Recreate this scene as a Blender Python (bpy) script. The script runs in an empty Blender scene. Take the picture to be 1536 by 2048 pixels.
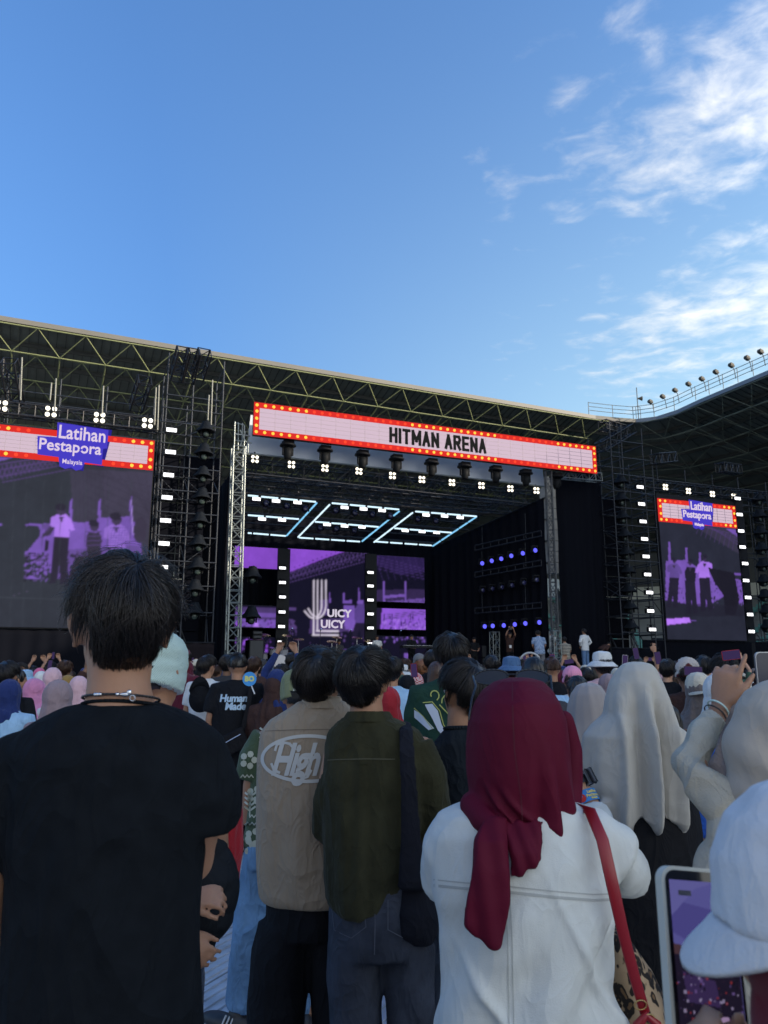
import bpy, math, random
import numpy as np
from mathutils import Matrix, Vector, Euler
from mathutils.bvhtree import BVHTree
R = math.radians
SC = bpy.context.scene
COL = SC.collection
random.seed(7)
# ------------------------------------------------------------------ camera, sky, sun, exposure
CZ = 1.62; TH = R(11.6); F = 1538.0
cam = bpy.data.cameras.new('camera'); camo = bpy.data.objects.new('camera', cam); COL.objects.link(camo)
cam.sensor_fit = 'VERTICAL'; cam.sensor_height = 36; cam.lens = F/2048*36
cam.clip_start = 0.05; cam.clip_end = 2000
camo.location = (0, 0, CZ); camo.rotation_euler = (R(90)+TH, 0, 0)
cam.dof.use_dof = True; cam.dof.focus_distance = 3.2; cam.dof.aperture_fstop = 9.0
SC.camera = camo
SC.view_settings.view_transform = 'Standard'; SC.view_settings.look = 'None'
SC.view_settings.exposure = 1.02; SC.view_settings.gamma = 1; SC.view_settings.use_curve_mapping = False
SC.cycles.use_denoising = True
SC.cycles.max_bounces = 6; SC.cycles.diffuse_bounces = 3; SC.cycles.glossy_bounces = 3
SC.cycles.sample_clamp_indirect = 4.0
SUN_EL, SUN_AZ = R(19), R(108)      # azimuth clockwise from +Y
w = bpy.data.worlds.new('World'); SC.world = w; w.use_nodes = True
nt = w.node_tree; nt.nodes.clear()
def N(nt, t, **k):
    n = nt.nodes.new(t)
    for a, b in k.items(): setattr(n, a, b)
    return n
def L(nt, a, b): nt.links.new(a, b)
def mth(nt, op, a, b=None, c=None, clamp=False):
    n = N(nt, 'ShaderNodeMath', operation=op); n.use_clamp = clamp
    for i, x in enumerate((a, b, c)):
        if x is None: continue
        if isinstance(x, (int, float)): n.inputs[i].default_value = x
        else: L(nt, x, n.inputs[i])
    return n.outputs[0]
def mixc(nt, fac, a, b, blend='MIX'):
    n = N(nt, 'ShaderNodeMix', data_type='RGBA', blend_type=blend)
    for i, x in ((0, fac), (6, a), (7, b)):
        if isinstance(x, (int, float)): n.inputs[i].default_value = x
        elif isinstance(x, tuple): n.inputs[i].default_value = (*x[:3], 1)
        else: L(nt, x, n.inputs[i])
    return n.outputs[2]
def ramp(nt, fac, stops, interp='LINEAR'):
    n = N(nt, 'ShaderNodeValToRGB'); cr = n.color_ramp; cr.interpolation = interp
    while len(cr.elements) > 1: cr.elements.remove(cr.elements[-1])
    for i, (p, c) in enumerate(stops):
        e = cr.elements[0] if i == 0 else cr.elements.new(p)
        e.position = p; e.color = (*(c if isinstance(c, tuple) else (c, c, c)), 1)
    L(nt, fac, n.inputs[0]); return n.outputs[0]
def build_world():
    sky = N(nt, 'ShaderNodeTexSky', sky_type='NISHITA'); sky.sun_disc = False
    sky.sun_elevation = SUN_EL; sky.sun_rotation = SUN_AZ
    sky.air_density = 1.0; sky.dust_density = 1.0; sky.ozone_density = 2.2; sky.altitude = 50
    tc = N(nt, 'ShaderNodeTexCoord')
    sp = N(nt, 'ShaderNodeSeparateXYZ'); L(nt, tc.outputs['Generated'], sp.inputs[0])
    z = mth(nt, 'MAXIMUM', sp.outputs[2], 0.03)
    x = mth(nt, 'DIVIDE', sp.outputs[0], z); y = mth(nt, 'DIVIDE', sp.outputs[1], z)
    cb = N(nt, 'ShaderNodeCombineXYZ'); L(nt, x, cb.inputs[0]); L(nt, y, cb.inputs[1])
    def noise(scale, detail, rough, rot=0.0, stretch=1.0, off=0.0, dist=0.0):
        m = N(nt, 'ShaderNodeMapping'); L(nt, cb.outputs[0], m.inputs[0])
        m.inputs['Rotation'].default_value = (0, 0, rot); m.inputs['Scale'].default_value = (stretch, 1, 1)
        m.inputs['Location'].default_value = (off, off*.7, 0)
        n = N(nt, 'ShaderNodeTexNoise'); L(nt, m.outputs[0], n.inputs['Vector'])
        n.inputs['Scale'].default_value = scale; n.inputs['Detail'].default_value = detail
        n.inputs['Roughness'].default_value = rough; n.inputs['Distortion'].default_value = dist
        return n.outputs['Fac']
    # altocumulus deck: thickens towards the sun side (+x), a tongue high up and a second low one
    def blob(cx, cy, rx, ry, rot):
        m = N(nt, 'ShaderNodeMapping', vector_type='TEXTURE'); L(nt, cb.outputs[0], m.inputs[0])
        m.inputs['Location'].default_value = (cx, cy, 0); m.inputs['Rotation'].default_value = (0, 0, rot)
        m.inputs['Scale'].default_value = (rx, ry, 1)
        ln = N(nt, 'ShaderNodeVectorMath', operation='LENGTH'); L(nt, m.outputs[0], ln.inputs[0])
        return mth(nt, 'SUBTRACT', 1.0, ln.outputs['Value'])
    b = blob(*CLOUD_A)
    b = mth(nt, 'MAXIMUM', b, blob(*CLOUD_B))
    b = mth(nt, 'MAXIMUM', b, blob(*CLOUD_C))
    far = mth(nt, 'MULTIPLY', mth(nt, 'SUBTRACT', x, mth(nt, 'MULTIPLY_ADD', mth(nt, 'ABSOLUTE', y), 0.45, 1.0)), 0.5)
    back = mth(nt, 'MULTIPLY', mth(nt, 'SUBTRACT', mth(nt, 'MULTIPLY', y, -1.0), 0.1), 0.55)  # unseen cloud far right and behind the camera, added to whiten the light
    b = mth(nt, 'MAXIMUM', b, mth(nt, 'MINIMUM', far, 1.0)); b = mth(nt, 'MAXIMUM', b, mth(nt, 'MINIMUM', back, 0.95))
    n1 = noise(2.6, 9, .60, .5, .8, 3.1, .35); n2 = noise(11.0, 7, .56, .6, .85, 1.7, .3)
    f = mth(nt, 'ADD', mth(nt, 'MULTIPLY', mth(nt, 'SUBTRACT', n1, .5), 1.7), mth(nt, 'MULTIPLY', mth(nt, 'SUBTRACT', n2, .5), 2.5))
    f = mth(nt, 'ADD', f, mth(nt, 'MULTIPLY', b, 1.15))
    cov = N(nt, 'ShaderNodeMapRange', interpolation_type='SMOOTHSTEP'); L(nt, f, cov.inputs[0])
    cov.inputs[1].default_value = .06; cov.inputs[2].default_value = 1.7; cov.inputs[4].default_value = .80
    # hazy brightening towards the horizon on the sun side
    hz = mth(nt, 'POWER', mth(nt, 'SUBTRACT', 1.0, sp.outputs[2], clamp=True), 2.5)
    low = mth(nt, 'SUBTRACT', 1.0, mth(nt, 'MULTIPLY', hz, .75))
    hz = mth(nt, 'MULTIPLY', hz, mth(nt, 'MULTIPLY_ADD', sp.outputs[0], 2.7, .70, clamp=False), clamp=True)
    hs = N(nt, 'ShaderNodeHueSaturation'); L(nt, sky.outputs[0], hs.inputs['Color'])
    hs.inputs['Saturation'].default_value = SKY_SAT; hs.inputs['Value'].default_value = SKY_VAL
    hs.inputs['Hue'].default_value = SKY_HUE
    cbl = N(nt, 'ShaderNodeCombineXYZ')
    for i in range(3): L(nt, low, cbl.inputs[i])
    skyc = mixc(nt, hz, mixc(nt, 1.0, mixc(nt, 1.0, hs.outputs[0], SKY_GAIN, 'MULTIPLY'), cbl.outputs[0], 'MULTIPLY'), (2.35, 3.55, 4.2))
    shade = mixc(nt, n1, (3.8, 3.8, 3.75), (5.1, 4.8, 4.25))
    dt = N(nt, 'ShaderNodeVectorMath', operation='DOT_PRODUCT'); L(nt, tc.outputs['Generated'], dt.inputs[0]); dt.inputs[1].default_value = (math.sin(SUN_AZ)*math.cos(SUN_EL), math.cos(SUN_AZ)*math.cos(SUN_EL), math.sin(SUN_EL))
    gl = mth(nt, 'MULTIPLY_ADD', mth(nt, 'POWER', mth(nt, 'MAXIMUM', dt.outputs['Value'], 0.0), 2.0), 2.4, 1.0)  # brightens clouds round the sun, out of view, to lift the crowd's light
    sc = N(nt, 'ShaderNodeVectorMath', operation='SCALE'); L(nt, shade, sc.inputs[0]); L(nt, gl, sc.inputs['Scale']); shade = sc.outputs[0]
    c = mixc(nt, cov.outputs[0], skyc, shade)
    bg = N(nt, 'ShaderNodeBackground'); L(nt, c, bg.inputs[0]); bg.inputs[1].default_value = 0.13
    out = N(nt, 'ShaderNodeOutputWorld'); L(nt, bg.outputs[0], out.inputs[0])
SKY_SAT, SKY_VAL, SKY_HUE = 1.05, 0.85, .5
SKY_GAIN = (.87, 1.17, 1.48)
CLOUD_A = (.75, 1.10, .56, .42, R(-42)); CLOUD_B = (1.16, 1.95, .84, .56, R(-45)); CLOUD_C = (1.95, 3.0, 1.5, .9, R(-40))
build_world()
sun = bpy.data.lights.new('sun', 'SUN'); sun.energy = 3.0; sun.angle = R(.53); sun.color = (1, .86, .70)
suno = bpy.data.objects.new('sun', sun); COL.objects.link(suno)
sd = Vector((math.sin(SUN_AZ)*math.cos(SUN_EL), math.cos(SUN_AZ)*math.cos(SUN_EL), math.sin(SUN_EL)))
suno.rotation_euler = sd.to_track_quat('Z', 'Y').to_euler(); suno.location = sd*200
# ------------------------------------------------------------------ places: pixels of the photograph -> metres
def ray(px, py):
    a = (px-768)/F; b = (1024-py)/F
    return (a, math.cos(TH)-b*math.sin(TH), math.sin(TH)+b*math.cos(TH))
def W(px, py, Y):
    r = ray(px, py); k = Y/r[1]; return Vector((r[0]*k, Y, CZ+r[2]*k))
AS = math.atan((4609-768)/(F/math.cos(TH)))
cS, sS = math.sin(AS), math.cos(AS); TS = math.atan2(sS, cS)
O = (-4.7428, 26.4012)
def S(u, v, z): return Vector((O[0]+u*cS-v*sS, O[1]+u*sS+v*cS, z))
def uvz(k, r):
    dx, dy = r[0]*k-O[0], r[1]*k-O[1]
    return (dx*cS+dy*sS, -dx*sS+dy*cS, CZ+r[2]*k)
def SP(px, py, v=0.0):               # on a plane parallel to the stage front, v metres behind it
    r = ray(px, py); d = -sS*O[0]+cS*O[1]+v
    return uvz(d/(-sS*r[0]+cS*r[1]), r)
def IP(px, py, A, B):                # on the upright plane through plan points A and B (u, v)
    r = ray(px, py); a = S(A[0], A[1], 0); b = S(B[0], B[1], 0)
    n = Vector((b.y-a.y, -(b.x-a.x))); return uvz((n.x*a.x+n.y*a.y)/(n.x*r[0]+n.y*r[1]), r)
def HP(px, py, z):
    r = ray(px, py); return uvz((z-CZ)/r[2], r)
# ------------------------------------------------------------------ materials
MATS = {}
def mat(name, col, rough=.6, metal=0.0, emit=0.0, ecol=None, bump=0.0, bscale=200.0, vary=0.0, vscale=6.0, spec=.5, sheen=0.0, weave=0.0, sss=0.0, crease=0.0, cscale=7.0):
    if name in MATS: return MATS[name]
    m = bpy.data.materials.new(name); m.use_nodes = True; t = m.node_tree
    b = t.nodes['Principled BSDF']
    b.inputs['Base Color'].default_value = (*col, 1); b.inputs['Roughness'].default_value = rough
    b.inputs['Metallic'].default_value = metal; b.inputs['Specular IOR Level'].default_value = spec
    if sheen: b.inputs['Sheen Weight'].default_value = sheen; b.inputs['Sheen Roughness'].default_value = .5
    if sss:
        b.inputs['Subsurface Weight'].default_value = sss; b.inputs['Subsurface Radius'].default_value = (.012, .005, .003)
    if emit:
        b.inputs['Emission Color'].default_value = (*(ecol or col), 1); b.inputs['Emission Strength'].default_value = emit
    tc = N(t, 'ShaderNodeTexCoord')
    if vary:
        n = N(t, 'ShaderNodeTexNoise'); L(t, tc.outputs['Object'], n.inputs['Vector'])
        n.inputs['Scale'].default_value = vscale; n.inputs['Detail'].default_value = 5; n.inputs['Roughness'].default_value = .6
        k0, k1 = 1-vary, 1+vary
        f = ramp(t, n.outputs['Fac'], [(.3, 0.0), (.7, 1.0)])
        L(t, mixc(t, f, tuple(min(1, c*k0) for c in col), tuple(min(1, c*k1) for c in col)), b.inputs['Base Color'])
    if bump or weave:
        h = None
        if bump:
            n = N(t, 'ShaderNodeTexNoise'); L(t, tc.outputs['Object'], n.inputs['Vector'])
            n.inputs['Scale'].default_value = bscale; n.inputs['Detail'].default_value = 4; h = n.outputs['Fac']
        if weave:
            wv = N(t, 'ShaderNodeTexWave', wave_type='BANDS', bands_direction='DIAGONAL'); L(t, tc.outputs['Object'], wv.inputs['Vector'])
            wv.inputs['Scale'].default_value = weave; wv.inputs['Distortion'].default_value = 1.5
            h = wv.outputs['Fac'] if h is None else mth(t, 'ADD', h, mth(t, 'MULTIPLY', wv.outputs['Fac'], .7))
        bp = N(t, 'ShaderNodeBump'); bp.inputs['Strength'].default_value = bump or .3; bp.inputs['Distance'].default_value = .004
        L(t, h, bp.inputs['Height']); L(t, bp.outputs[0], b.inputs['Normal'])
        if crease:
            mp = N(t, 'ShaderNodeMapping'); L(t, tc.outputs['Object'], mp.inputs[0]); mp.inputs['Scale'].default_value = (1.0, 1.0, .55); mp.inputs['Rotation'].default_value = (.2, .35, .1)
            hh = None
            for sc_, wt in ((1.0, 1.0), (2.7, .42)):
                n = N(t, 'ShaderNodeTexNoise'); L(t, mp.outputs[0], n.inputs['Vector']); n.inputs['Scale'].default_value = cscale*sc_; n.inputs['Detail'].default_value = 2; n.inputs['Distortion'].default_value = .9
                q = mth(t, 'MULTIPLY', mth(t, 'POWER', mth(t, 'SUBTRACT', 1.0, mth(t, 'MULTIPLY', mth(t, 'ABSOLUTE', mth(t, 'SUBTRACT', n.outputs['Fac'], .5)), 6.0), clamp=True), 1.6), wt)
                hh = q if hh is None else mth(t, 'ADD', hh, q)
            b2 = N(t, 'ShaderNodeBump'); b2.inputs['Strength'].default_value = crease; b2.inputs['Distance'].default_value = .012
            L(t, hh, b2.inputs['Height']); L(t, b2.outputs[0], bp.inputs['Normal'])
    MATS[name] = m; return m
def lin(r, g, b):
    f = lambda c: (c/255/12.92) if c <= 10 else ((c/255+.055)/1.055)**2.4
    return (f(r), f(g), f(b))
def fab(name, col, **k):
    d = dict(rough=.85, spec=.12 if max(col) < .06 else .25, sheen=0 if max(col) < .06 else .12, bump=.22, bscale=260, vary=.12, vscale=9, crease=.45); d.update(k)
    return mat('fabric_'+name, col, **d)
def glow(name, col, s):
    return mat('glow_'+name, (0, 0, 0), rough=.5, emit=s, ecol=col, spec=0)
# ------------------------------------------------------------------ mesh kit
def rotm(d, up=(0, 0, 1)):
    d = Vector(d).normalized(); u = Vector(up)
    x = u.cross(d)
    if x.length < 1e-4: x = Vector((1, 0, 0)).cross(d)
    if x.length < 1e-4: x = Vector((0, 1, 0)).cross(d)
    x.normalize(); y = d.cross(x)
    return Matrix((x, y, d)).transposed()
class MB:
    def __init__(s): s.v = []; s.f = []
    def add(s, vs, fs):
        n = len(s.v); s.v.extend(tuple(q) for q in vs); s.f.extend(tuple(i+n for i in f) for f in fs); return s
    def box(s, c, d, rot=None):
        vs = [Vector((x*d[0]/2, y*d[1]/2, z*d[2]/2)) for x in (-1, 1) for y in (-1, 1) for z in (-1, 1)]
        if rot is not None:
            if not isinstance(rot, Matrix): rot = Euler(rot).to_matrix()
            vs = [rot @ q for q in vs]
        c = Vector(c)
        return s.add([c+q for q in vs], [(0, 1, 3, 2), (4, 6, 7, 5), (0, 4, 5, 1), (2, 3, 7, 6), (0, 2, 6, 4), (1, 5, 7, 3)])
    def rings(s, rs, n=16, caps=True):        # rs: (centre, a, b, rot3x3 or None)
        vs = []; fs = []
        for (c, a, b, m) in rs:
            c = Vector(c)
            for i in range(n):
                t = 2*math.pi*i/n; q = Vector((a*math.cos(t), b*math.sin(t), 0))
                if m is not None: q = m @ q
                vs.append(c+q)
        for k in range(len(rs)-1):
            for i in range(n):
                j = (i+1) % n
                fs.append((k*n+i, k*n+j, (k+1)*n+j, (k+1)*n+i))
        if caps:
            fs.append(tuple(reversed(range(n)))); fs.append(tuple((len(rs)-1)*n+i for i in range(n)))
        return s.add(vs, fs)
    def cyl(s, a, b, r0, r1=None, n=8):
        a, b = Vector(a), Vector(b); m = rotm(b-a); r1 = r0 if r1 is None else r1
        return s.rings([(a, r0, r0, m), (b, r1, r1, m)], n)
    def ell(s, c, r, rot=None, n=14, k=9):
        vs = []; fs = []; c = Vector(c)
        if rot is not None and not isinstance(rot, Matrix): rot = Euler(rot).to_matrix()
        def put(q):
            q = Vector((q[0]*r[0], q[1]*r[1], q[2]*r[2]))
            if rot is not None: q = rot @ q
            vs.append(c+q)
        put((0, 0, -1))
        for j in range(1, k):
            t = math.pi*j/k-math.pi/2
            for i in range(n):
                p = 2*math.pi*i/n; put((math.cos(t)*math.cos(p), math.cos(t)*math.sin(p), math.sin(t)))
        put((0, 0, 1)); e = len(vs)-1
        for i in range(n):
            fs.append((0, 1+(i+1) % n, 1+i)); fs.append((e, e-n+i, e-n+(i+1) % n))
        for j in range(k-2):
            for i in range(n):
                a = 1+j*n+i; b = 1+j*n+(i+1) % n; fs.append((a, b, b+n, a+n))
        return s.add(vs, fs)
    def chain(s, pts, rad, n=12, ref=(0, 0, 1), ends=True):
        pts = [Vector(p) for p in pts]
        rad = [(q, q) if isinstance(q, (int, float)) else q for q in rad]
        rs = []
        for i, p in enumerate(pts):
            d = (pts[min(i+1, len(pts)-1)]-pts[max(i-1, 0)])
            if d.length < 1e-6: d = Vector((0, 0, 1))
            rs.append((p, rad[i][0], rad[i][1], rotm(d, ref)))
        if ends:
            d0 = (pts[0]-pts[1]).normalized(); d1 = (pts[-1]-pts[-2]).normalized()
            a, b, m = rs[0][1], rs[0][2], rs[0][3]; q = min(a, b)
            rs = [(pts[0]+d0*q*math.sin(t), a*math.cos(t), b*math.cos(t), m) for t in (1.45, 1.0, .5)]+rs
            a, b, m = rs[-1][1], rs[-1][2], rs[-1][3]; q = min(a, b)
            rs = rs+[(pts[-1]+d1*q*math.sin(t), a*math.cos(t), b*math.cos(t), m) for t in (.5, 1.0, 1.45)]
        return s.rings(rs, n)
    def lathe(s, prof, c=(0, 0, 0), m=None, n=16):
        return s.rings([(Vector(c)+((m @ Vector((0, 0, z))) if m else Vector((0, 0, z))), max(r, 1e-4), max(r, 1e-4), m) for r, z in prof], n)
    def prism(s, poly, y0, y1):               # outline in x, z; thickness along y
        n = len(poly)
        vs = [(x, y0, z) for x, z in poly]+[(x, y1, z) for x, z in poly]
        fs = [tuple(range(n)), tuple(reversed(range(n, 2*n)))]+[(i, i+n, (i+1) % n+n, (i+1) % n) for i in range(n)]
        return s.add(vs, fs)
    def mesh(s, name='m', smooth=False):
        me = bpy.data.meshes.new(name); me.from_pydata(s.v, [], s.f); me.update()
        if smooth: me.polygons.foreach_set('use_smooth', [True]*len(me.polygons))
        return me
WORLD = {}
def wm(o): return WORLD.get(o.name, Matrix.Identity(4))
def put(name, me, m, parent=None, M=None, smooth=None):
    o = bpy.data.objects.new(name, me); COL.objects.link(o)
    if m is not None:
        if me.materials and me.materials[0] is not m:
            o.material_slots[0].link = 'OBJECT'; o.material_slots[0].material = m
        elif not me.materials: me.materials.append(m)
    if smooth: me.polygons.foreach_set('use_smooth', [True]*len(me.polygons))
    if parent is not None: o.parent = parent
    if M is not None: o.matrix_basis = M
    WORLD[o.name] = (wm(parent) if parent else Matrix.Identity(4)) @ (M or Matrix.Identity(4))
    return o
def part(name, mb, m, parent=None, M=None, smooth=False, **kw):
    o = put(name, mb.mesh(name, smooth), m, parent, M)
    for k, q in kw.items(): o[k] = q
    return o
def tag(o, label=None, cat=None, group=None, kind=None):
    if label: o['label'] = label
    if cat: o['category'] = cat
    if group: o['group'] = group
    if kind: o['kind'] = kind
    return o
def thing(name, label, cat, loc=(0, 0, 0), rz=0.0, group=None, scale=1.0):
    o = bpy.data.objects.new(name, None); COL.objects.link(o); o.empty_display_size = .1
    M = Matrix.Translation(Vector(loc)) @ Matrix.Rotation(rz, 4, 'Z') @ Matrix.Scale(scale, 4)
    o.location = loc; o.rotation_euler = (0, 0, rz); o.scale = (scale,)*3
    WORLD[o.name] = M
    return tag(o, label, cat, group)
def sthing(name, label, cat, u, v, z, group=None): return thing(name, label, cat, S(u, v, z), TS, group)
UNIT = {}
def unit_tube(m, n=6):
    k = (m.name, n)
    if k not in UNIT:
        me = MB().cyl((0, 0, 0), (0, 0, 1), 1, 1, n).mesh('tube', True); me.materials.append(m); UNIT[k] = me
    return UNIT[k]
def tube(name, parent, a, b, r, m, n=6):      # a, b in world metres
    a, b = Vector(a), Vector(b); d = b-a
    Mw = Matrix.Translation(a) @ rotm(d).to_4x4() @ Matrix.Diagonal((r, r, d.length, 1))
    return put(name, unit_tube(m, n), m, parent, wm(parent).inverted() @ Mw)
def ordinal(i): return ['first', 'second', 'third', 'fourth', 'fifth', 'sixth', 'seventh', 'eighth', 'ninth', 'tenth', 'eleventh', 'twelfth', 'thirteenth', 'fourteenth', 'fifteenth', 'sixteenth', 'seventeenth', 'eighteenth', 'nineteenth', 'twentieth'][i]
# noise for folds
def hsh(ix, iy, iz, seed):
    h = (ix*374761393+iy*668265263+iz*2147483647+seed*974634777) & 0xffffffff
    h = ((h ^ (h >> 13))*1274126177) & 0xffffffff
    return ((h ^ (h >> 16)) & 0xffff)/65535.0
def vnoise(P, seed=0):
    P = np.asarray(P, dtype=np.float64); i = np.floor(P).astype(np.int64); f = P-i; f = f*f*(3-2*f)
    r = 0
    for dx in (0, 1):
        for dy in (0, 1):
            for dz in (0, 1):
                wgt = (f[:, 0] if dx else 1-f[:, 0])*(f[:, 1] if dy else 1-f[:, 1])*(f[:, 2] if dz else 1-f[:, 2])
                r = r+wgt*hsh(i[:, 0]+dx, i[:, 1]+dy, i[:, 2]+dz, seed)
    return r*2-1
def ridge(P, seed=0): return 1-2*np.abs(vnoise(P, seed))
def co(me):
    a = np.empty(len(me.vertices)*3); me.vertices.foreach_get('co', a); return a.reshape(-1, 3)
def nor(me):
    a = np.empty(len(me.vertices)*3); me.vertices.foreach_get('normal', a); return a.reshape(-1, 3)
def setco(me, P): me.vertices.foreach_set('co', np.ascontiguousarray(P).ravel()); me.update()
def organic(mb, voxel=.009, smooth=4, disp=None, name='cloth', post=0):
    me = mb.mesh(name); o = bpy.data.objects.new('tmp', me); COL.objects.link(o)
    r = o.modifiers.new('r', 'REMESH'); r.mode = 'VOXEL'; r.voxel_size = voxel
    if smooth: q = o.modifiers.new('s', 'SMOOTH'); q.factor = .5; q.iterations = smooth
    dg = bpy.context.evaluated_depsgraph_get(); ev = o.evaluated_get(dg)
    out = bpy.data.meshes.new_from_object(ev, depsgraph=dg); out.name = name
    bpy.data.objects.remove(o); bpy.data.meshes.remove(me)
    if disp is not None:
        P = co(out); setco(out, P+nor(out)*np.asarray(disp(P, nor(out)))[:, None])
    out.polygons.foreach_set('use_smooth', [True]*len(out.polygons))
    return out
def text_mesh(body, size=1.0, offset=0.0, shear=0.0, space=1.0, extr=0.0, sx=1.0, res=3, align='CENTER', lines=1.0):
    c = bpy.data.curves.new('t', 'FONT'); c.body = body; c.size = size; c.offset = offset; c.shear = shear
    c.space_character = space; c.extrude = extr; c.resolution_u = res; c.align_x = align; c.align_y = 'CENTER'; c.space_line = lines
    o = bpy.data.objects.new('t', c); COL.objects.link(o)
    dg = bpy.context.evaluated_depsgraph_get(); me = bpy.data.meshes.new_from_object(o.evaluated_get(dg), depsgraph=dg)
    bpy.data.objects.remove(o); P = co(me); P[:, 0] *= sx; setco(me, P); return me
# ================================================================== ground
M_GR = mat('ground_plain', (.23, .25, .27), .8, bump=.2, bscale=3, vary=.15, vscale=.4)
tag(part('ground', MB().box((0, 60, -.10), (500, 500, .1)), M_GR), kind='structure')
M_FL = mat('floor_panel', (.46, .50, .55), .42, metal=.25, bump=.15, bscale=60, vary=.22, vscale=5)
M_FL2 = mat('floor_panel_scuffed', (.40, .44, .49), .5, metal=.25, bump=.15, bscale=60, vary=.28, vscale=7)
fl = bpy.data.objects.new('floor', None); COL.objects.link(fl); fl['kind'] = 'structure'
fl.location = (0, 0, -.05); fl.rotation_euler = (0, 0, R(-24)); WORLD['floor'] = Matrix.Translation((0, 0, -.05)) @ Matrix.Rotation(R(-24), 4, 'Z')
PW, PL = .60, 1.20
def panel_mesh():
    b = MB(); b.box((0, 0, .015), (PW-.012, PL-.012, .03))
    for i in range(9):
        x = -PW/2+.045+i*.064
        b.box((x, 0, .034), (.030, PL-.10, .012))
    for s in (-1, 1): b.box((0, s*(PL/2-.03), .033), (PW-.03, .022, .010))
    for i in range(4):
        for s in (-1, 1): b.cyl((-.2+.13*i, s*(PL/2-.03), .036), (-.2+.13*i, s*(PL/2-.03), .043), .009, n=6)
    return b.mesh('floor_panel')
pm = panel_mesh(); pm.materials.append(M_FL)
cands = []
Rf = Matrix.Rotation(R(-24), 4, 'Z')
for i in range(-20, 28):
    for j in range(-4, 22):
        x, y = i*PW, (j+(.5 if i % 2 else 0))*PL; p = Rf @ Vector((x, y, 0))
        if p.y > 3.2 and p.y < 16 and abs(p.x) < .56*p.y+.9: cands.append((p.y, x, y))
cands.sort()
for k, (d, x, y) in enumerate(cands[:290]):
    put('floor_panel', pm, M_FL if (k*7) % 3 else M_FL2, fl, Matrix.Translation((x, y, random.uniform(-.002, .002))))
rest = MB()
for d, x, y in cands[290:]: rest.box((x, y, .02), (PW-.012, PL-.012, .035))
if rest.v: tag(part('floor_panel_field', rest, M_FL, fl), kind='stuff')
# ================================================================== stadium roof and stands
ZR = 23.0
M_SOF = mat('roof_sheet', (.14, .15, .128), .7, vary=.25, vscale=.5)
M_PUR = mat('roof_purlin', (.030, .033, .031), .6)
M_FAS = mat('roof_fascia', (.15, .14, .115), .55, vary=.08, vscale=.3)
M_FASB = mat('roof_fascia_blue', (.17, .20, .24), .5, vary=.08, vscale=.3)
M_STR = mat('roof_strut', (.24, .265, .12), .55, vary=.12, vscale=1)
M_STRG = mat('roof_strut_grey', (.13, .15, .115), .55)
def hp(x, y): q = HP(x, y, ZR); return Vector((q[0], q[1]))
pA, pB = hp(0, 641), hp(1190, 838)
d0 = (pB-pA).normalized(); pL = pA-d0*26
plan = [pL, pB, hp(1231, 842), hp(1272, 845), hp(1314, 840), hp(1355, 827)]
pR = Vector((40.6, 14.0)); plan += [Vector((41.0, 19.5)), Vector((41.0, -75.0))]
def outn(i):
    a = plan[max(i-1, 0)]; b = plan[min(i+1, len(plan)-1)]; t = (b-a).normalized(); return Vector((-t.y, t.x))
outs = [outn(i) for i in range(len(plan))]
outs[0] = Vector((-d0.y, d0.x)); outs[-1] = Vector((1, 0))
def edge_pt(i, off, z): p = plan[i]+outs[i]*off; return S(p.x, p.y, z)
ZD = lambda off: ZR+.25-off*.27
def sweep(name, offz, m, parent, lo=0, hi=len(plan)-1, **kw):
    b = MB(); n = len(offz)
    for i in range(lo, hi+1): b.v.extend(tuple(edge_pt(i, o, z)) for o, z in offz)
    for i in range(hi-lo):
        for k in range(n):
            a = i*n+k; c = i*n+(k+1) % n; b.f.append((a, c, c+n, a+n))
    b.f.append(tuple(range(n))); b.f.append(tuple(reversed(range((hi-lo)*n, (hi-lo+1)*n))))
    return part(name, b, m, parent, wm(parent).inverted(), **kw)
def stand(label, lo, hi, fas, first):
    t = thing('stadium_roof', label, 'stadium roof', tuple(edge_pt(lo, 30, 0)))
    sweep('roof_deck', [(.35, ZR+.30), (.35, ZD(0)), (36, ZD(36)), (36, ZD(36)+.4)], M_SOF, t, lo, hi)
    sweep('fascia', [(-.1, ZR-.02), (-.1, ZR+.30), (.34, ZR+.36), (.34, ZR-.02)], fas, t, lo, hi)
    for k in range(1, 17): sweep('purlin', [(k*2.1, ZD(k*2.1)-.02), (k*2.1, ZD(k*2.1)-.30), (k*2.1+.12, ZD(k*2.1)-.30), (k*2.1+.12, ZD(k*2.1)-.02)], M_PUR, t, lo, hi)
    return t
roofA = stand('long dark stadium roof with a beige edge above the stage, on yellow green struts', 0, 3, M_FAS, True)
roofB = stand('stadium roof on the right rising towards the camera, with floodlights along its edge', 3, len(plan)-1, M_FASB, False)
# standing ribs of the sheet underside, one joined part per roof
def ribs(t, lo, hi, s0, s1, step):
    b = MB()
    for i in range(lo, hi):
        a, c = plan[i], plan[i+1]; ln = (c-a).length; n = max(1, int(ln/step))
        for k in range(n):
            f = k/n; s = f*ln
            p = a.lerp(c, f); o = outs[i].lerp(outs[i+1], f)
            if i == 0 and (p.x < -20): continue
            if p.y < -12: continue
            q = [p+o*.6, p+o*34]; A = S(q[0].x, q[0].y, ZD(.6)-.02); B_ = S(q[1].x, q[1].y, ZD(34)-.02)
            m = rotm(B_-A); b.box((A+B_)/2, (.035, .05, (B_-A).length), m)
    tag(part('sheet_rib', b, M_PUR, t, wm(t).inverted()), kind='stuff')
ribs(roofA, 0, 3, 0, 0, .55); ribs(roofB, 3, len(plan)-1, 0, 0, .6)
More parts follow.
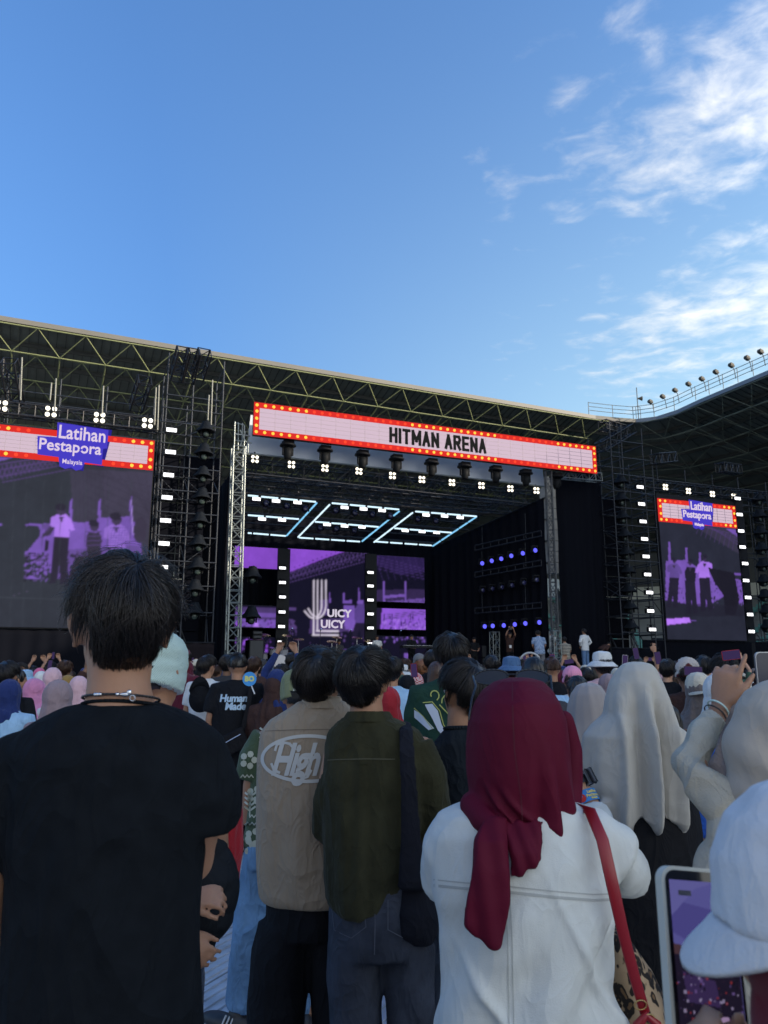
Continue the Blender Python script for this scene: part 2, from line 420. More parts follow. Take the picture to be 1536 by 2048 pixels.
# space frame under the roof edge
def arc(lo, hi):
    out = []; 
    for i in range(lo, hi): out.append((i, (plan[i+1]-plan[i]).length))
    return out
def along(s, lo):
    i = lo
    while i < len(plan)-2 and s > (plan[i+1]-plan[i]).length: s -= (plan[i+1]-plan[i]).length; i += 1
    f = s/(plan[i+1]-plan[i]).length; p = plan[i].lerp(plan[i+1], f); o = outs[i].lerp(outs[i+1], f).normalized()
    return p, o
def node(s, off, dz, lo):
    p, o = along(s, lo); q = p+o*off; return S(q.x, q.y, ZD(off)-.35-dz)
SPN = 2.86
def frame(label, lo, s0, n, rows, m, limit):
    t = thing('roof_truss', label, 'roof truss', tuple(node(s0, 1, 0, lo)).__class__((node(s0, 1, 0, lo).x, node(s0, 1, 0, lo).y, 0)))
    count = 0; extra = []
    def st(a, b, r, nm='strut'):
        nonlocal count
        if count < limit: tube(nm, t, a, b, r, m); count += 1
        else: extra.append((a, b, r))
    for j in range(rows):
        for i in range(n):
            B0 = node(s0+(i+.5)*SPN, (j+.5)*SPN, .85, lo); B1 = node(s0+(i+1.5)*SPN, (j+.5)*SPN, .85, lo)
            for a in (0, 1):
                for c in (0, 1): st(B0, node(s0+(i+a)*SPN, (j+c)*SPN, 0, lo), .034)
            if i < n-1: st(B0, B1, .042, 'chord')
            if j < rows-1: st(B0, node(s0+(i+.5)*SPN, (j+1.5)*SPN, .85, lo), .05, 'chord')
            if j == 0: st(node(s0+i*SPN, 0, 0, lo), node(s0+(i+1)*SPN, 0, 0, lo), .05, 'chord')
    if extra:
        b = MB()
        for a, c, r in extra: b.cyl(a, c, r, n=4)
        tag(part('strut_lattice', b, m, t, wm(t).inverted()), kind='stuff')
    return t
s_at = (plan[0]-hp(76, 651)).length
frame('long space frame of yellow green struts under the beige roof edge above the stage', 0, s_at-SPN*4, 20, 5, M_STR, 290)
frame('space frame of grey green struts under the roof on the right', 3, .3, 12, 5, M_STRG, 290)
# guard rail and floodlights on the right roof
M_GAL = mat('galvanised_steel', (.11, .12, .115), .5, metal=.3)
M_LAMP = mat('floodlight_casing', (.10, .09, .07), .6, spec=.2)
M_GLS = mat('lamp_glass', (.10, .10, .09), .5, spec=.2)
gr = thing('guard_rail', 'steel guard rail running along the top of the right roof edge', 'guard rail', tuple(edge_pt(2, .3, ZR+.4)))
rp = [(plan[1]-d0*.4, ), (plan[2], ), (plan[3], ), (plan[4], ), (plan[5], )]
rl = [Vector(q[0]) for q in rp]+[Vector((41.0, 19.5)), Vector((41.0, 2))]
for a, b in zip(rl, rl[1:]):
    A, B_ = S(a.x, a.y+.3, ZR+.4), S(b.x, b.y+.3, ZR+.4)
    for h in (.45, .8, 1.15): tube('rail', gr, A+Vector((0, 0, h)), B_+Vector((0, 0, h)), .028, M_GAL)
    n = max(1, int((b-a).length/1.4))
    for k in range(n):
        p = A.lerp(B_, k/n); tube('rail_post', gr, p, p+Vector((0, 0, 1.2)), .03, M_GAL)
def floodlight(i, px, py):
    q = HP(px, py, ZR+1.35); 
    t = sthing('floodlight', f'{ordinal(i)} floodlight from the corner mast on the right roof rail', 'floodlight', q[0], q[1]+.05, ZR+.4, 'floodlights along the right roof edge')
    part('bracket', MB().cyl((0, 0, 0), (-.1, 0, .75), .03).cyl((-.1, 0, .75), (-.35, 0, .95), .03), M_GAL, t)
    h = part('housing', MB().box((-.35, 0, 1.0), (.40, .32, .10), (0, .35, 0)).box((-.35, 0, 1.10), (.3, .3, .1), (0, .35, 0)), M_LAMP, t)
    part('lens', MB().box((-.38, 0, .905), (.34, .28, .03), (0, .35, 0)), M_GLS, h)
fp = [(985, 255), (1045, 230), (1105, 200), (1170, 170), (1235, 145), (1303, 112), (1378, 80), (1455, 45), (1520, 15)]
for i, (x, y) in enumerate(fp): floodlight(i, 900+x/2.415, 700+y/2.415)
q = HP(1274, 790, ZR+2.6)
mt = sthing('siren_mast', 'short mast with a horn speaker standing on the roof corner', 'mast', q[0], q[1], ZR+.4)
part('pole', MB().cyl((0, 0, 0), (0, 0, 2.9), .04), M_GAL, mt)
part('horn', MB().lathe([(.05, -.2), (.10, 0), (.22, .22), (.20, .24), (.05, .1)], (.25, 0, 1.9), rotm((1, -.5, 0))), M_LAMP, mt, smooth=True)
part('ladder_frame', MB().cyl((-.25, 0, 0), (-.25, 0, 1.1), .025).cyl((.25, 0, 0), (.25, 0, 1.1), .025).cyl((-.25, 0, 1.1), (.25, 0, 1.1), .025), M_GAL, mt)
# stands behind (mostly hidden): stepped seating, back wall with a light band
M_SEATC = mat('seating_concrete', (.20, .22, .22), .85, vary=.2, vscale=.4)
M_SEAT = mat('seat_teal', (.10, .30, .28), .5, vary=.3, vscale=1.5)
M_WALL = mat('stand_wall', (.10, .11, .11), .8, vary=.2, vscale=.3)
M_BAND = mat('light_wall_band', (.62, .64, .55), .7)
def seating(label, lo, hi):
    t = thing('grandstand', label, 'grandstand', tuple(edge_pt(lo, 4, 0)))
    off = 5.0; z = 2.5; prof = [(off, 0)]
    for k in range(22): prof += [(off, z), (off+.9, z)]; off += .9; z += .33
    prof += [(off, 0)]
    sweep('terrace', prof, M_SEATC, t, lo, hi)
    sweep('parapet', [(off+.1, z-1.0), (off+.1, z+1.1), (off+.4, z+1.1), (off+.4, z-1.0)], M_BAND, t, lo, hi)
    sweep('back_wall', [(off+4.0, 0), (off+4.0, 15.2), (off+4.5, 15.2), (off+4.5, 0)], M_WALL, t, lo, hi)
    b = MB()
    for i in range(lo, hi):
        a, c = plan[i], plan[i+1]; ln = (c-a).length; n = int(ln/.55)
        for k in range(n):
            p = a.lerp(c, (k+.5)/n); o = outs[i].lerp(outs[i+1], (k+.5)/n)
            if p.y < 0 or p.x < 5 or (i == 0 and p.x > 26 and p.x < 30): continue
            if i == 0 and p.x < 24: continue
            for r_ in range(0, 22, 1):
                q = p+o*(5.45+r_*.9); z0 = 2.5+.33*r_
                w_ = S(q.x, q.y, z0+.35); tdir = (c-a).normalized()
                m = Matrix((S(tdir.x, tdir.y, 0)-S(0, 0, 0), Vector((-(S(tdir.x, tdir.y, 0)-S(0, 0, 0)).y, (S(tdir.x, tdir.y, 0)-S(0, 0, 0)).x, 0)), Vector((0, 0, 1)))).transposed()
                b.box(w_, (.44, .08, .5), m); b.box(w_+Vector((0, 0, -.2)) - m @ Vector((0, .2, 0)), (.44, .36, .06), m)
    if b.v: tag(part('seat', b, M_SEAT, t, wm(t).inverted()), kind='stuff')
    return t
seating('grandstand with teal seats glimpsed beside the stage, below the long roof', 0, 3)
seating('grandstand with teal seats at the right edge, behind the right light tower', 3, len(plan)-1)
# concrete piers of the far stand seen in the gap right of the stage
pier = sthing('concrete_pier', 'tall concrete block pier seen through the gap right of the stage', 'pier', SP(1122, 1100, 10)[0], 10, 0)
M_PIER = mat('pier_block', (.24, .22, .19), .85, vary=.2, vscale=1)
for k in range(9):
    for s in range(2):
        part('block', MB().box((-.55+s*1.1+(.0 if k % 2 else .15), 0, 7.2+k*.62), (1.06, .6, .59)), M_PIER, pier)
q = SP(1121, 1155, 10)
part('lower_wall', MB().box((0, .1, 6.1), (2.3, .5, 1.0)), M_BAND, pier)
# ================================================================== stage
M_BLK = mat('black_metal', (.008, .009, .012), .6, spec=.2)
M_SCAF = mat('scaffold_tube', (.026, .030, .038), .5, metal=.3, vary=.3, vscale=1.5)
M_SCAFL = mat('scaffold_tube_worn', (.20, .20, .17), .5, metal=.4, vary=.3, vscale=3)
M_ALU = mat('truss_aluminium', (.26, .285, .27), .38, metal=.6, vary=.15, vscale=2)
M_TRD = mat('truss_dark', (.018, .020, .026), .5, metal=.3)
M_TRB = mat('truss_black', (.011, .011, .013), .5, metal=.2)
def drape_mat():
    m = mat('drape_black', (.0045, .0052, .0085), .9, sheen=.0, bump=.2, bscale=80, spec=.06); return m
M_DR = drape_mat()
def drape(name, label, cat, A, B_, z0, z1, fold=.06, per=.35, nz=14, kind=None, zA=None, zB=None, m=None):
    """cloth hung from (u,v) A to B_, with real folds; the top may slope from zA to zB"""
    t = sthing(name, label, cat, A[0], A[1], z0)
    ln = math.hypot(B_[0]-A[0], B_[1]-A[1]); dx = (B_[0]-A[0])/ln; dy = (B_[1]-A[1])/ln
    nx = max(8, int(ln/per*10)); b = MB(); ph = random.random()*9
    for s in (0, 1):
        for i in range(nx+1):
            f = i/nx; zt = (zA+(zB-zA)*f) if zA is not None else z1
            for k in range(nz+1):
                g = k/nz; x = f*ln; z = (zt-z0)*(1-g)
                a = fold*(.35+.65*g)*(math.sin(x/per*6.283+1.3*math.sin(x*1.7+ph)+.5*g)+.5*math.sin(x/per*2.9+ph+g))
                x2 = x+.02*math.sin(z*2+x*3)
                b.v.append((x2*dx-(a+s*.012)*dy, x2*dy+(a+s*.012)*dx, z))
    M_ = (nx+1)*(nz+1)
    for i in range(nx):
        for k in range(nz):
            a = i*(nz+1)+k; c = a+nz+1
            b.f.append((a, c, c+1, a+1)); b.f.append((M_+a, M_+a+1, M_+c+1, M_+c))
    for i in range(nx):
        a = i*(nz+1); c = a+nz+1
        b.f.append((a, a+M_, c+M_, c)); a += nz; c += nz; b.f.append((a, c, c+M_, a+M_))
    part('cloth', b, m or M_DR, t, smooth=True)
    part('hem_bar', MB().cyl((0, 0, (zA or z1)-z0), (ln*dx, ln*dy, (zB or z1)-z0), .025, n=6), M_BLK, t)
    return t
# deck
stg = sthing('stage_platform', 'raised black stage platform behind the crowd', 'stage', 6.5, 4.0, 0)
part('deck', MB().box((0, 0, 1.53), (16, 8.4, .14)), M_BLK, stg)
part('skirt', MB().box((0, -4.1, .72), (16, .08, 1.44)), M_DR, stg)
drape('back_curtain', 'black curtain closing the back of the stage behind the screens', 'curtain', (-.9, 7.6), (11.2, 7.6), 1.6, 8.6, .08, .5)
drape('side_curtain', 'long black curtain along the right side of the stage behind the blue spotlights', 'curtain', (10.15, 6.4), SP(1086, 986, .3)[:2], 1.6, 8, .07, .45, zA=7.25, zB=8.65)
drape('side_curtain', 'black curtain closing the left side of the stage behind the lattice tower', 'curtain', (-.5, 1.0), (-.4, 7.4), 1.6, 8.6, .07, .45)
u0 = SP(1120, 1130, .9)[0]; u1 = SP(1212, 1130, .9)[0]
drape('tall_curtain', 'tall black curtain hanging between the stage and the right light tower', 'curtain', (u0, .9), (u1, .9), .1, 10.2, .09, .55, zA=9.7, zB=10.4)
drape('tall_curtain', 'narrow black curtain between the left light tower and the stage', 'curtain', (-1.95, 1.7), (-.75, 1.6), .1, 9.3, .07, .4)
drape('skirt_curtain', 'black curtain hanging below the left video screen', 'curtain', (-9.2, .12), (-3.2, .12), .05, 2.85, .05, .6)
drape('skirt_curtain', 'black curtain hanging below the right video screen', 'curtain', (17.0, .12), (24.5, .12), .05, 2.85, .05, .6)
drape('skirt_curtain', 'brownish black curtain at the foot of the left light tower', 'curtain', (-3.1, -.15), (-1.0, -.15), .05, 2.5, .05, .5, m=mat('drape_brown', (.014, .011, .013), .9, spec=.08))
drape('skirt_curtain', 'black curtain at the foot of the right light tower', 'curtain', (15.2, -.1), (17.6, -.1), .05, 2.5, .05, .5)
# canopy band under the marquee
M_CAN = mat('canopy_cloth', (.62, .64, .66), .7, bump=.2, bscale=30, vary=.12, vscale=.6)
a = SP(492, 905, .8); b_ = SP(1088, 972, .8)
can = sthing('stage_canopy', 'grey cloth canopy edge stretched above the stage opening, under the long sign', 'canopy', 0, .8, 0)
b = MB(); n = 40
for s in (0, 1):
    for i in range(n+1):
        f = i/n; u = a[0]+(b_[0]-a[0])*f; zb = a[2]+(b_[2]-a[2])*f
        wv = .03*math.sin(f*60)+.02*math.sin(f*23)
        b.v.append((u, wv+s*.02, zb)); b.v.append((u+.15*(1-f), .12+s*.02, zb+1.5))
for i in range(n):
    p = 2*i; b.f.append((p, p+2, p+3, p+1)); q0 = p+2*(n+1); b.f.append((q0, q0+1, q0+3, q0+2))
part('cloth', b, M_CAN, can, smooth=True)
part('hem_bar', MB().cyl((a[0], -.03, a[2]-.03), (b_[0], -.03, b_[2]-.03), .035), M_ALU, can)
sp2 = sthing('side_platform', 'black side platform at the right of the stage carrying the crew', 'platform', 15.8, .0, 0)
part('deck', MB().box((0, 0, 1.53), (3.2, 2.2, .14)), M_BLK, sp2); part('skirt', MB().box((0, -1.0, .72), (3.2, .06, 1.44)), M_DR, sp2)
# ---------------- trusses
def box_truss(t, A, B_, w, m, bay=None, r=.028, rb=.016, ref=(0, 0, 1), nm='chord', lim=999):
    """square lattice between world points A and B_"""
    A, B_ = Vector(A), Vector(B_); d = B_-A; M_ = rotm(d, ref); ln = d.length; bay = bay or w
    n = max(1, round(ln/bay)); cs = [(-1, -1), (1, -1), (1, 1), (-1, 1)]
    P = lambda k, c: A+d*(k/n)+M_ @ Vector((c[0]*w/2, c[1]*w/2, 0))
    for c in cs: tube(nm, t, P(0, c), P(n, c), r, m)
    for q in range(4):
        c0, c1 = cs[q], cs[(q+1) % 4]
        b = MB()
        for k in range(n):
            b.cyl(P(k, c0 if k % 2 else c1), P(k+1, c1 if k % 2 else c0), rb, n=4); b.cyl(P(k, c0), P(k, c1), rb, n=4)
        b.cyl(P(n, c0), P(n, c1), rb, n=4)
        part('lacing', b, m, t, wm(t).inverted())
def truss(label, A, B_, w, m, name='lattice_truss', cat='truss', **k):
    g = k.pop('group', None)
    t = thing(name, label, cat, tuple(Vector(A)) if A[2] < 3 else (A[0], A[1], A[2]), TS, g)
    box_truss(t, A, B_, w, m, **k); return t
aT = SP(477, 895, .1); aB = SP(466.5, 1310, .1)
truss('upright aluminium lattice tower at the left front corner of the stage', S(aB[0], .1, .05), S(aT[0], .1, aT[2]), .42, M_ALU, bay=.42, name='lattice_tower', cat='tower', r=.03, rb=.018)
aT = SP(1087, 940, .1)
tr2 = truss('upright aluminium lattice tower at the right front corner of the stage', S(aT[0]+.22, .1, .05), S(aT[0]+.22, .1, aT[2]), .24, mat('truss_grey', (.075, .08, .085), .45, metal=.4), bay=.36, name='lattice_tower', cat='tower', r=.024, rb=.014)
q0, q1 = SP(492, 915, 1.1), SP(1092, 985, 1.1)
truss('dark lattice beam across the front of the stage roof, just under the canopy', S(-.2, 1.2, q0[2]-.35), S(12.6, 1.2, q1[2]-.35), .55, M_TRD, bay=.6)
truss('second dark lattice beam across the stage roof, behind the front one', S(0, 2.3, 8.6), S(12.4, 2.3, 8.6), .5, M_TRD, bay=.6)
truss('third dark lattice beam across the stage roof, deepest of the three', S(0, 4.2, 8.55), S(11.4, 4.2, 8.55), .5, M_TRB, bay=.7)
for k in range(7):
    u = .5+k*1.9
    truss(f'{ordinal(k)} dark rafter from the left running back under the stage roof', S(u, .9, 9.3), S(u-.1, 7.2, 8.6), .3, M_TRB, bay=.8, r=.02, rb=.012, name='roof_rafter', cat='rafter', group='rafters under the stage roof')
# top of the left tower: pipes
tt = sthing('tower_head', 'bright steel head frame with upright pipes on top of the left stage tower', 'tower head', SP(477, 895, .1)[0], .1, aT[2])
for i, (x0, y0, x1, y1) in enumerate([(470, 843, 468, 905), (477, 845, 476, 900), (485, 846, 484, 893), (489, 852, 488, 910), (497, 858, 496, 905), (472, 846, 490, 851), (470, 868, 500, 872), (468, 880, 503, 886), (466, 903, 500, 909), (480, 860, 492, 884), (492, 862, 480, 892)]):
    p, q = SP(x0, y0, .05+.12*(i % 3)), SP(x1, y1, .05+.12*(i % 3)); tube('pipe', tt, S(*p), S(*q), .022, M_ALU)
# ---------------- scaffold towers
def scaffold(label, ups, levels, v0, v1, m, extra=(), lab_m=None):
    """ups: list of (pixel top, pixel bottom) on the front plane; levels in metres"""
    us = []
    for (x0, y0), (x1, y1) in ups:
        a, c = SP(x0, y0, v0), SP(x1, y1, v0); us.append(((a[0]+c[0])/2, max(a[2], c[2])))
    t = sthing('scaffold_tower', label, 'scaffold', us[0][0], v0, 0)
    for u, zt in us:
        for v in (v0, v1):
            tube('upright', t, S(u, v, 0), S(u, v, zt-(0 if v == v0 else .3)), .026, m)
    for z in levels:
        for v in (v0, v1):
            for (a, za), (c, zc) in zip(us, us[1:]):
                if z < min(za, zc): tube('ledger', t, S(a, v-.03, z), S(c, v-.03, z), .022, m)
        for u, zt in us:
            if z < zt: tube('transom', t, S(u, v0, z-.06), S(u, v1, z-.06), .022, m)
    for k in range(0, len(levels)-1, 3):
        for (a, za), (c, zc) in zip(us, us[1:]):
            if levels[k+1] < min(za, zc):
                lr = (a, c) if k % 2 else (c, a)
                tube('brace', t, S(lr[0], v1+.03, levels[k]), S(lr[1], v1+.03, levels[k+1]), .02, m)
                if k % 3 == 0: tube('brace', t, S(lr[0], v0, levels[k]), S(lr[0], v1, levels[k+1]), .02, m)
    return t, us
zl = [SP(380, y, 0)[2] for y in (1225, 1172, 1124, 1075, 1028, 984, 938, 892, 850)]
LV = [.9]+zl
scaffold('tall scaffold tower left of the stage, beside the left video wall', [((324, 800), (308, 1180)), ((334, 705), (316, 1180)), ((381, 770), (372, 1180)), ((446, 723), (432, 1180))], LV+[SP(380, y, 0)[2] for y in (822, 796, 770, 748, 728)], -.05, 1.35, M_SCAF)
scaffold('tall scaffold tower right of the stage between the black curtain and the right screen', [((1214, 842), (1245, 1200)), ((1236, 850), (1268, 1200)), ((1283, 858), (1305, 1200)), ((1304, 900), (1322, 1200))], [.9]+[SP(1260, y, 0)[2] for y in (1265, 1229, 1193, 1157, 1122, 1086, 1052, 1018, 985, 952, 918, 886)], -.05, 1.5, M_SCAF)
scaffold('scaffold standing behind and above the left video screen', [((-60, 760), (-60, 1100)), ((0, 742), (0, 1100)), ((112, 757), (104, 1100)), ((207, 772), (200, 1100)), ((303, 795), (296, 1100))], [3, 5, 7, 9.4, 9.75, 10.15, 10.6], .5, 1.6, M_SCAF)
scaffold('scaffold standing behind and above the right video screen', [((1312, 925), (1330, 1150)), ((1370, 940), (1385, 1150)), ((1425, 950), (1440, 1150)), ((1478, 955), (1490, 1150)), ((1535, 965), (1545, 1150))], [3, 5, 7, 9.3, 9.65, 10.0], .5, 1.6, M_SCAF)
# worn bright upright pipes over the left screen
pp = sthing('scaffold_pipe_row', 'row of pale worn pipes standing up above the left screen', 'scaffold pipes', SP(112, 800, .4)[0], .4, 9.4)
for x, y0, y1 in ((112, 757, 822), (207, 772, 828), (44, 715, 800), (318, 770, 860), (103, 766, 800), (425, 760, 850), (312, 775, 850), (418, 790, 852)):
    p, q = SP(x, y0, -.08), SP(x-3, y1, -.08); tube('pipe', pp, S(*p), S(*q), .026, M_SCAFL)
# lattice outriggers on tower tops
def outrig(label, px, py, pxb, pyb, v0, v1, m):
    a, c = SP(px, py, v0), SP(pxb, pyb, v1)
    t = sthing('hoist_truss', label, 'truss', c[0], c[1], c[2]); box_truss(t, S(*a), S(*c), .42, m, bay=.45, r=.034, rb=.02)
outrig('black lattice hoist arm standing over the top of the left light tower, left one', 368, 700, 352, 757, -.6, .3, M_TRB)
outrig('black lattice hoist arm standing over the top of the left light tower, middle one', 388, 703, 375, 760, -.6, .3, M_TRB)
outrig('black lattice hoist arm standing over the top of the left light tower, right one', 410, 705, 394, 752, -.6, .3, M_TRB)
outrig('black lattice hoist arm above the left end of the left screen', 18, 722, 32, 810, -.3, .8, M_TRB)
outrig('black lattice hoist arm above the right end of the left screen', 290, 760, 272, 815, -.3, .8, M_TRB)
outrig('black lattice hoist arm leaning left from the top of the right light tower', 1205, 850, 1245, 862, .3, 0.8, M_TRB)
outrig('black lattice hoist arm on top of the right light tower, sloping down towards the stage', 1200, 895, 1262, 858, .2, .8, M_TRB)
outrig('black lattice hoist arm above the left end of the right screen', 1310, 918, 1345, 915, -.3, .8, M_TRB)
outrig('black lattice hoist arm above the right end of the right screen', 1440, 935, 1475, 940, -.3, .8, M_TRB)
truss('black lattice beam carrying the lamps over the left video screen', S(-9.5, .25, 9.85), S(-3.2, .25, 9.85), .4, M_TRB, bay=.5)
truss('black lattice beam carrying the lamps over the right video screen', S(17.2, .25, 9.75), S(25, .25, 9.75), .4, M_TRB, bay=.5)
truss('aluminium lattice beam jutting out under the right end of the long sign', S(13.2, .2, 9.75), S(15.6, .6, 9.9), .35, M_ALU, bay=.4, r=.02, rb=.012)
# backing panels of the light towers
def backing(label, u0, u1, z0, z1, v):
    t = sthing('tower_backdrop', label, 'backdrop', (u0+u1)/2, v, z0)
    nz = int((z1-z0)/.9)
    for k in range(nz):
        for s in (0, 1):
            wd = (u1-u0)/2
            part('cloth_panel', MB().box((-wd/2+s*wd, random.uniform(-.02, .02), (k+.5)*(z1-z0)/nz), (wd-.03, .03, (z1-z0)/nz-.03)), M_DR, t)
backing('black panelled backdrop inside the left light tower', -3.2, -1.3, .2, 9.3, 1.5)
backing('black panelled backdrop inside the right light tower', 15.0, 17.6, .2, 9.4, 1.7)
# white tarpaulin seen through the gap right of the stage
tp = sthing('white_tarpaulin', 'crumpled white tarpaulin hanging in the gap right of the stage', 'tarpaulin', SP(1120, 1230, 1.6)[0], 1.6, 0)
b = MB(); pts = [(1112, 1180), (1118, 1176), (1131, 1205), (1135, 1251), (1108, 1247)]
c0 = SP(1120, 1230, 1.6)[0]; pq = [SP(x, y, 1.6) for x, y in pts]
g = 10
for s in (0, 1):
    for i in range(g+1):
        for k in range(g+1):
            l = (pq[0][0]+(pq[4][0]-pq[0][0])*k/g, pq[0][2]+(pq[4][2]-pq[0][2])*k/g)
            kk = k/g
            r_ = (pq[1][0]+(pq[2][0]-pq[1][0])*min(1, kk*1.6)+(pq[3][0]-pq[2][0])*max(0, kk-.6)*2.5, pq[1][2]+(pq[3][2]-pq[1][2])*kk)
            x = l[0]+(r_[0]-l[0])*i/g; z = l[1]+(r_[1]-l[1])*i/g
            b.v.append((x-c0, .06*math.sin(x*9+z*4)+.04*math.sin(z*11)+s*.012, z))
Q = (g+1)**2
for i in range(g):
    for k in range(g):
        a_ = i*(g+1)+k; b.f.append((a_, a_+g+1, a_+g+2, a_+1)); b.f.append((Q+a_, Q+a_+1, Q+a_+g+2, Q+a_+g+1))
part('sheet', b, mat('tarpaulin', (.42, .45, .47), .5), tp, smooth=True)
# ================================================================== screens, sign, lamps
EXK = 2**SC.view_settings.exposure
def E(r, g, b, k=1.0): return tuple(c/EXK*k for c in lin(r, g, b))
def screen_mat():
    m = bpy.data.materials.new('led_picture'); m.use_nodes = True; t = m.node_tree; b = t.nodes['Principled BSDF']
    b.inputs['Base Color'].default_value = (.006, .006, .008, 1); b.inputs['Roughness'].default_value = .8; b.inputs['Specular IOR Level'].default_value = .04
    a = N(t, 'ShaderNodeAttribute', attribute_name='picture'); L(t, a.outputs['Color'], b.inputs['Emission Color']); b.inputs['Emission Strength'].default_value = 1
    return m
M_PIC = screen_mat()
class Pic:
    """flat picture shown by an LED wall; shapes are given in photograph pixels on the wall's own plane"""
    def __init__(s, u0, u1, z0, z1, v, cell=.032):
        s.b = (u0, u1, z0, z1, v); nx = max(4, int((u1-u0)/cell)); nz = max(4, int((z1-z0)/cell)); s.nx, s.nz = nx, nz
        s.U, s.Z = np.meshgrid(np.linspace(u0, u1, nx), np.linspace(z0, z1, nz)); s.C = np.zeros((nz, nx, 3)); s.v = v
    def fill(s, c): s.C[:] = c
    def cv(s, pts): return [SP(x, y, s.v)[::2] for x, y in pts]
    def poly(s, pts, c, a=1.0, raw=False):
        P = pts if raw else s.cv(pts); m = np.zeros(s.U.shape, bool); n = len(P)
        for i in range(n):
            (x0, y0), (x1, y1) = P[i], P[(i+1) % n]
            if y0 == y1: continue
            k = ((y0 > s.Z) != (y1 > s.Z)) & (s.U < (x1-x0)*(s.Z-y0)/(y1-y0)+x0); m ^= k
        s.C[m] = s.C[m]*(1-a)+np.array(c)*a; return m
    def line(s, p, q, wpx, c, a=1.0):
        (x0, y0), (x1, y1) = s.cv([p, q]); w = wpx*.0172*(.5)
        dx, dy = x1-x0, y1-y0; l2 = dx*dx+dy*dy+1e-9
        t = np.clip(((s.U-x0)*dx+(s.Z-y0)*dy)/l2, 0, 1); d = np.hypot(s.U-x0-t*dx, s.Z-y0-t*dy)
        k = np.clip(1.4-d/max(w, .014), 0, 1)*a; s.C = s.C*(1-k[..., None])+np.array(c)*k[..., None]
    def ell(s, c0, rx, ry, c, a=1.0):
        (x, y) = s.cv([c0])[0]; k = (((s.U-x)/(rx*.0172))**2+((s.Z-y)/(ry*.0172))**2 < 1)
        s.C[k] = s.C[k]*(1-a)+np.array(c)*a
    def build(s, name, parent, dv=-.02):
        c = s.C
        for _ in range(1):
            p_ = np.pad(c, ((1, 1), (1, 1), (0, 0)), 'edge'); c = (p_[1:-1, 1:-1]*2+p_[:-2, 1:-1]+p_[2:, 1:-1]+p_[1:-1, :-2]+p_[1:-1, 2:])/6
        q_ = np.stack([s.U.ravel(), s.Z.ravel(), s.U.ravel()*0], 1); g_ = (.5*vnoise(q_*1.1, 5)+.35*vnoise(q_*3.3, 6)+.25*vnoise(q_*9, 7)).reshape(s.U.shape)
        col_ = (np.arange(s.nx)//15 % 2)[None, :]*.03
        s.C = c*(1+.20*g_+col_)[..., None]
        u0, u1, z0, z1, v = s.b; nx, nz = s.nx, s.nz
        P = np.stack([s.U, np.full(s.U.shape, v+dv), s.Z], -1).reshape(-1, 3)
        i = np.arange(nx-1)[None, :]+np.arange(nz-1)[:, None]*nx; i = i.ravel()
        me = bpy.data.meshes.new(name); me.from_pydata(P.tolist(), [], np.stack([i, i+1, i+nx+1, i+nx], 1).tolist())
        at = me.color_attributes.new('picture', 'FLOAT_COLOR', 'POINT')
        at.data.foreach_set('color', np.concatenate([s.C.reshape(-1, 3), np.ones((nx*nz, 1))], 1).astype(np.float32).ravel())
        M_ = Matrix.Translation((O[0], O[1], 0)) @ Matrix.Rotation(TS, 4, 'Z')
        o = put(name, me, M_PIC, parent, wm(parent).inverted() @ M_); return o
BASE = E(40, 45, 55); PUR = E(114, 82, 172); PURD = E(80, 60, 116); DIM = E(62, 56, 78); SKYP = E(132, 74, 196); BLK = E(22, 22, 32)  # BASE puts the dark wall's grey ambient reflection into its glow
rng = np.random.RandomState(4)
def speckle(p, pts, cols, n, s=2.2):
    q = p.cv(pts); xs = [a[0] for a in q]; zs = [a[1] for a in q]
    for _ in range(n):
        x = rng.uniform(min(xs), max(xs)); z = rng.uniform(min(zs), max(zs)); r = rng.uniform(.3, 1)*s*.0172
        k = (np.abs(p.U-x) < r) & (np.abs(p.Z-z) < r*rng.uniform(.6, 2)); p.C[k] = np.array(cols[rng.randint(len(cols))])
def singer(p, X, Y, k, f, shirt, kind):
    """standing figure in the picture: X, Y neck; k scale; f facing"""
    q = lambda pts: [(X+a*k*f, Y+b*k) for a, b in pts]
    dk = E(34, 30, 48); mid = E(58, 48, 76)
    p.poly(q([(-14, 44), (17, 42), (14, 90), (12, 140), (-2, 142), (-3, 100), (-10, 140), (-24, 140), (-17, 90)]), dk)
    if kind == 'tank': p.poly(q([(-13, 4), (11, 3), (17, 18), (13, 46), (-15, 46), (-17, 20)]), shirt)
    else: p.poly(q([(-10, 0), (9, -2), (20, 8), (28, 30), (20, 33), (16, 26), (18, 46), (-15, 44), (-12, 26), (-22, 24), (-21, 6)]), shirt)
    p.poly(q([(-5, 4), (6, 4), (1, 16)]), mid)
    p.ell((X+1*f*k, Y-10*k), 8.5*k, 10.5*k, mid); p.ell((X-1*f*k, Y-16*k), 9.5*k, 7*k, dk); p.line((X-2*f*k, Y-10*k), (X+9*f*k, Y-10*k), 2*k, dk)
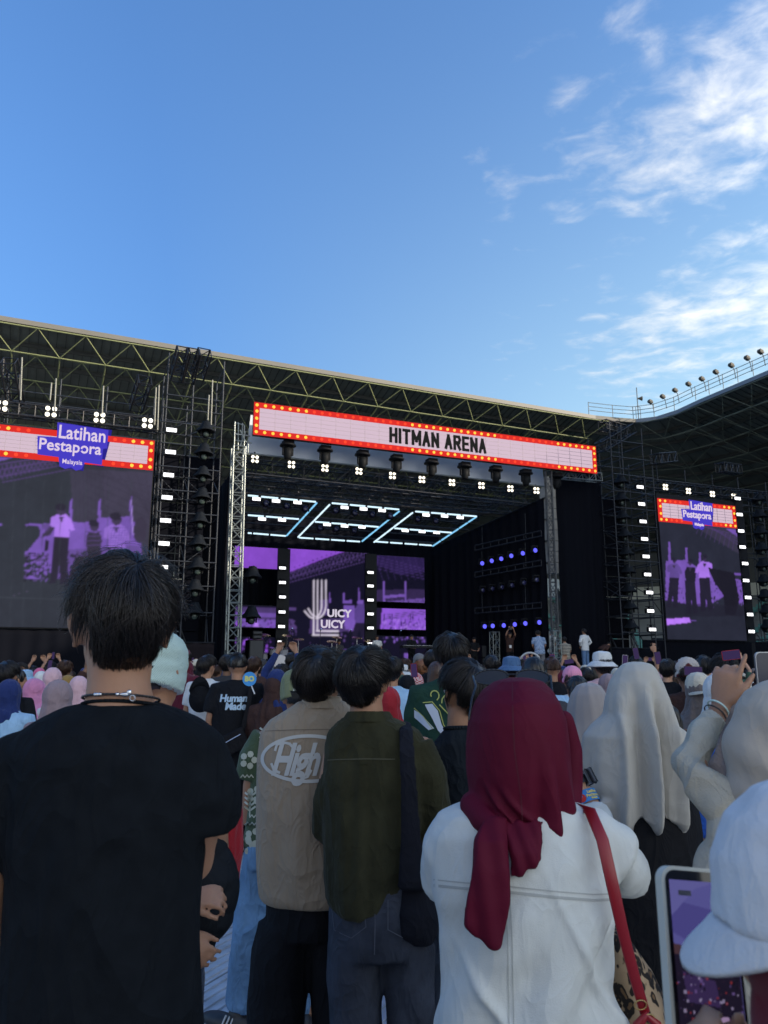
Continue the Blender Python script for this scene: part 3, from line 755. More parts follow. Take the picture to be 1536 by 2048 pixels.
# ---- left wall
u1 = SP(298, 1060, 0)[0]; uc = SP(147, 890, 0)[0]; u0 = 2*uc-u1-.1
LZ0, LZ1 = 2.90, 9.28
hz0 = SP(302, 941, 0)[2]; hz1 = SP(305, 882, 0)[2]
def video_wall(label, u0, u1, flip):
    t = sthing('video_wall', label, 'video wall', (u0+u1)/2, 0, 0)
    part('back_frame', MB().box((0, .12, (LZ0+LZ1)/2), (u1-u0+.06, .2, LZ1-LZ0+.06)), M_BLK, t)
    return t
vw = video_wall('left video wall showing three band members in purple under a lit sign header', u0, u1, False)
p = Pic(u0, u1, LZ0, hz0, 0, .034); p.fill(BASE)
p.poly([(140, 938), (310, 945), (310, 1130), (150, 1130)], DIM, .55); p.poly([(200, 940), (310, 945), (310, 1060), (215, 1035)], DIM, .5)
for k in range(9): p.line((150+k*20, 940), (310, 965+k*16+10), .9, E(50, 46, 64), .8)
for k in range(9): p.line((150+k*8, 935), (152+k*8, 1060), .8, E(48, 44, 62), .7)
for k in range(7): p.line((170, 950+k*14), (310, 1010+k*16), .7, E(46, 42, 60), .7)
p.poly([(-10, 915), (25, 915), (-10, 926)], PUR)
for a, b_, ww in (((-10, 930), (70, 918), 2.5), ((-10, 942), (100, 922), 2), ((-5, 955), (140, 928), 2), ((5, 965), (160, 935), 1.5)): p.line(a, b_, ww, PURD)
for k in range(13): p.line((k*9-6, 932-k*1.2), (k*9+6, 960-k*2.4), 1, PURD); p.line((k*9+6, 932-k*1.2), (k*9-4, 958-k*2.4), 1, PURD)
p.poly([(50, 1048), (112, 1047), (160, 1046), (240, 1036), (280, 1048), (285, 1120), (120, 1160), (50, 1108)], PUR)
p.poly([(48, 1050), (76, 1052), (80, 1060), (80, 1072), (50, 1108), (-10, 1110), (-10, 1040)], BASE)
p.poly([(50, 1048), (80, 1047), (82, 1051), (52, 1052)], PUR); p.poly([(-8, 1046), (4, 1047), (4, 1052), (-8, 1052)], PUR)
speckle(p, [(52, 1108), (96, 1108), (96, 1160), (52, 1160)], [BLK, PURD, BASE, PUR], 260)
p.poly([(50, 1158), (85, 1160), (60, 1150)], PUR)
p.poly([(120, 1100), (290, 1090), (290, 1190), (110, 1190)], BASE, .35); speckle(p, [(125, 1105), (170, 1105), (170, 1150), (125, 1150)], [BLK, PURD, BASE], 90)
for x in (142, 199, 262): p.poly([(x-3, 1005), (x+2, 998 if x < 250 else 990), (x+3, 1062), (x-3, 1062)], PUR)
p.line((262, 1000), (266, 1070), 2, E(170, 140, 225)); p.poly([(195, 1036), (262, 1033), (262, 1040), (195, 1044)], PUR); p.line((146, 1045), (185, 1052), 3, PUR)
singer(p, 122, 1030, .98, 1, E(165, 118, 226), 'shirt')
p.poly([(100, 1052), (86, 1068), (82, 1076), (100, 1070), (110, 1056)], E(54, 46, 72)); p.poly([(84, 1050), (96, 1046), (104, 1054), (92, 1066)], PURD, .6)
p.poly([(90, 1078), (98, 1082), (96, 1100), (88, 1104)], E(26, 26, 36))
singer(p, 188, 1062, .95, 1, E(48, 42, 62), 'tank')
for k in range(4): p.line((172, 1064+k*9), (203, 1063+k*9), 2.2, PURD, .8)
singer(p, 232, 1050, 1.08, 1, E(140, 102, 200), 'shirt')
for k in range(9):
    for j in range(8): p.ell((222+k*4, 1056+j*5), 1, 1.3, E(95, 70, 150))
p.ell((280, 1060), 12, 26, E(52, 46, 66)); p.poly([(150, 1115), (190, 1108), (196, 1150), (130, 1175)], E(38, 34, 48))
speckle(p, [(0, 1160), (60, 1160), (60, 1200), (0, 1200)], [BASE, BASE, E(80, 74, 100)], 14, 1)
for x in (20, 45, 80, 115, 165, 210, 255): p.line((x+8, 960), (x, 1255), .8, E(52, 58, 68), .5)
p.line((0, 1195), (150, 1200), 1, E(54, 60, 70), .8)
p.build('video_picture', vw)
def led_header(t, u0, u1, z0, z1, v, step=.3, gap=None, panes=(8, 4), dv=-.03):
    """the lit red sign border, its pale panel, grid lines and bulbs"""
    bw = .20; yo = v+dv; M_ = wm(t).inverted() @ (Matrix.Translation((O[0], O[1], 0)) @ Matrix.Rotation(TS, 4, 'Z'))
    red = glow('sign_red', E(224, 50, 44), 1); pan = glow('sign_panel', E(214, 190, 206), 1); ln = mat('sign_line', (.12, .09, .11), .6)
    fr = part('border', MB().box(((u0+u1)/2, yo, z1-bw/2), (u1-u0, .05, bw)).box(((u0+u1)/2, yo, z0+bw/2), (u1-u0, .05, bw))
              .box((u0+bw/2, yo, (z0+z1)/2), (bw, .05, z1-z0-2*bw)).box((u1-bw/2, yo, (z0+z1)/2), (bw, .05, z1-z0-2*bw)), red, t, M_)
    part('letter_panel', MB().box(((u0+u1)/2, yo+.01, (z0+z1)/2), (u1-u0-2*bw, .03, z1-z0-2*bw)), pan, t, M_)
    g = MB(); nx, nz = panes
    for k in range(1, nx): g.box((u0+bw+(u1-u0-2*bw)*k/nx, yo-.008, (z0+z1)/2), (.012, .012, z1-z0-2*bw))
    for k in range(1, nz): g.box(((u0+u1)/2, yo-.009, z0+bw+(z1-z0-2*bw)*k/nz), (u1-u0-2*bw, .01, .010))
    part('grid_rail', g, mat('sign_rail', (.30, .24, .27), .6), t, M_)
    by = glow('bulb_yellow', E(255, 190, 70), 1.5); br = glow('bulb_red', E(255, 74, 48), 1.15)
    if 'bulb' not in UNIT: UNIT['bulb'] = MB().ell((0, 0, 0), (.058, .04, .058), n=10, k=6).mesh('bulb', True)
    nb = int((u1-u0-.2)/step)
    def bulb(u, z, i, n):
        f = i/max(1, n); y = (f < .13 or .40 < f < .68 or f > .86)
        put('bulb', UNIT['bulb'], by if y else br, t, M_ @ Matrix.Translation((u, yo-.03, z)))
    for k in range(nb+1):
        u = u0+bw/2+(u1-u0-bw)*k/nb
        if gap and gap[0] < u < gap[1]: continue
        bulb(u, z1-bw/2, k, nb); bulb(u, z0+bw/2, k, nb)
    ns = max(1, round((z1-z0-2*bw)/step))
    for k in range(ns):
        z = z0+bw+(z1-z0-2*bw)*(k+.5)/ns; bulb(u0+bw/2, z, 0, 9); bulb(u1-bw/2, z, 0, 9)
    return M_
def put_text(parent, name, body, u0, u1, z0, z1, y, m, M_, offset=.02, shear=0.0, space=1.0, jit=0, depth=.012, tilt=0.0):
    me = text_mesh(body, 1, offset, shear, space, extr=.02); P = co(me)
    mn, mx = P.min(0), P.max(0); Q = np.zeros_like(P)
    fx = (P[:, 0]-mn[0])/(mx[0]-mn[0]); Q[:, 0] = u0+fx*(u1-u0); Q[:, 2] = z0+(P[:, 1]-mn[1])/(mx[1]-mn[1])*(z1-z0)+tilt*(fx-.5)
    Q[:, 1] = y-(P[:, 2])*depth/.02
    if jit: Q[:, 2] += jit*np.sign(np.sin(fx*len(body)*3.1416))*(.5)
    setco(me, Q); return put(name, me, m, parent, M_)
def logo(t, uc, zc, s, v, M_):
    pr = glow('logo_violet', E(72, 62, 196), 1); lt = glow('logo_letters', E(226, 208, 232), 1); pd = glow('logo_violet_deep', E(42, 36, 140), 1)
    q = lambda pts: [(uc+a*s, zc+b*s) for a, b in pts]
    y = v-.06
    def blob(nm, pts, y0, m): part(nm, MB().prism(q(pts), y0, y0+.03), m, t, M_)
    blob('badge_shadow', [(-.78, .10), (-.74, -.36), (-.28, -.40), (-.24, -.62), (.30, -.66), (.32, -.46), (.78, -.50), (.90, .22), (.93, .52), (-.38, .58), (-.38, .12)], y+.01, pd)
    blob('badge', [(-.86, .14), (-.82, -.34), (-.32, -.36), (-.28, -.60), (-.14, -.66), (0, -.60), (.12, -.68), (.26, -.62), (.32, -.44), (.74, -.46), (.74, -.02), (.84, 0), (.84, .50), (-.42, .56), (-.40, .16)], y-.025, pr)
    put_text(t, 'lettering', 'Latihan', uc-.36*s, uc+.78*s, zc+.14*s, zc+.50*s, y-.035, lt, M_, .014)
    put_text(t, 'lettering', 'Pestapora', uc-.80*s, uc+.70*s, zc-.30*s, zc+.10*s, y-.035, lt, M_, .014)
    put_text(t, 'lettering', 'Malaysia', uc-.22*s, uc+.26*s, zc-.56*s, zc-.40*s, y-.035, lt, M_, .01)
    b = MB(); pts = []
    for k in range(10):
        r = .055 if k % 2 else .022; a = k*math.pi/5; pts.append((uc+.20*s+r*s*math.cos(a), zc-.12*s+r*s*math.sin(a)))
    part('star', b.prism(pts, y-.05, y-.04), pr, t, M_)
cq = SP(146, 891, 0); Mh = led_header(vw, u0, u1, hz0, hz1, 0, .29, (cq[0]-1.1, cq[0]+1.1), (11, 5))
logo(vw, cq[0], cq[2], 1.25, 0, Mh)
# ---- right wall
ru0, ru1 = SP(1326, 1160, 0)[0], SP(1482, 1160, 0)[0]
rz0 = SP(1316.5, 1043, 0)[2]; rz1 = SP(1313, 996.5, 0)[2]
vr = video_wall('right video wall showing the band members mirrored in purple under a small sign header', ru0, ru1, True)
p = Pic(ru0, ru1, LZ0, rz0, 0, .034); p.fill(E(38, 40, 54))
p.poly([(1380, 1050), (1480, 1056), (1480, 1110), (1400, 1060)], DIM, .6)
p.poly([(1452, 1058), (1480, 1060), (1480, 1078)], PUR)
for k in range(4): p.line((1385+k*9, 1048), (1480, 1072+k*7), 1.2, PURD, .8)
for k in range(9): p.line((1398+k*9, 1052+k*2), (1392+k*9, 1068+k*4), .8, PURD, .7)
p.poly([(1331, 1122), (1372, 1120), (1396, 1136), (1420, 1142), (1445, 1148), (1452, 1190), (1410, 1215), (1330, 1200)], PUR)
p.poly([(1460, 1145), (1490, 1147), (1490, 1152), (1460, 1150)], PUR); p.poly([(1462, 1158), (1490, 1160), (1490, 1210), (1466, 1200)], PUR)
speckle(p, [(1425, 1165), (1490, 1165), (1490, 1215), (1425, 1215)], [BLK, PURD, BASE, PUR], 160, 1.8); speckle(p, [(1330, 1175), (1375, 1175), (1375, 1205), (1330, 1205)], [BLK, PURD, BASE], 60, 1.6)
for x, y in ((1338, 1084), (1372, 1096), (1399, 1105)): p.poly([(x-2, y), (x+2, y), (x+3, y+40), (x-2, y+40)], PUR)
singer(p, 1347, 1128, .62, 1, E(92, 70, 140), 'shirt'); singer(p, 1380, 1132, .68, -1, E(32, 28, 44), 'tank'); singer(p, 1409, 1124, .70, -1, E(160, 112, 222), 'shirt')
p.poly([(1415, 1135), (1440, 1140), (1468, 1146), (1478, 1200), (1470, 1230), (1450, 1230), (1446, 1190), (1428, 1165)], E(26, 24, 36))
p.poly([(1332, 1238), (1378, 1235), (1381, 1245), (1333, 1250)], E(178, 118, 240)); p.line((1381, 1241), (1392, 1241), 1.5, PUR)
p.poly([(1330, 1206), (1492, 1212), (1492, 1232), (1330, 1234)], E(30, 28, 42), .6)
p.build('video_picture', vr)
cq = SP(1393, 1028, 0); Mh = led_header(vr, ru0, ru1, rz0, rz1, 0, .27, (cq[0]-.95, cq[0]+.95), (9, 5)); logo(vr, cq[0], cq[2], 1.08, 0, Mh)
# ---- long sign over the stage
mq = sthing('marquee_sign', 'long lit red sign with round bulbs reading HITMAN ARENA above the stage', 'sign', 7.4, -.25, 9.8)
z0, z1 = 9.80, 11.0
part('backing_box', MB().box((0, .12, .6), (14.75, .25, 1.18)), M_BLK, mq)
Mh = led_header(mq, 0, 14.8, z0, z1, -.25, .30, panes=(25, 5))
a, b_ = SP(778, 882, -.25), SP(971, 901, -.25)
GL = {'H': [((0, 0), (0, 1)), ((1, 0), (1, 1)), ((0, .5), (1, .5))], 'I': [((0, 0), (0, 1))], 'T': [((.5, 0), (.5, 1)), ((0, 1), (1, 1))], 'M': [((0, 0), (0, 1)), ((1.3, 0), (1.3, 1)), ((0, 1), (.65, .25)), ((1.3, 1), (.65, .25))], 'A': [((0, 0), (.5, 1)), ((1, 0), (.5, 1)), ((.2, .32), (.8, .32))], 'N': [((0, 0), (0, 1)), ((1, 0), (1, 1)), ((0, 1), (1, 0))], 'R': [((0, 0), (0, 1)), ((0, 1), (.85, 1)), ((.85, 1), (1, .78)), ((1, .78), (.85, .52)), ((0, .52), (.85, .52)), ((.45, .5), (1, 0))], 'E': [((0, 0), (0, 1)), ((0, 1), (.9, 1)), ((0, .5), (.8, .5)), ((0, 0), (.9, 0))], ' ': []}
GW_ = {'I': 0, 'M': 1.3, 'E': .9, ' ': .15}
tot = sum(GW_.get(c, 1)*.24+.17 for c in 'HITMAN ARENA')-.17; sc_ = (b_[0]-a[0]-.1)/tot; xx = a[0]+.05; M_SL = mat('sign_lettering', (.006, .007, .007), .8, spec=.05)
for ch in 'HITMAN ARENA':
    b = MB()
    for i, ((x0, y0), (x1, y1)) in enumerate(GL[ch]):
        f = lambda x, y: (xx+x*.24*sc_, 10.15+y*.50); (p0, q0), (p1, q1) = f(x0, y0), f(x1, y1); ln = math.hypot(p1-p0, q1-q0); an = math.atan2(q1-q0, p1-p0)
        b.box(((p0+p1)/2, -.30-i*.0006, (q0+q1)/2), (ln+.11, .02, .115), (0, -an, 0))
    if b.v: part('letter', b, M_SL, mq, Mh)
    xx += (GW_.get(ch, 1)*.24+.17)*sc_
# ---- screens at the back of the stage
VB = 6.3
def bwall(label, x0, y0, x1, y1, paint, yb=None):
    a = SP(x0, y0, VB); c = SP(x1, y1, VB)
    t = sthing('stage_screen', label, 'screen', (a[0]+c[0])/2, VB, 0, None)
    part('back_frame', MB().box((0, .10, (a[2]+c[2])/2), (c[0]-a[0]+.05, .15, a[2]-c[2]+.05)), M_BLK, t)
    p = Pic(a[0], c[0], c[2], a[2], VB, .042); paint(p); p.build('video_picture', t); return t, a, c
NV = E(16, 14, 34)
def pt1(p): p.fill(SKYP)
bwall('small plain purple screen at the upper left of the stage back wall', 470, 1092, 560, 1139, pt1)
def pt2(p):
    p.fill(NV); p.poly([(470, 1214), (560, 1217), (560, 1256), (470, 1254)], PURD, .8); p.poly([(470, 1224), (560, 1228), (560, 1236), (470, 1233)], PUR, .8)
    p.poly([(470, 1237), (556, 1240), (556, 1256), (470, 1254)], PUR); speckle(p, [(470, 1240), (560, 1240), (560, 1256), (470, 1256)], [NV, PURD, SKYP], 70, 2)
    p.poly([(505, 1254), (512, 1240), (519, 1255)], E(170, 120, 230))
bwall('low screen at the lower left of the stage back wall showing a purple crowd', 470, 1210, 560, 1256, pt2)
def pt3(p): p.fill(NV); speckle(p, [(470, 1276), (562, 1276), (562, 1304), (470, 1304)], [NV, PURD, SKYP, NV], 90, 2.5)
bwall('dim speckled screen strip behind the drum kit at the left', 470, 1274, 562, 1306, pt3)
def pt4(p):
    p.fill(NV); p.poly([(575, 1090), (690, 1103), (660, 1113), (575, 1146)], SKYP)
    for k in range(3): p.line((575, 1148+k*9), (740, 1088+k*16), 1.6, PURD)
    for k in range(20): p.line((575+k*8, 1148-k*2.8), (582+k*8, 1160-k*2.2), 1, PURD); p.line((582+k*8, 1146-k*2.8), (575+k*8, 1160-k*2.2), 1, PURD)
    for k in range(11): p.ell((590+k*9, 1134-k*3.2), 1.6, 1, NV)
    p.poly([(574, 1215), (592, 1216), (592, 1222), (574, 1221)], PURD); p.poly([(574, 1238), (590, 1241), (592, 1258), (574, 1262)], PURD); speckle(p, [(574, 1240), (592, 1240), (592, 1275), (574, 1275)], [NV, PURD], 40, 2)
    p.poly([(620, 1240), (700, 1235), (706, 1262), (618, 1268)], PURD, .7); p.poly([(640, 1200), (655, 1198), (658, 1230), (640, 1232)], PURD)
    for x in (659, 687, 718): p.poly([(x-1.5, 1185 if x < 700 else 1174), (x+1.5, 1185), (x+2, 1206), (x-1.5, 1206)], PUR, .9)
    p.poly([(688, 1211), (709, 1211), (712, 1238), (706, 1262), (690, 1258), (686, 1230)], PUR); p.poly([(686, 1201), (704, 1200), (704, 1207), (686, 1207)], PUR)
    p.poly([(714, 1209), (727, 1206), (731, 1228), (728, 1246), (710, 1246), (708, 1222)], E(84, 62, 132)); p.poly([(710, 1246), (729, 1246), (733, 1280), (724, 1280), (718, 1258), (710, 1282), (702, 1280)], E(30, 24, 48))
    p.ell((712, 1204), 6, 7, NV); p.poly([(715, 1202), (727, 1200), (727, 1207), (715, 1208)], PUR); speckle(p, [(592, 1262), (735, 1262), (735, 1300), (592, 1300)], [NV, NV, NV, PURD], 70, 2)
    # the band's mark: parallel bars bending into two hooks and a foot
    lt = E(214, 204, 222)
    for x in (627.5, 635): p.line((x, 1161), (x-.6, 1268 if x < 630 else 1260), 4.0, lt)
    for x, yb, xe in ((643, 1218, 632), (651.5, 1222, 632)):
        p.line((x, 1161), (x, 1210), 4.0, lt); P0 = None
        for k in range(9):
            t_ = k/8*math.pi/2; q = (xe+(x-xe)*math.cos(t_), 1210+(yb-1200+8)*math.sin(t_)*.9)
            if P0: p.line(P0, q, 4.0, lt)
            P0 = q
    for r_ in (0, 1):
        P0 = None
        for k in range(8):
            t_ = k/7; q = (609+r_*7+(17-r_*4)*t_, 1222-r_*5+ (14+r_*1)*math.sin(t_*math.pi/2))
            if P0: p.line(P0, q, 3.6, lt)
            P0 = q
    p.line((625.5, 1270), (676, 1270.5), 4.2, lt); p.line((633, 1262), (676, 1262.5), 4.2, lt)
t, a, c = bwall('tall centre screen on the stage with the white band logo over a purple picture', 575, 1097, 736, 1303, pt4)
lt = glow('band_letters', E(214, 204, 222), 1)
Mb = wm(t).inverted() @ (Matrix.Translation((O[0], O[1], 0)) @ Matrix.Rotation(TS, 4, 'Z'))
for x0, y0, x1, y1, s_ in ((654, 1218, 703, 1234, 'UICY'), (641, 1239, 690, 1256, 'UICY')):
    a, c = SP(x0, y1, VB), SP(x1, y0+1.5, VB); put_text(t, 'lettering', s_, a[0], c[0], a[2], c[2], VB-.04, lt, Mb, .03)
def pt5(p):
    p.fill(NV); p.poly([(745, 1104), (860, 1118), (860, 1142), (800, 1150), (745, 1125)], E(40, 28, 72))
    for k in range(5): p.line((748, 1112+k*6), (856, 1140+k*5), 1, E(70, 50, 112), .8)
    for k in range(8): p.line((750+k*13, 1110), (765+k*13, 1160), .9, E(60, 44, 98), .7)
    p.poly([(748, 1180), (860, 1178), (860, 1215), (748, 1215)], PURD, .35)
    for x in (768, 811): p.poly([(x-1.8, 1163), (x+1.8, 1163), (x+2, 1205), (x-1.8, 1205)], PUR)
    p.poly([(768, 1191), (812, 1188), (812, 1193), (768, 1197)], PUR); p.poly([(775, 1203), (852, 1196), (852, 1210), (775, 1206)], PUR, .8); speckle(p, [(770, 1198), (852, 1198), (852, 1206), (770, 1206)], [NV, PURD], 30, 1.8)
bwall('upper right screen on the stage back wall with a dark roof picture', 749, 1110, 849, 1206, pt5)
def pt6(p):
    p.fill(E(138, 86, 206)); p.poly([(745, 1212), (764, 1214), (760, 1265), (745, 1265)], E(30, 22, 50)); speckle(p, [(765, 1236), (852, 1236), (852, 1262), (765, 1262)], [E(60, 40, 100), E(96, 66, 150), E(158, 112, 220)], 170, 2.2)
    for k in range(3): p.line((766, 1230+k*4), (850, 1222+k*3), .8, PURD)
    for x in (768, 784, 820, 826): p.line((x, 1228), (x, 1240), 2.5, E(44, 28, 76))
bwall('bright lower right screen on the stage back wall showing a purple crowd', 749, 1216, 851, 1260, pt6)
def pt7(p):
    p.fill(NV); speckle(p, [(749, 1272), (853, 1272), (853, 1285), (749, 1285)], [NV, PUR, PURD], 60, 2.6); p.poly([(808, 1306), (822, 1306), (822, 1318), (808, 1318)], PUR); p.poly([(828, 1310), (852, 1310), (852, 1320), (828, 1320)], PUR)
bwall('dim screen strip behind the keyboard player at the right', 749, 1272, 853, 1320, pt7)
# ---- lamps
M_HOUS = mat('lamp_housing', (.009, .010, .012), .6, spec=.12)
M_COVER = mat('rain_cover', (.009, .011, .014), .6, bump=.25, bscale=40, vary=.3, vscale=8, spec=.1)
GW = glow('strobe_white', E(250, 250, 255), 2.6)
def strobe_mesh():
    h = MB().box((0, .06, 0), (.42, .12, .20)).box((0, .09, .14), (.06, .08, .12)).cyl((-.20, .08, .19), (.20, .08, .19), .018, n=6)
    return h.mesh('housing'), MB().box((0, -.012, 0), (.34, .02, .125)).mesh('lamp_face')
SH, SF = strobe_mesh()
def clone(name, parts, label, cat, u, v, z, group, s=1.0, tilt=None):
    t = sthing(name, label, cat, u, v, z, group)
    t.scale = (s, s, s); WORLD[t.name] = Matrix.Translation(t.location) @ Matrix.Rotation(TS, 4, 'Z') @ Matrix.Scale(s, 4)
    for nm, me, m in parts: put(nm, me, m, t, tilt)
    return t
def strobe(label, px, py, v, group, s=1.0, tilt=None):
    q = SP(px, py, v) if not isinstance(v, tuple) else v
    return clone('strobe_light', (('housing', SH, M_HOUS), ('lamp_face', SF, GW)), label, 'strobe light', q[0], q[1], q[2], group, s, tilt)
for i, (x, y) in enumerate([(343, 860), (341, 904), (337, 950), (334, 995), (331, 1041), (328, 1087), (325, 1134)]):
    strobe(f'{ordinal(i)} bright strobe from the top in the column beside the left video wall', x, y, -.15, 'strobes in the left tower')
for c_, (nm, pts) in enumerate((('left', [(565, 1136), (565, 1165), (565, 1194), (564, 1224), (563, 1253), (562, 1284)]), ('right', [(741, 1145), (741, 1172), (741, 1200), (741, 1228), (741, 1256), (741, 1285)]))):
    for i, (x, y) in enumerate(pts): strobe(f'{ordinal(i)} strobe from the top in the column just {nm} of the centre stage screen', x, y, VB-.3, f'strobes {nm} of the centre stage screen', .82)
for i, (x, y) in enumerate([(1280, 974), (1283, 1008), (1286, 1043), (1289, 1078), (1292, 1113), (1295, 1149), (1299, 1185), (1301, 1222), (1305, 1259)]):
    strobe(f'{ordinal(i)} strobe from the top, stage side of the right video wall', x, y, -.12, 'strobes in the right tower')
for i, (x, y) in enumerate([(1475, 997), (1479, 1029), (1482, 1062), (1485, 1094), (1490, 1127), (1492, 1161), (1496, 1195), (1500, 1229), (1503, 1263)]):
    strobe(f'{ordinal(i)} strobe from the top in the column beyond the right video wall', x, y, -.12, 'strobes beyond the right wall')
# towers carrying the outer column
t = sthing('lamp_column', 'black upright mast carrying the strobes beyond the right video wall', 'mast', SP(1490, 1130, .1)[0], .1, 0)
part('mast', MB().box((0, .15, 4.9), (.5, .25, 9.6)), M_BLK, t)
for c_, x in enumerate((565, 741)):
    q = SP(x, 1210, VB-.1); t = sthing('lamp_column', f'black upright panel carrying the strobes {("left", "right")[c_]} of the centre stage screen', 'mast', q[0], VB-.12, 1.6)
    part('panel', MB().box((0, 0, 2.6), (.55, .1, 5.2)), M_BLK, t)
def blinder_parts(s):
    h = MB().box((0, .06, 0), (.34, .08, .34)).box((0, .08, .24), (.05, .05, .16)).mesh('frame'); g = MB()
    out = [('frame', h, M_HOUS)]
    me = MB().lathe([(0, -.03), (.05, -.028), (.062, -.01), (.062, .04), (0, .04)], (0, 0, 0), rotm((0, 1, 0)), 12).mesh('lamp', True)
    return out, me
BP, BL = blinder_parts(1)
GWARM = glow('blinder_warm', E(255, 246, 225), 3.0)
def blinder(label, x, y, v, group, s):
    t = clone('blinder_light', BP, label, 'blinder light', *SP(x, y, v), group, s)
    for a in (-1, 1):
        for c in (-1, 1): put('lamp', BL, GWARM, t, Matrix.Translation((a*.088, 0, c*.088)))
for i, (x, y) in enumerate([(3, 811), (102, 823), (199, 835), (295, 846)]): blinder(f'{ordinal(i)} four lamp blinder from the left above the left video wall', x, y, .0, 'blinders above the left wall', 1.15)
for i, (x, y) in enumerate([(1331, 974), (1377, 982), (1425, 988), (1468, 993)]): blinder(f'{ordinal(i)} four lamp blinder from the stage side above the right video wall', x, y, .0, 'blinders above the right wall', .85)
for i, (x, y) in enumerate([(510, 918), (583, 929), (650, 936), (718, 942), (785, 951), (844, 959), (904, 965), (963, 971), (1021, 977), (1073, 981)]): blinder(f'{ordinal(i)} small four lamp blinder from the left hanging from the front beam of the stage', x, y, .75, 'blinders along the stage front', .88)
# big hanging moving heads under the sign
def big_head():
    base = MB().box((0, 0, -.05), (.36, .34, .12)).mesh('base_box')
    hat = MB().lathe([(.14, 0), (.27, -.03), (.29, -.09), (.24, -.11), (.02, -.11)], (0, 0, -.08), None, 18).mesh('rain_hat', True)
    yoke = MB().box((-.17, 0, -.34), (.035, .12, .32)).box((.17, 0, -.34), (.035, .12, .32)).box((0, 0, -.19), (.36, .14, .04)).mesh('yoke')
    head = MB().lathe([(.05, 0), (.15, -.02), (.155, -.22), (.12, -.36), (.10, -.40), (.02, -.40)], (0, 0, -.24), None, 16).mesh('head', True)
    return [('base_box', base, M_HOUS), ('rain_hat', hat, M_HOUS), ('yoke', yoke, M_HOUS), ('head', head, mat('head_shell', (.007, .008, .009), .6, spec=.12))]
BH = big_head()
for i, (x, y) in enumerate([(576, 883), (650, 893), (725, 902), (793, 911), (863, 919), (929, 926), (991, 933), (1051, 940), (1112, 947)]):
    clone('moving_head', BH, f'{ordinal(i)} black moving head lamp from the left hanging under the long sign', 'stage lamp', *SP(x, y, .15), 'moving heads under the sign', 1.05)
def cov_head():
    b = MB(); prof = [(.02, .30), (.12, .29), (.15, .20), (.20, .08), (.30, -.02), (.31, -.06), (.29, -.06), (.10, 0)]
    n = 20
    for r_, z in prof:
        for i in range(n):
            a = i*2*math.pi/n; k = 1+.07*math.sin(a*5+z*9)+.04*math.sin(a*9); b.v.append((r_*k*math.cos(a), r_*k*math.sin(a), z+.02*math.sin(a*3)))
    for j in range(len(prof)-1):
        for i in range(n): b.f.append((j*n+i, (j+1)*n+i, (j+1)*n+(i+1) % n, j*n+(i+1) % n))
    b.f.append(tuple(range(n)))
    head = MB().lathe([(.0, -.06), (.11, -.05), (.13, .05), (.12, .2), (0, .22)], (0, 0, -.14), rotm((0, 1, .25)), 14)
    yk = MB().box((-.15, 0, -.1), (.03, .1, .2)).box((.15, 0, -.1), (.03, .1, .2))
    lens = MB().lathe([(0, -.085), (.06, -.08), (.09, -.055), (.09, -.045), (0, -.045)], (0, 0, -.14), rotm((0, 1, .25)), 14)
    return [('rain_cover', b.mesh('rain_cover', True), M_COVER), ('head', head.mesh('head', True), M_HOUS), ('yoke', yk.mesh('yoke'), M_HOUS), ('lens', lens.mesh('lens', True), mat('lens_glass', (.05, .07, .06), .12))]
CH = cov_head()
for i, (x, y) in enumerate([(412, 862), (408, 907), (406, 952), (404, 996), (400, 1044), (397, 1090), (395, 1136), (390, 1180), (389, 1226)]):
    clone('covered_spotlight', CH, f'{ordinal(i)} spotlight under a dark rain cover from the top of the left light tower', 'spotlight', *SP(x, y-2, -.1), 'rain covered spotlights in the left tower', random.uniform(1.0, 1.12))
for i, (x, y) in enumerate([(1242, 965), (1243, 1000), (1246, 1036), (1250, 1072), (1253, 1108), (1256, 1144), (1258, 1182), (1261, 1216), (1263, 1255)]):
    clone('covered_spotlight', CH, f'{ordinal(i)} spotlight under a dark rain cover from the top of the right light tower', 'spotlight', *SP(x, y-1, .1), 'rain covered spotlights in the right tower', random.uniform(1.0, 1.1))
for i, (x, y) in enumerate([(1517, 1000), (1519, 1033), (1522, 1066), (1524, 1099), (1526, 1132), (1528, 1163), (1530, 1193), (1533, 1224), (1535, 1254)]):
    clone('covered_spotlight', CH, f'{ordinal(i)} spotlight under a dark rain cover from the top of the outermost right column', 'spotlight', *SP(x, y-1, .2), 'rain covered spotlights at the right edge', random.uniform(1.0, 1.1))
t = sthing('lamp_ladder', 'black ladder frame carrying the outermost column of covered spotlights at the right', 'ladder frame', SP(1526, 1130, .5)[0], .5, 0)
for du in (-.35, .35): part('upright', MB().cyl((du, 0, 0), (du, 0, 9.6), .03), M_SCAF, t)
for k in range(14): part('rung', MB().cyl((-.35, 0, .6+.66*k), (.35, 0, .6+.66*k), .022), M_SCAF, t)
for k, (x, y) in enumerate(((505, 1152), (503, 1232))):
    clone('covered_spotlight', CH, f'{("upper", "lower")[k]} covered spotlight hanging just inside the left stage tower', 'spotlight', *SP(x, y, .9), None, 1.15)
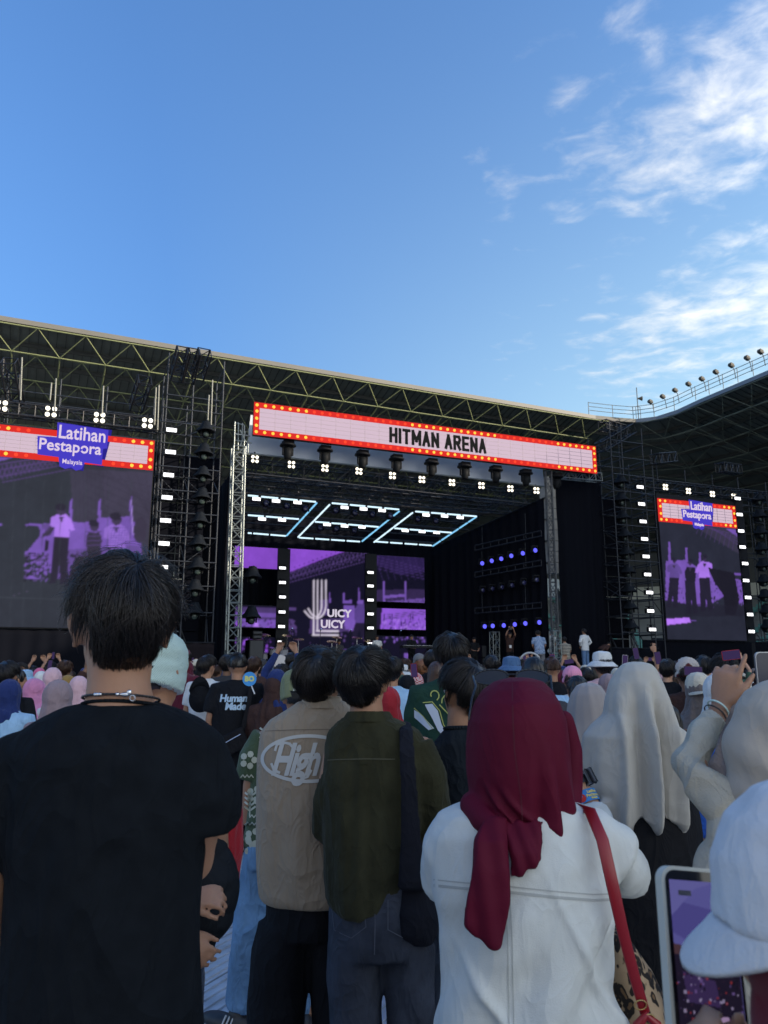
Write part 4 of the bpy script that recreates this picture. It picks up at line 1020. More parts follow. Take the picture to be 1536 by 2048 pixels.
# blue spotlights along the side curtain
WA, WB_ = (9.9, 6.0), (SP(1086, 986, .3)[0]-.35, .5)
GB = glow('spot_blue', E(92, 92, 250), 1.6); GBD = mat('lens_dark_blue', (.03, .03, .09), .1)
sh = [('yoke', MB().box((-.13, 0, .05), (.025, .08, .26)).box((.13, 0, .05), (.025, .08, .26)).box((0, 0, .18), (.28, .1, .05)).mesh('yoke'), M_HOUS)]
hm = MB().lathe([(.06, .2), (.115, .15), (.12, -.02), (.10, -.06), (0, -.05)], (0, 0, 0), rotm((0, 1, 0)), 14).mesh('head', True)
lm = MB().lathe([(0, -.085), (.05, -.083), (.092, -.07), (.092, -.055), (0, -.055)], (0, 0, 0), rotm((0, 1, 0)), 14).mesh('lens', True)
rows = [('top', [(963, 1127), (982, 1122), (1001, 1118), (1021, 1112), (1044, 1107), (1069, 1101)], True),
        ('middle', [(965, 1181), (984, 1178), (1003, 1175), (1023, 1171), (1047, 1166), (1072, 1160)], False),
        ('bottom', [(968, 1253), (984, 1252), (1006, 1251), (1028, 1249), (1049, 1247), (1077, 1245)], True)]
for nm, pts, on in rows:
    for i, (x, y) in enumerate(pts):
        q = IP(x, y, WA, WB_)
        t = clone('spotlight', sh, f'{ordinal(i)} {"blue lit" if on else "unlit"} spotlight from the left in the {nm} row along the side curtain', 'spotlight', *q, f'{nm} row of side spotlights', 1.0)
        put('head', hm, M_HOUS, t); put('lens', lm, GB if on else GBD, t)
    a, c = IP(950, pts[0][1]-26, WA, WB_), IP(1083, pts[-1][1]-29, WA, WB_)
    t = sthing('lamp_bar', f'{nm} horizontal double pipe bar holding spotlights along the side curtain', 'lamp bar', *a)
    A, B_ = S(*a), S(*c)
    for dz in (0, .22): tube('pipe', t, A+Vector((0, 0, dz)), B_+Vector((0, 0, dz)), .03, M_TRD)
    for k in range(9): tube('tie', t, A.lerp(B_, k/8), A.lerp(B_, k/8)+Vector((0, 0, .22)), .015, M_TRD)
    for k in (.12, .78): tube('hanger_wire', t, A.lerp(B_, k), A.lerp(B_, k)+Vector((0, 0, 1.1)), .010, M_SCAF)
# ceiling of light bars
def CP(px, py):
    r = ray(px, py); best = None
    lo, hi = .2, 7.5
    f = lambda v: SP(px, py, v)[2]-(8.08-(v-2)*.205)
    for _ in range(40):
        mid = (lo+hi)/2
        if f(lo)*f(mid) <= 0: hi = mid
        else: lo = mid
    return SP(px, py, (lo+hi)/2)
GC = glow('tube_cold', E(206, 234, 250), 1.35); GCB = glow('tube_blue', E(128, 198, 240), 1.15)
z4 = lambda x, y: (490+x/4.151, 790+y/4.151); z2 = lambda x, y: (420+x/2.648, 700+y/2.648)
segs = []
def row(f, xs, y0, y1, X0, X1, m): 
    for a, c in xs: segs.append((f(a, y0+(y1-y0)*(a-X0)/(X1-X0)), f(c, y0+(y1-y0)*(c-X0)/(X1-X0)), m))
row(z4, [(25, 110), (135, 275), (298, 435), (455, 588)], 833, 887, 25, 588, GC); row(z4, [(722, 852), (872, 998), (1018, 1135), (1158, 1278)], 897, 950, 722, 1278, GC)
row(z2, [(1088, 1160), (1172, 1244), (1256, 1327), (1338, 1412)], 855, 881, 1088, 1412, GC)
row(z4, [(25, 155), (175, 305), (320, 447)], 997, 1030, 25, 447, GC); row(z4, [(582, 700), (720, 838), (858, 975), (994, 1107)], 1052, 1095, 582, 1107, GC); row(z2, [(978, 1045), (1058, 1120), (1133, 1203), (1212, 1278)], 944, 967, 978, 1278, GC)
row(z4, [(25, 55), (70, 195), (212, 338)], 1145, 1170, 25, 338, GC); row(z4, [(450, 567), (585, 698), (716, 828), (846, 953)], 1184, 1217, 450, 953, GC); row(z2, [(873, 942), (955, 1018), (1032, 1097), (1108, 1174)], 1014, 1035, 873, 1174, GC)
def side(f, p, q, n, m):
    for k in range(n):
        a, c = (k+.06)/n, (k+.92)/n; segs.append((f(p[0]+(q[0]-p[0])*a, p[1]+(q[1]-p[1])*a), f(p[0]+(q[0]-p[0])*c, p[1]+(q[1]-p[1])*c), m))
side(z4, (598, 893), (342, 1172), 5, GCB); side(z4, (705, 908), (438, 1183), 6, GC); side(z4, (1284, 962), (968, 1218), 6, GCB); side(z2, (1075, 860), (866, 1020), 6, GC); side(z2, (1413, 882), (1176, 1041), 5, GCB)
secs = ['left', 'middle', 'right']
cnt = {}
for a, c, m in segs:
    A, C_ = CP(*a), CP(*c); mx = (a[0]+c[0])/2; my = (a[1]+c[1])/2
    vert = abs(C_[1]-A[1]) > abs(C_[0]-A[0])
    sec = 0 if mx < 640-(my-990)*1.0 else (1 if mx < 815-(my-1010)*1.15 else 2)
    rowname = 'side edge' if vert else ('front row' if A[1] < 2.9 else ('back row' if A[1] > 4.6 else 'middle row'))
    if vert:
        rowname = 'right side edge' if m is GCB else 'left side edge'
    k = (sec, rowname); cnt[k] = cnt.get(k, 0)+1
    t = thing('light_tube', f'{ordinal(cnt[k]-1)} tube {"from the front" if vert else "from the left"}, {rowname}, {secs[sec]} ceiling frame', 'light tube', tuple(S(*A)), TS, f'light tubes in the stage ceiling')
    tube('diffuser', t, S(*A), S(*C_), .035, m, 8)
    B = MB(); up = Vector((0, 0, .05)); B.cyl(S(*A)+up, S(*C_)+up, .03, n=4); part('holder', B, M_HOUS, t, wm(t).inverted())
cs = [(513, 1001), (552, 1005), (595, 1008), (689, 1018), (727, 1021), (764, 1024), (852, 1033), (889, 1035), (920, 1038), (524, 1041), (564, 1043), (654, 1052), (689, 1055), (724, 1057), (810, 1064), (844, 1066), (873, 1068)]
for i, (x, y) in enumerate(cs):
    strobe(f'{ordinal(i if i < 9 else i-9)} strobe from the left in the {"front" if i < 9 else "back"} ceiling row', x, y, CP(x, y-3), f'{"front" if i < 9 else "back"} row of ceiling strobes', .92)
for i, (x, y) in enumerate([(532, 1007), (573, 1012), (610, 1018), (671, 1021), (709, 1026), (744, 1029), (780, 1032), (835, 1038), (871, 1042), (640, 1056), (672, 1058), (708, 1061)]):
    q = CP(x, y)
    t = clone('ceiling_spotlight', sh, 'x', 'spotlight', *q, 'unlit ceiling spotlights', 1.2)
    t['label'] = f'{ordinal(i)} unlit round spotlight from the left under the stage ceiling'
    put('head', hm, M_HOUS, t); put('lens', lm, GBD, t)
# ceiling grid beams holding the tubes
for i, v in enumerate((2.0, 3.9, 5.7)):
    t = sthing('ceiling_bar', f'{("front", "middle", "back")[i]} dark bar holding the light tubes under the stage roof', 'lamp bar', 0, v, 8)
    part('pipe', MB().cyl((0, 0, .18-(v-2)*.205), (10.8, 0, .18-(v-2)*.205), .04).cyl((0, 0, .5-(v-2)*.205), (10.8, 0, .5-(v-2)*.205), .03), M_TRB, t)
# ---- things standing on the stage
M_SPK = mat('speaker_grille', (.035, .038, .044), .6, bump=.3, bscale=120)
def speaker(label, px0, px1, pyt, v, z0, boxes=1, deep=.7):
    a, c = SP(px0, pyt, v), SP(px1, pyt, v); zt = a[2]; t = sthing('loudspeaker', label, 'loudspeaker', (a[0]+c[0])/2, v, z0)
    wdt = c[0]-a[0]; h = (zt-z0)/boxes
    for k in range(boxes):
        part('cabinet', MB().box((0, deep/2, (k+.5)*h), (wdt, deep, h-.02)), M_BLK, t); part('grille', MB().box((0, -.01, (k+.5)*h), (wdt-.06, .02, h-.08)), M_SPK, t)
speaker('tall dark loudspeaker cabinet standing on the stage left of the drum kit', 499, 528, 1279, 2.0, 1.6, 1)
speaker('small two piece line speaker on top of the tall cabinet left of the drums', 506, 525, 1261, 2.1, SP(510, 1279, 2.1)[2]+.02, 2, .5)
speaker('stack of black monitor cabinets at the right side of the stage', 1036, 1060, 1270, 2.6, 1.6, 3)
speaker('black cabinet stack beside the lattice stand at the right of the stage', 963, 978, 1290, 3.4, 1.6, 2)
truss('short lattice stand on the stage in front of the blue spotlights', S(*SP(989, 1315, 2.2)[:2], 1.6), S(*SP(989, 1264, 2.2)), .3, M_ALU, bay=.3, r=.016, rb=.010)
truss('small aluminium lattice post at the right front of the stage beside the crew', S(*SP(1110, 1310, -.6)[:2], .05), S(*SP(1110, 1262, -.6)), .32, M_ALU, bay=.34, r=.02, rb=.012)
M_CHR = mat('chrome', (.7, .7, .72), .18, metal=1); M_SHELL = mat('drum_shell', (.42, .42, .46), .25, metal=.3); M_CYM = mat('cymbal', (.55, .42, .18), .25, metal=1)
def drum_kit(px, v, label):
    q = SP(px, 1300, v); t = sthing('drum_kit', label, 'drum kit', q[0], v, 1.6)
    part('bass_drum', MB().lathe([(0, -.25), (.28, -.25), (.30, -.22), (.30, .22), (.28, .25), (0, .25)], (0, 0, .30), rotm((0, 1, 0)), 20), M_SHELL, t)
    for x, y, z, r_ in ((-.22, 0, .72, .15), (.2, 0, .72, .16), (.55, .2, .5, .2), (-.55, .25, .55, .17)):
        d = part('drum', MB().lathe([(0, -.12), (r_, -.12), (r_, .12), (0, .12)], (x, y, z), rotm((0, -.2, 1)), 16), M_SHELL, t)
        part('rim', MB().lathe([(r_, .10), (r_+.012, .10), (r_+.012, .13), (r_, .13)], (x, y, z), rotm((0, -.2, 1)), 16), M_CHR, d)
    for x, y, z in ((-.8, .1, 1.15), (.8, .1, 1.2), (-.45, .5, 1.35), (.45, .5, 1.35)):
        c = part('cymbal', MB().lathe([(0, .03), (.04, .025), (.22, 0), (.22, -.005), (0, .01)], (x, y, z), rotm((0, -.3, 1)), 18), M_CYM, t); part('stand', MB().cyl((x, y, 0), (x, y, z), .014, n=6), M_CHR, c)
drum_kit(558, 3.2, 'silver drum kit on the stage behind the raised hands, left of the centre screen')
drum_kit(702, 4.2, 'second drum kit with brass cymbals below the centre stage screen')
q = SP(836, 1303, 3.2); t = sthing('keyboard', 'dark stage keyboard on a stand in front of the right screen strip', 'keyboard', q[0], 3.2, 1.6)
part('keyboard_body', MB().box((0, 0, .95), (1.5, .35, .10)), M_BLK, t); part('keys', MB().box((0, -.06, 1.004), (1.4, .16, .012)), mat('keys_white', (.6, .6, .6), .4), t)
for s in (-1, 1): part('stand_leg', MB().cyl((-.5*s, -.1, 0), (.5*s, .1, .9), .02), M_BLK, t)
for i, x in enumerate((582, 640, 700, 800)):
    q = SP(x, 1296, 1.6); t = sthing('microphone_stand', f'{ordinal(i)} thin microphone stand from the left along the stage front', 'microphone stand', q[0], 1.6, 1.6, 'microphone stands')
    part('pole', MB().cyl((0, 0, 0), (0, 0, 1.45), .012, n=6), M_BLK, t); part('base', MB().cyl((0, 0, 0), (0, 0, .03), .14, n=12), M_BLK, t); part('microphone', MB().cyl((0, 0, 1.45), (0, -.12, 1.52), .022, n=8), M_CHR, t)
# ================================================================== people
def skin(name, col): 
    return mat('skin_'+name, col, .52, bump=.12, bscale=160, vary=.10, vscale=14, spec=.35, sss=.12)
SK1 = skin('tan', (.36, .19, .115)); SK2 = skin('light', (.50, .29, .19)); SK3 = skin('brown', (.22, .115, .07))
M_HAIR = mat('hair_black', (.011, .009, .008), .34, spec=.5, bump=.5, bscale=120)
def hair_tone(m, col):
    t = m.node_tree; a = N(t, 'ShaderNodeAttribute', attribute_name='tone'); L(t, mixc(t, a.outputs['Fac'], tuple(c*.55 for c in col), tuple(c*3.4 for c in col)), t.nodes['Principled BSDF'].inputs['Base Color'])  # paler clumps put hair highlights into the strand colour
hair_tone(M_HAIR, (.012, .0095, .0085))
M_HAIRB = mat('hair_brown', (.060, .028, .015), .42, spec=.5, bump=.5, bscale=120)
M_HAIRG = mat('hair_orange', (.20, .075, .025), .45, spec=.5, bump=.5, bscale=120)
M_EYE = mat('eye_white', (.6, .58, .55), .2); M_PUP = mat('pupil', (.01, .008, .006), .1)
M_SHOE = mat('shoe_dark', (.02, .02, .022), .5); M_SOLE = mat('shoe_sole', (.6, .6, .58), .6)
def hand(b, wr, d, palm, s=1.0, curl=.5, thumb=1, spread=.12, fc=None):
    """palm, four bent fingers and a thumb; d = direction of the fingers, palm = normal of the palm side"""
    wr = Vector(wr); d = Vector(d).normalized(); n = Vector(palm); n = (n-d*n.dot(d)).normalized(); sd = d.cross(n).normalized()*thumb
    b.chain([wr-d*.01*s, wr+d*.035*s, wr+d*.085*s], [(.024*s, .018*s), (.036*s, .015*s), (.040*s, .013*s)], 10, ref=n)
    ln = [.068, .078, .073, .056]
    for i in range(4):
        off = (1.5-i)*.0205*s; p = wr+d*.082*s+sd*off; a = (1.5-i)*spread
        dd = (d*math.cos(a)+sd*math.sin(a)).normalized(); c = fc[i] if fc else curl*(1+.12*i); pts = [p-dd*.02*s, p]; ang = c*.5
        for sg in (.45, .32, .23):
            v = dd*math.cos(ang)+n*math.sin(ang); pts.append(pts[-1]+v*ln[i]*sg*s*1.05); ang += c*.85
        r_ = .0088*s if i < 3 else .0076*s; b.chain(pts, [r_*1.1, r_*1.1, r_, r_*.9, r_*.8], 8, ref=sd)
    p = wr+d*.02*s+sd*.024*s; a = .75-.35*curl
    v1 = (d*math.cos(a)+sd*math.sin(a)+n*.35*curl).normalized(); v2 = (d+sd*.25+n*.7*curl).normalized()
    b.chain([p, p+v1*.045*s, p+v1*.045*s+v2*.030*s, p+v1*.045*s+v2*.052*s], [.0135*s, .0115*s, .010*s, .008*s], 8)
def head(b, C, Rm=None, s=1.0):
    """skull, face with nose, lips, brow, chin and ears; +Y is the face"""
    Rm = Rm or Matrix.Identity(3); C = Vector(C); q = lambda x, y, z: C+Rm @ Vector((x*s, y*s, z*s))
    e = lambda c, r, rot=(0, 0, 0): b.ell(q(*c), (r[0]*s, r[1]*s, r[2]*s), Rm @ Euler(rot).to_matrix(), 18, 12)
    e((0, -.008, .022), (.075, .095, .090)); e((0, .022, -.030), (.062, .068, .080)); e((0, .048, -.078), (.034, .034, .026))
    e((0, .075, .020), (.052, .016, .010)); e((0, .092, -.012), (.010, .015, .024), (.35, 0, 0)); e((0, .100, -.026), (.015, .011, .009))
    e((0, .083, -.050), (.022, .010, .005)); e((0, .081, -.058), (.020, .010, .006)); e((-.034, .060, -.020), (.020, .020, .018)); e((.034, .060, -.020), (.020, .020, .018))
    for k in (-1, 1):
        b.ell(q(k*.078, -.004, -.006), (.007*s, .019*s, .030*s), Rm @ Euler((.15, k*.25, -k*.35)).to_matrix(), 12, 8)
        b.ell(q(k*.084, -.010, .004), (.006*s, .016*s, .022*s), Rm @ Euler((.15, k*.3, -k*.5)).to_matrix(), 10, 8)
        b.ell(q(k*.077, .0, -.032), (.006*s, .008*s, .010*s), Rm, 8, 6)
def eyes(parent, C, Rm=None, s=1.0):
    Rm = Rm or Matrix.Identity(3); C = Vector(C)
    for k in (-1, 1):
        p = C+Rm @ Vector((k*.031*s, .078*s, .006*s)); e = part('eye', MB().ell(p, (.014*s, .010*s, .009*s), Rm), M_EYE, parent, smooth=True)
        part('pupil', MB().ell(p+Rm @ Vector((0, .008*s, 0)), (.006*s, .004*s, .006*s), Rm), M_PUP, e, smooth=True)
        part('eyebrow', MB().ell(C+Rm @ Vector((k*.032*s, .086*s, .024*s)), (.019*s, .006*s, .0035*s), Rm @ Euler((0, k*.15, 0)).to_matrix()), M_HAIR, parent, smooth=True)
ARM = {
 'down': ([(.185, 0, 1.40), (.235, -.01, 1.13), (.235, .06, .89)], (0, .25, -1), (-1, 0, 0), .45),
 'hold': ([(.185, 0, 1.40), (.225, .03, 1.15), (.10, .24, 1.24)], (-.5, .35, .8), (0, -1, 0), .8),
 'up': ([(.185, 0, 1.41), (.26, .14, 1.30), (.11, .26, 1.60)], (-.35, .25, 1), (0, -1, 0), .8),
 'high': ([(.18, 0, 1.42), (.24, .10, 1.62), (.12, .16, 1.86)], (-.35, .1, 1), (0, -1, 0), .7),
 'wave': ([(.18, 0, 1.42), (.27, .04, 1.60), (.29, .06, 1.86)], (.05, .05, 1), (0, 1, 0), .12),
 'front': ([(.185, 0, 1.40), (.225, .06, 1.14), (.12, .28, 1.06)], (-.6, .8, .1), (0, 0, -1), .6),
 'hip': ([(.185, 0, 1.40), (.33, -.04, 1.16), (.20, .06, 1.00)], (-.6, .4, -.5), (0, 0, -1), .6),
}
def mir(v): return Vector((-v[0], v[1], v[2]))
def arms(pose):
    l, r_ = pose if isinstance(pose, tuple) else (pose, pose); out = []
    for nm, sg in ((r_, 1), (l, -1)):
        pts, d, n, c = ARM[nm]; f = (lambda v: Vector(v)) if sg > 0 else mir; out.append(([f(p) for p in pts], f(d), f(n), c, sg))
    return out
BODY = {}
def lean(b, ang, pivot=(0, 0, .95)):
    if not ang: return b
    m = Euler((-ang, 0, 0)).to_matrix(); p = Vector(pivot)
    def f(v):
        v = Vector(v); k = min(1, max(0, (v.z-.80)/.25)) if not ang < 0 else 1
        w_ = p+m @ (v-p); return tuple(v.lerp(w_, k))
    b.v = [f(v) for v in b.v]; return b
def body_mesh(pose, ln=0.0, vox=.0125):
    k = ('body', str(pose), ln)
    if k in BODY: return BODY[k]
    b = MB(); head(b, (0, .01, 1.595))
    b.chain([(0, -.012, 1.36), (0, -.006, 1.47), (0, .004, 1.55)], [(.062, .062), (.052, .055), (.054, .058)], 14, ref=(0, 1, 0))
    b.rings([((0, 0, z), a, c, None) for z, a, c in ((.84, .12, .08), (.92, .145, .095), (1.05, .125, .085), (1.2, .135, .09), (1.32, .155, .09), (1.40, .14, .07), (1.44, .07, .055))], 20)
    for pts, d, n, c, sg in arms(pose):
        b.chain([Vector((sg*.10, 0, 1.40)), pts[0], pts[0].lerp(pts[1], .5), pts[1], pts[1].lerp(pts[2], .35), pts[2]], [.045, .048, .042, .035, .036, .024], 12, ref=(0, 1, 0))
        hand(b, pts[2], d, n, 1.0, c, -sg if n.y < 0 or n.z < 0 else -sg)
        b.chain([(sg*.08, 0, .92), (sg*.09, 0, .70), (sg*.095, .01, .48), (sg*.10, -.015, .30), (sg*.10, -.01, .09)], [.082, .075, .052, .050, .036], 12, ref=(0, 1, 0))
        b.ell((sg*.105, .045, .035), (.040, .11, .034))
    BODY[k] = organic(lean(b, ln), vox, 2, name='body'); return BODY[k]
def folds(kind, amp=.006, seed=1):
    def f(P, Nn):
        x, y, z = P[:, 0], P[:, 1], P[:, 2]
        if kind == 'tee':
            a = ridge(np.stack([x*7, y*7, z*3.2+x*3], 1), seed)*.6+vnoise(np.stack([x*14+z*6, y*14, z*9-x*5], 1), seed+3)*.5
            return a*amp
        if kind == 'long': return (ridge(np.stack([x*9, y*9, z*1.6], 1), seed)*.7+vnoise(np.stack([x*22, y*22, z*3], 1), seed+5)*.4)*amp*1.6
        if kind == 'leg': return (ridge(np.stack([x*8+z*2, y*9, z*5.5], 1), seed)*.7+vnoise(np.stack([x*20, y*20, z*12+x*8], 1), seed+7)*.4)*amp
        if kind == 'hijab':
            ph = np.arctan2(y, x); k = np.clip((1.60-z)/.35, 0, 1)
            s = np.sin(ph*9+vnoise(np.stack([x*5, y*5, z*5], 1), seed)*3.0+z*7)*.7+np.sin(ph*17+z*11+vnoise(np.stack([x*8, y*8, z*4], 1), seed+2)*2)*.35
            return amp*(.25+1.5*k)*s+vnoise(np.stack([x*14, y*14, z*8], 1), seed+9)*amp*.35
        return x*0
    return f
def torso_rings(b, kind):
    if kind == 'tee': rs = ((.80, .185, .125), (.86, .19, .13), (1.0, .18, .125), (1.18, .185, .128), (1.32, .195, .122), (1.395, .18, .10), (1.44, .125, .082), (1.475, .072, .068))
    elif kind == 'loose': rs = ((.72, .225, .155), (.80, .225, .155), (1.0, .21, .145), (1.2, .21, .142), (1.33, .212, .13), (1.40, .19, .105), (1.445, .13, .085), (1.48, .074, .070))
    else: rs = ((.30, .30, .24), (.6, .27, .20), (.85, .235, .165), (1.05, .21, .145), (1.25, .205, .14), (1.36, .20, .125), (1.41, .17, .10), (1.45, .10, .08))
    b.rings([((0, -.004, z), a, c, None) for z, a, c in rs], 28)
def top_mesh(pose, kind='tee', sleeve='short', ln=0.0, seed=1):
    k = ('top', str(pose), kind, sleeve, ln, seed)
    if k in BODY: return BODY[k]
    b = MB(); torso_rings(b, kind)
    for pts, d, n, c, sg in arms(pose):
        s0 = Vector((sg*.09, -.002, 1.39)); r0 = .066 if kind == 'tee' else .075
        if sleeve == 'short':
            e = pts[0].lerp(pts[1], .78); b.chain([s0, pts[0]+Vector((0, 0, -.012)), pts[0].lerp(pts[1], .4), e], [r0, r0, r0*.98, r0*.95], 16, ref=(0, 1, 0), ends=False)
        else:
            b.chain([s0, pts[0]+Vector((0, 0, -.012)), pts[0].lerp(pts[1], .5), pts[1], pts[1].lerp(pts[2], .5), pts[1].lerp(pts[2], .95)], [r0, r0, r0*.9, r0*.85, r0*.7, r0*.55], 16, ref=(0, 1, 0), ends=False)
    BODY[k] = organic(lean(b, ln), .0145, 4, folds('tee' if kind != 'gown' else 'long', .006 if kind == 'tee' else .009, seed), 'shirt'); return BODY[k]
def legs_mesh(kind='trousers', seed=1):
    k = ('legs', kind, seed)
    if k in BODY: return BODY[k]
    b = MB(); w = {'trousers': 1.0, 'wide': 1.25}[kind]
    b.rings([((0, 0, z), a, c, None) for z, a, c in ((.76, .17, .12), (.84, .178, .125), (.95, .168, .12), (1.0, .16, .115))], 20)
    for sg in (-1, 1): b.chain([(sg*.085, 0, .84), (sg*.095, 0, .66), (sg*.10, 0, .46), (sg*.105, -.005, .26), (sg*.105, 0, .06)], [.092, .088*w, .074*w, .072*w, .070*w], 16, ref=(0, 1, 0), ends=False)
    BODY[k] = organic(b, .014, 3, folds('leg', .007, seed), 'trousers'); return BODY[k]
def shoes_mesh():
    if 'shoes' in BODY: return BODY['shoes']
    b = MB()
    for sg in (-1, 1): b.ell((sg*.105, .05, .045), (.047, .13, .042)); b.box((sg*.105, .045, .012), (.082, .25, .022))
    BODY['shoes'] = organic(b, .009, 1, None, 'shoe'); return BODY['shoes']
def hijab_mesh(kind, seed=1):
    k = ('hijab', kind, seed)
    if k in BODY: return BODY[k]
    b = MB(); b.ell((0, -.012, 1.615), (.098, .112, .118)); b.ell((0, -.002, 1.545), (.090, .098, .10))
    if kind == 'tucked':
        b.chain([(0, -.01, 1.52), (0, -.01, 1.44)], [(.085, .085), (.105, .095)], 20, ref=(0, 1, 0)); b.rings([((0, -.01, z), a, c, None) for z, a, c in ((1.37, .15, .11), (1.42, .14, .10), (1.47, .10, .09))], 24)
        b.ell((.02, -.10, 1.44), (.06, .035, .05)); b.chain([(.02, -.11, 1.46), (.0, -.135, 1.36), (-.03, -.14, 1.24)], [(.03, .02), (.045, .014), (.055, .010)], 12, ref=(0, 1, 0))
    else:
        z1 = {'short': 1.24, 'long': 1.02}[kind]
        b.rings([((0, -.008, z), a, c, None) for z, a, c in ((z1, .225, .165), (z1+.1, .225, .16), (1.36, .215, .142), (1.42, .16, .118), (1.48, .112, .105), (1.56, .095, .105))], 30)
        b.chain([(.06, -.12, 1.42), (.05, -.155, 1.2), (.04, -.16, z1-.10)], [(.05, .02), (.07, .012), (.05, .008)], 12, ref=(0, 1, 0))
    BODY[k] = organic(b, .0115, 4, folds('hijab', .0095, seed), 'headscarf'); return BODY[k]
def cap_mesh(kind):
    k = ('cap', kind)
    if k in BODY: return BODY[k]
    b = MB(); n = 24; sgn = -1 if kind == 'back' else 1
    if kind in ('cap', 'back'):
        prof = [(.098, 1.60), (.100, 1.63), (.096, 1.67), (.080, 1.71), (.045, 1.735), (.002, 1.742)]
        b.rings([((0, -.005, z), r_*.93, r_*1.08, None) for r_, z in prof], n)
        vs = []; m = 12
        for s_ in (0, 1):
            for j in (0, 1):
                for i in range(m+1):
                    t = math.pi*(.12+.76*i/m); rx, ry = (.088, .098) if j == 0 else (.092, .175)
                    vs.append((rx*math.cos(t), sgn*(ry*math.sin(t)), 1.612-.012*j-.022*abs(math.cos(t))*j-s_*.006))
        fs = []; q = m+1
        for i in range(m):
            fs += [(i, i+1, q+i+1, q+i), (2*q+i, 3*q+i, 3*q+i+1, 2*q+i+1), (q+i, q+i+1, 3*q+i+1, 3*q+i), (i, 2*q+i, 2*q+i+1, i+1)]
        b.add(vs, fs); me = b.mesh('cap', True)
    elif kind == 'bucket':
        b.rings([((0, 0, z), r_, r_*1.08, None) for r_, z in ((.165, 1.585), (.168, 1.592), (.128, 1.63), (.104, 1.645), (.100, 1.70), (.090, 1.735), (.05, 1.75), (.002, 1.752))], 30)
        me = organic(b, .008, 2, lambda P, Nn: vnoise(P*16, 4)*.006, 'hat')
    elif kind == 'beanie':
        b.ell((0, -.01, 1.65), (.098, .112, .098)); b.chain([(0, -.01, 1.615), (0, -.01, 1.58)], [(.101, .113), (.099, .112)], 24, ref=(0, 1, 0), ends=False)
        me = organic(b, .007, 2, lambda P, Nn: .003*np.sin(np.arctan2(P[:, 1], P[:, 0])*34)+.0015*np.sin(P[:, 2]*500), 'beanie')
    BODY[k] = me; return me
def hair_shell(C, s, Rm, cut, grow=.012, seed=0, voxel=.006, lump=.006):
    """scalp-covering hair mass; cut(dirx, diry, dirz) -> keep"""
    b = MB(); Rm = Rm or Matrix.Identity(3); C = Vector(C); n, k = 44, 30; vs = []; keep = {}
    def P(i, j, g):
        t = math.pi*j/k; p = 2*math.pi*i/n; d = Vector((math.sin(t)*math.cos(p), math.sin(t)*math.sin(p), math.cos(t)))
        r_ = Vector((.077+g, .100+g, .100+g)); return C+Rm @ (Vector((d.x*r_.x, d.y*r_.y-.008, d.z*r_.z+.018))*s), d
    idx = {}
    for g_, g in ((0, -.004), (1, grow)):
        for j in range(k+1):
            for i in range(n):
                q, d = P(i, j, g*(1 if g_ == 0 else 1)); idx[(g_, i, j)] = len(vs); vs.append(q); keep[(i, j)] = cut(d)
    fs = []
    for j in range(k):
        for i in range(n):
            i2 = (i+1) % n; ok = all(keep[q] for q in ((i, j), (i2, j), (i, j+1), (i2, j+1)))
            if ok:
                fs.append((idx[(1, i, j)], idx[(1, i, j+1)], idx[(1, i2, j+1)], idx[(1, i2, j)])); fs.append((idx[(0, i, j)], idx[(0, i2, j)], idx[(0, i2, j+1)], idx[(0, i, j+1)]))
                for (a, c, nb) in (((i, j), (i2, j), (0, -1)), ((i, j+1), (i2, j+1), (0, 1)), ((i, j), (i, j+1), (-1, 0)), ((i2, j), (i2, j+1), (1, 0))):
                    ci, cj = (i+nb[0]) % n, j+nb[1]
                    o2 = 0 <= cj < k and all(keep[q] for q in ((ci, cj), ((ci+1) % n, cj), (ci, cj+1), ((ci+1) % n, cj+1)))
                    if not o2: fs.append((idx[(0, *a)], idx[(0, *c)], idx[(1, *c)], idx[(1, *a)]))
    b.add(vs, fs); me = b.mesh('hair', True); P_ = co(me); Nn = nor(me)
    setco(me, P_+Nn*(vnoise(P_*38, seed)*lump+vnoise(P_*90, seed+1)*lump*.5)[:, None]); return me
def short_cut(d): return not (d.y > .18 and d.z < .42) and not (d.z < -.66-(.12 if abs(d.x) < .5 else -.15)) and not (abs(d.x) > .75 and d.z < -.10+.1*d.y and d.y > -.28) and not (d.y > -.22 and d.z < -.28)
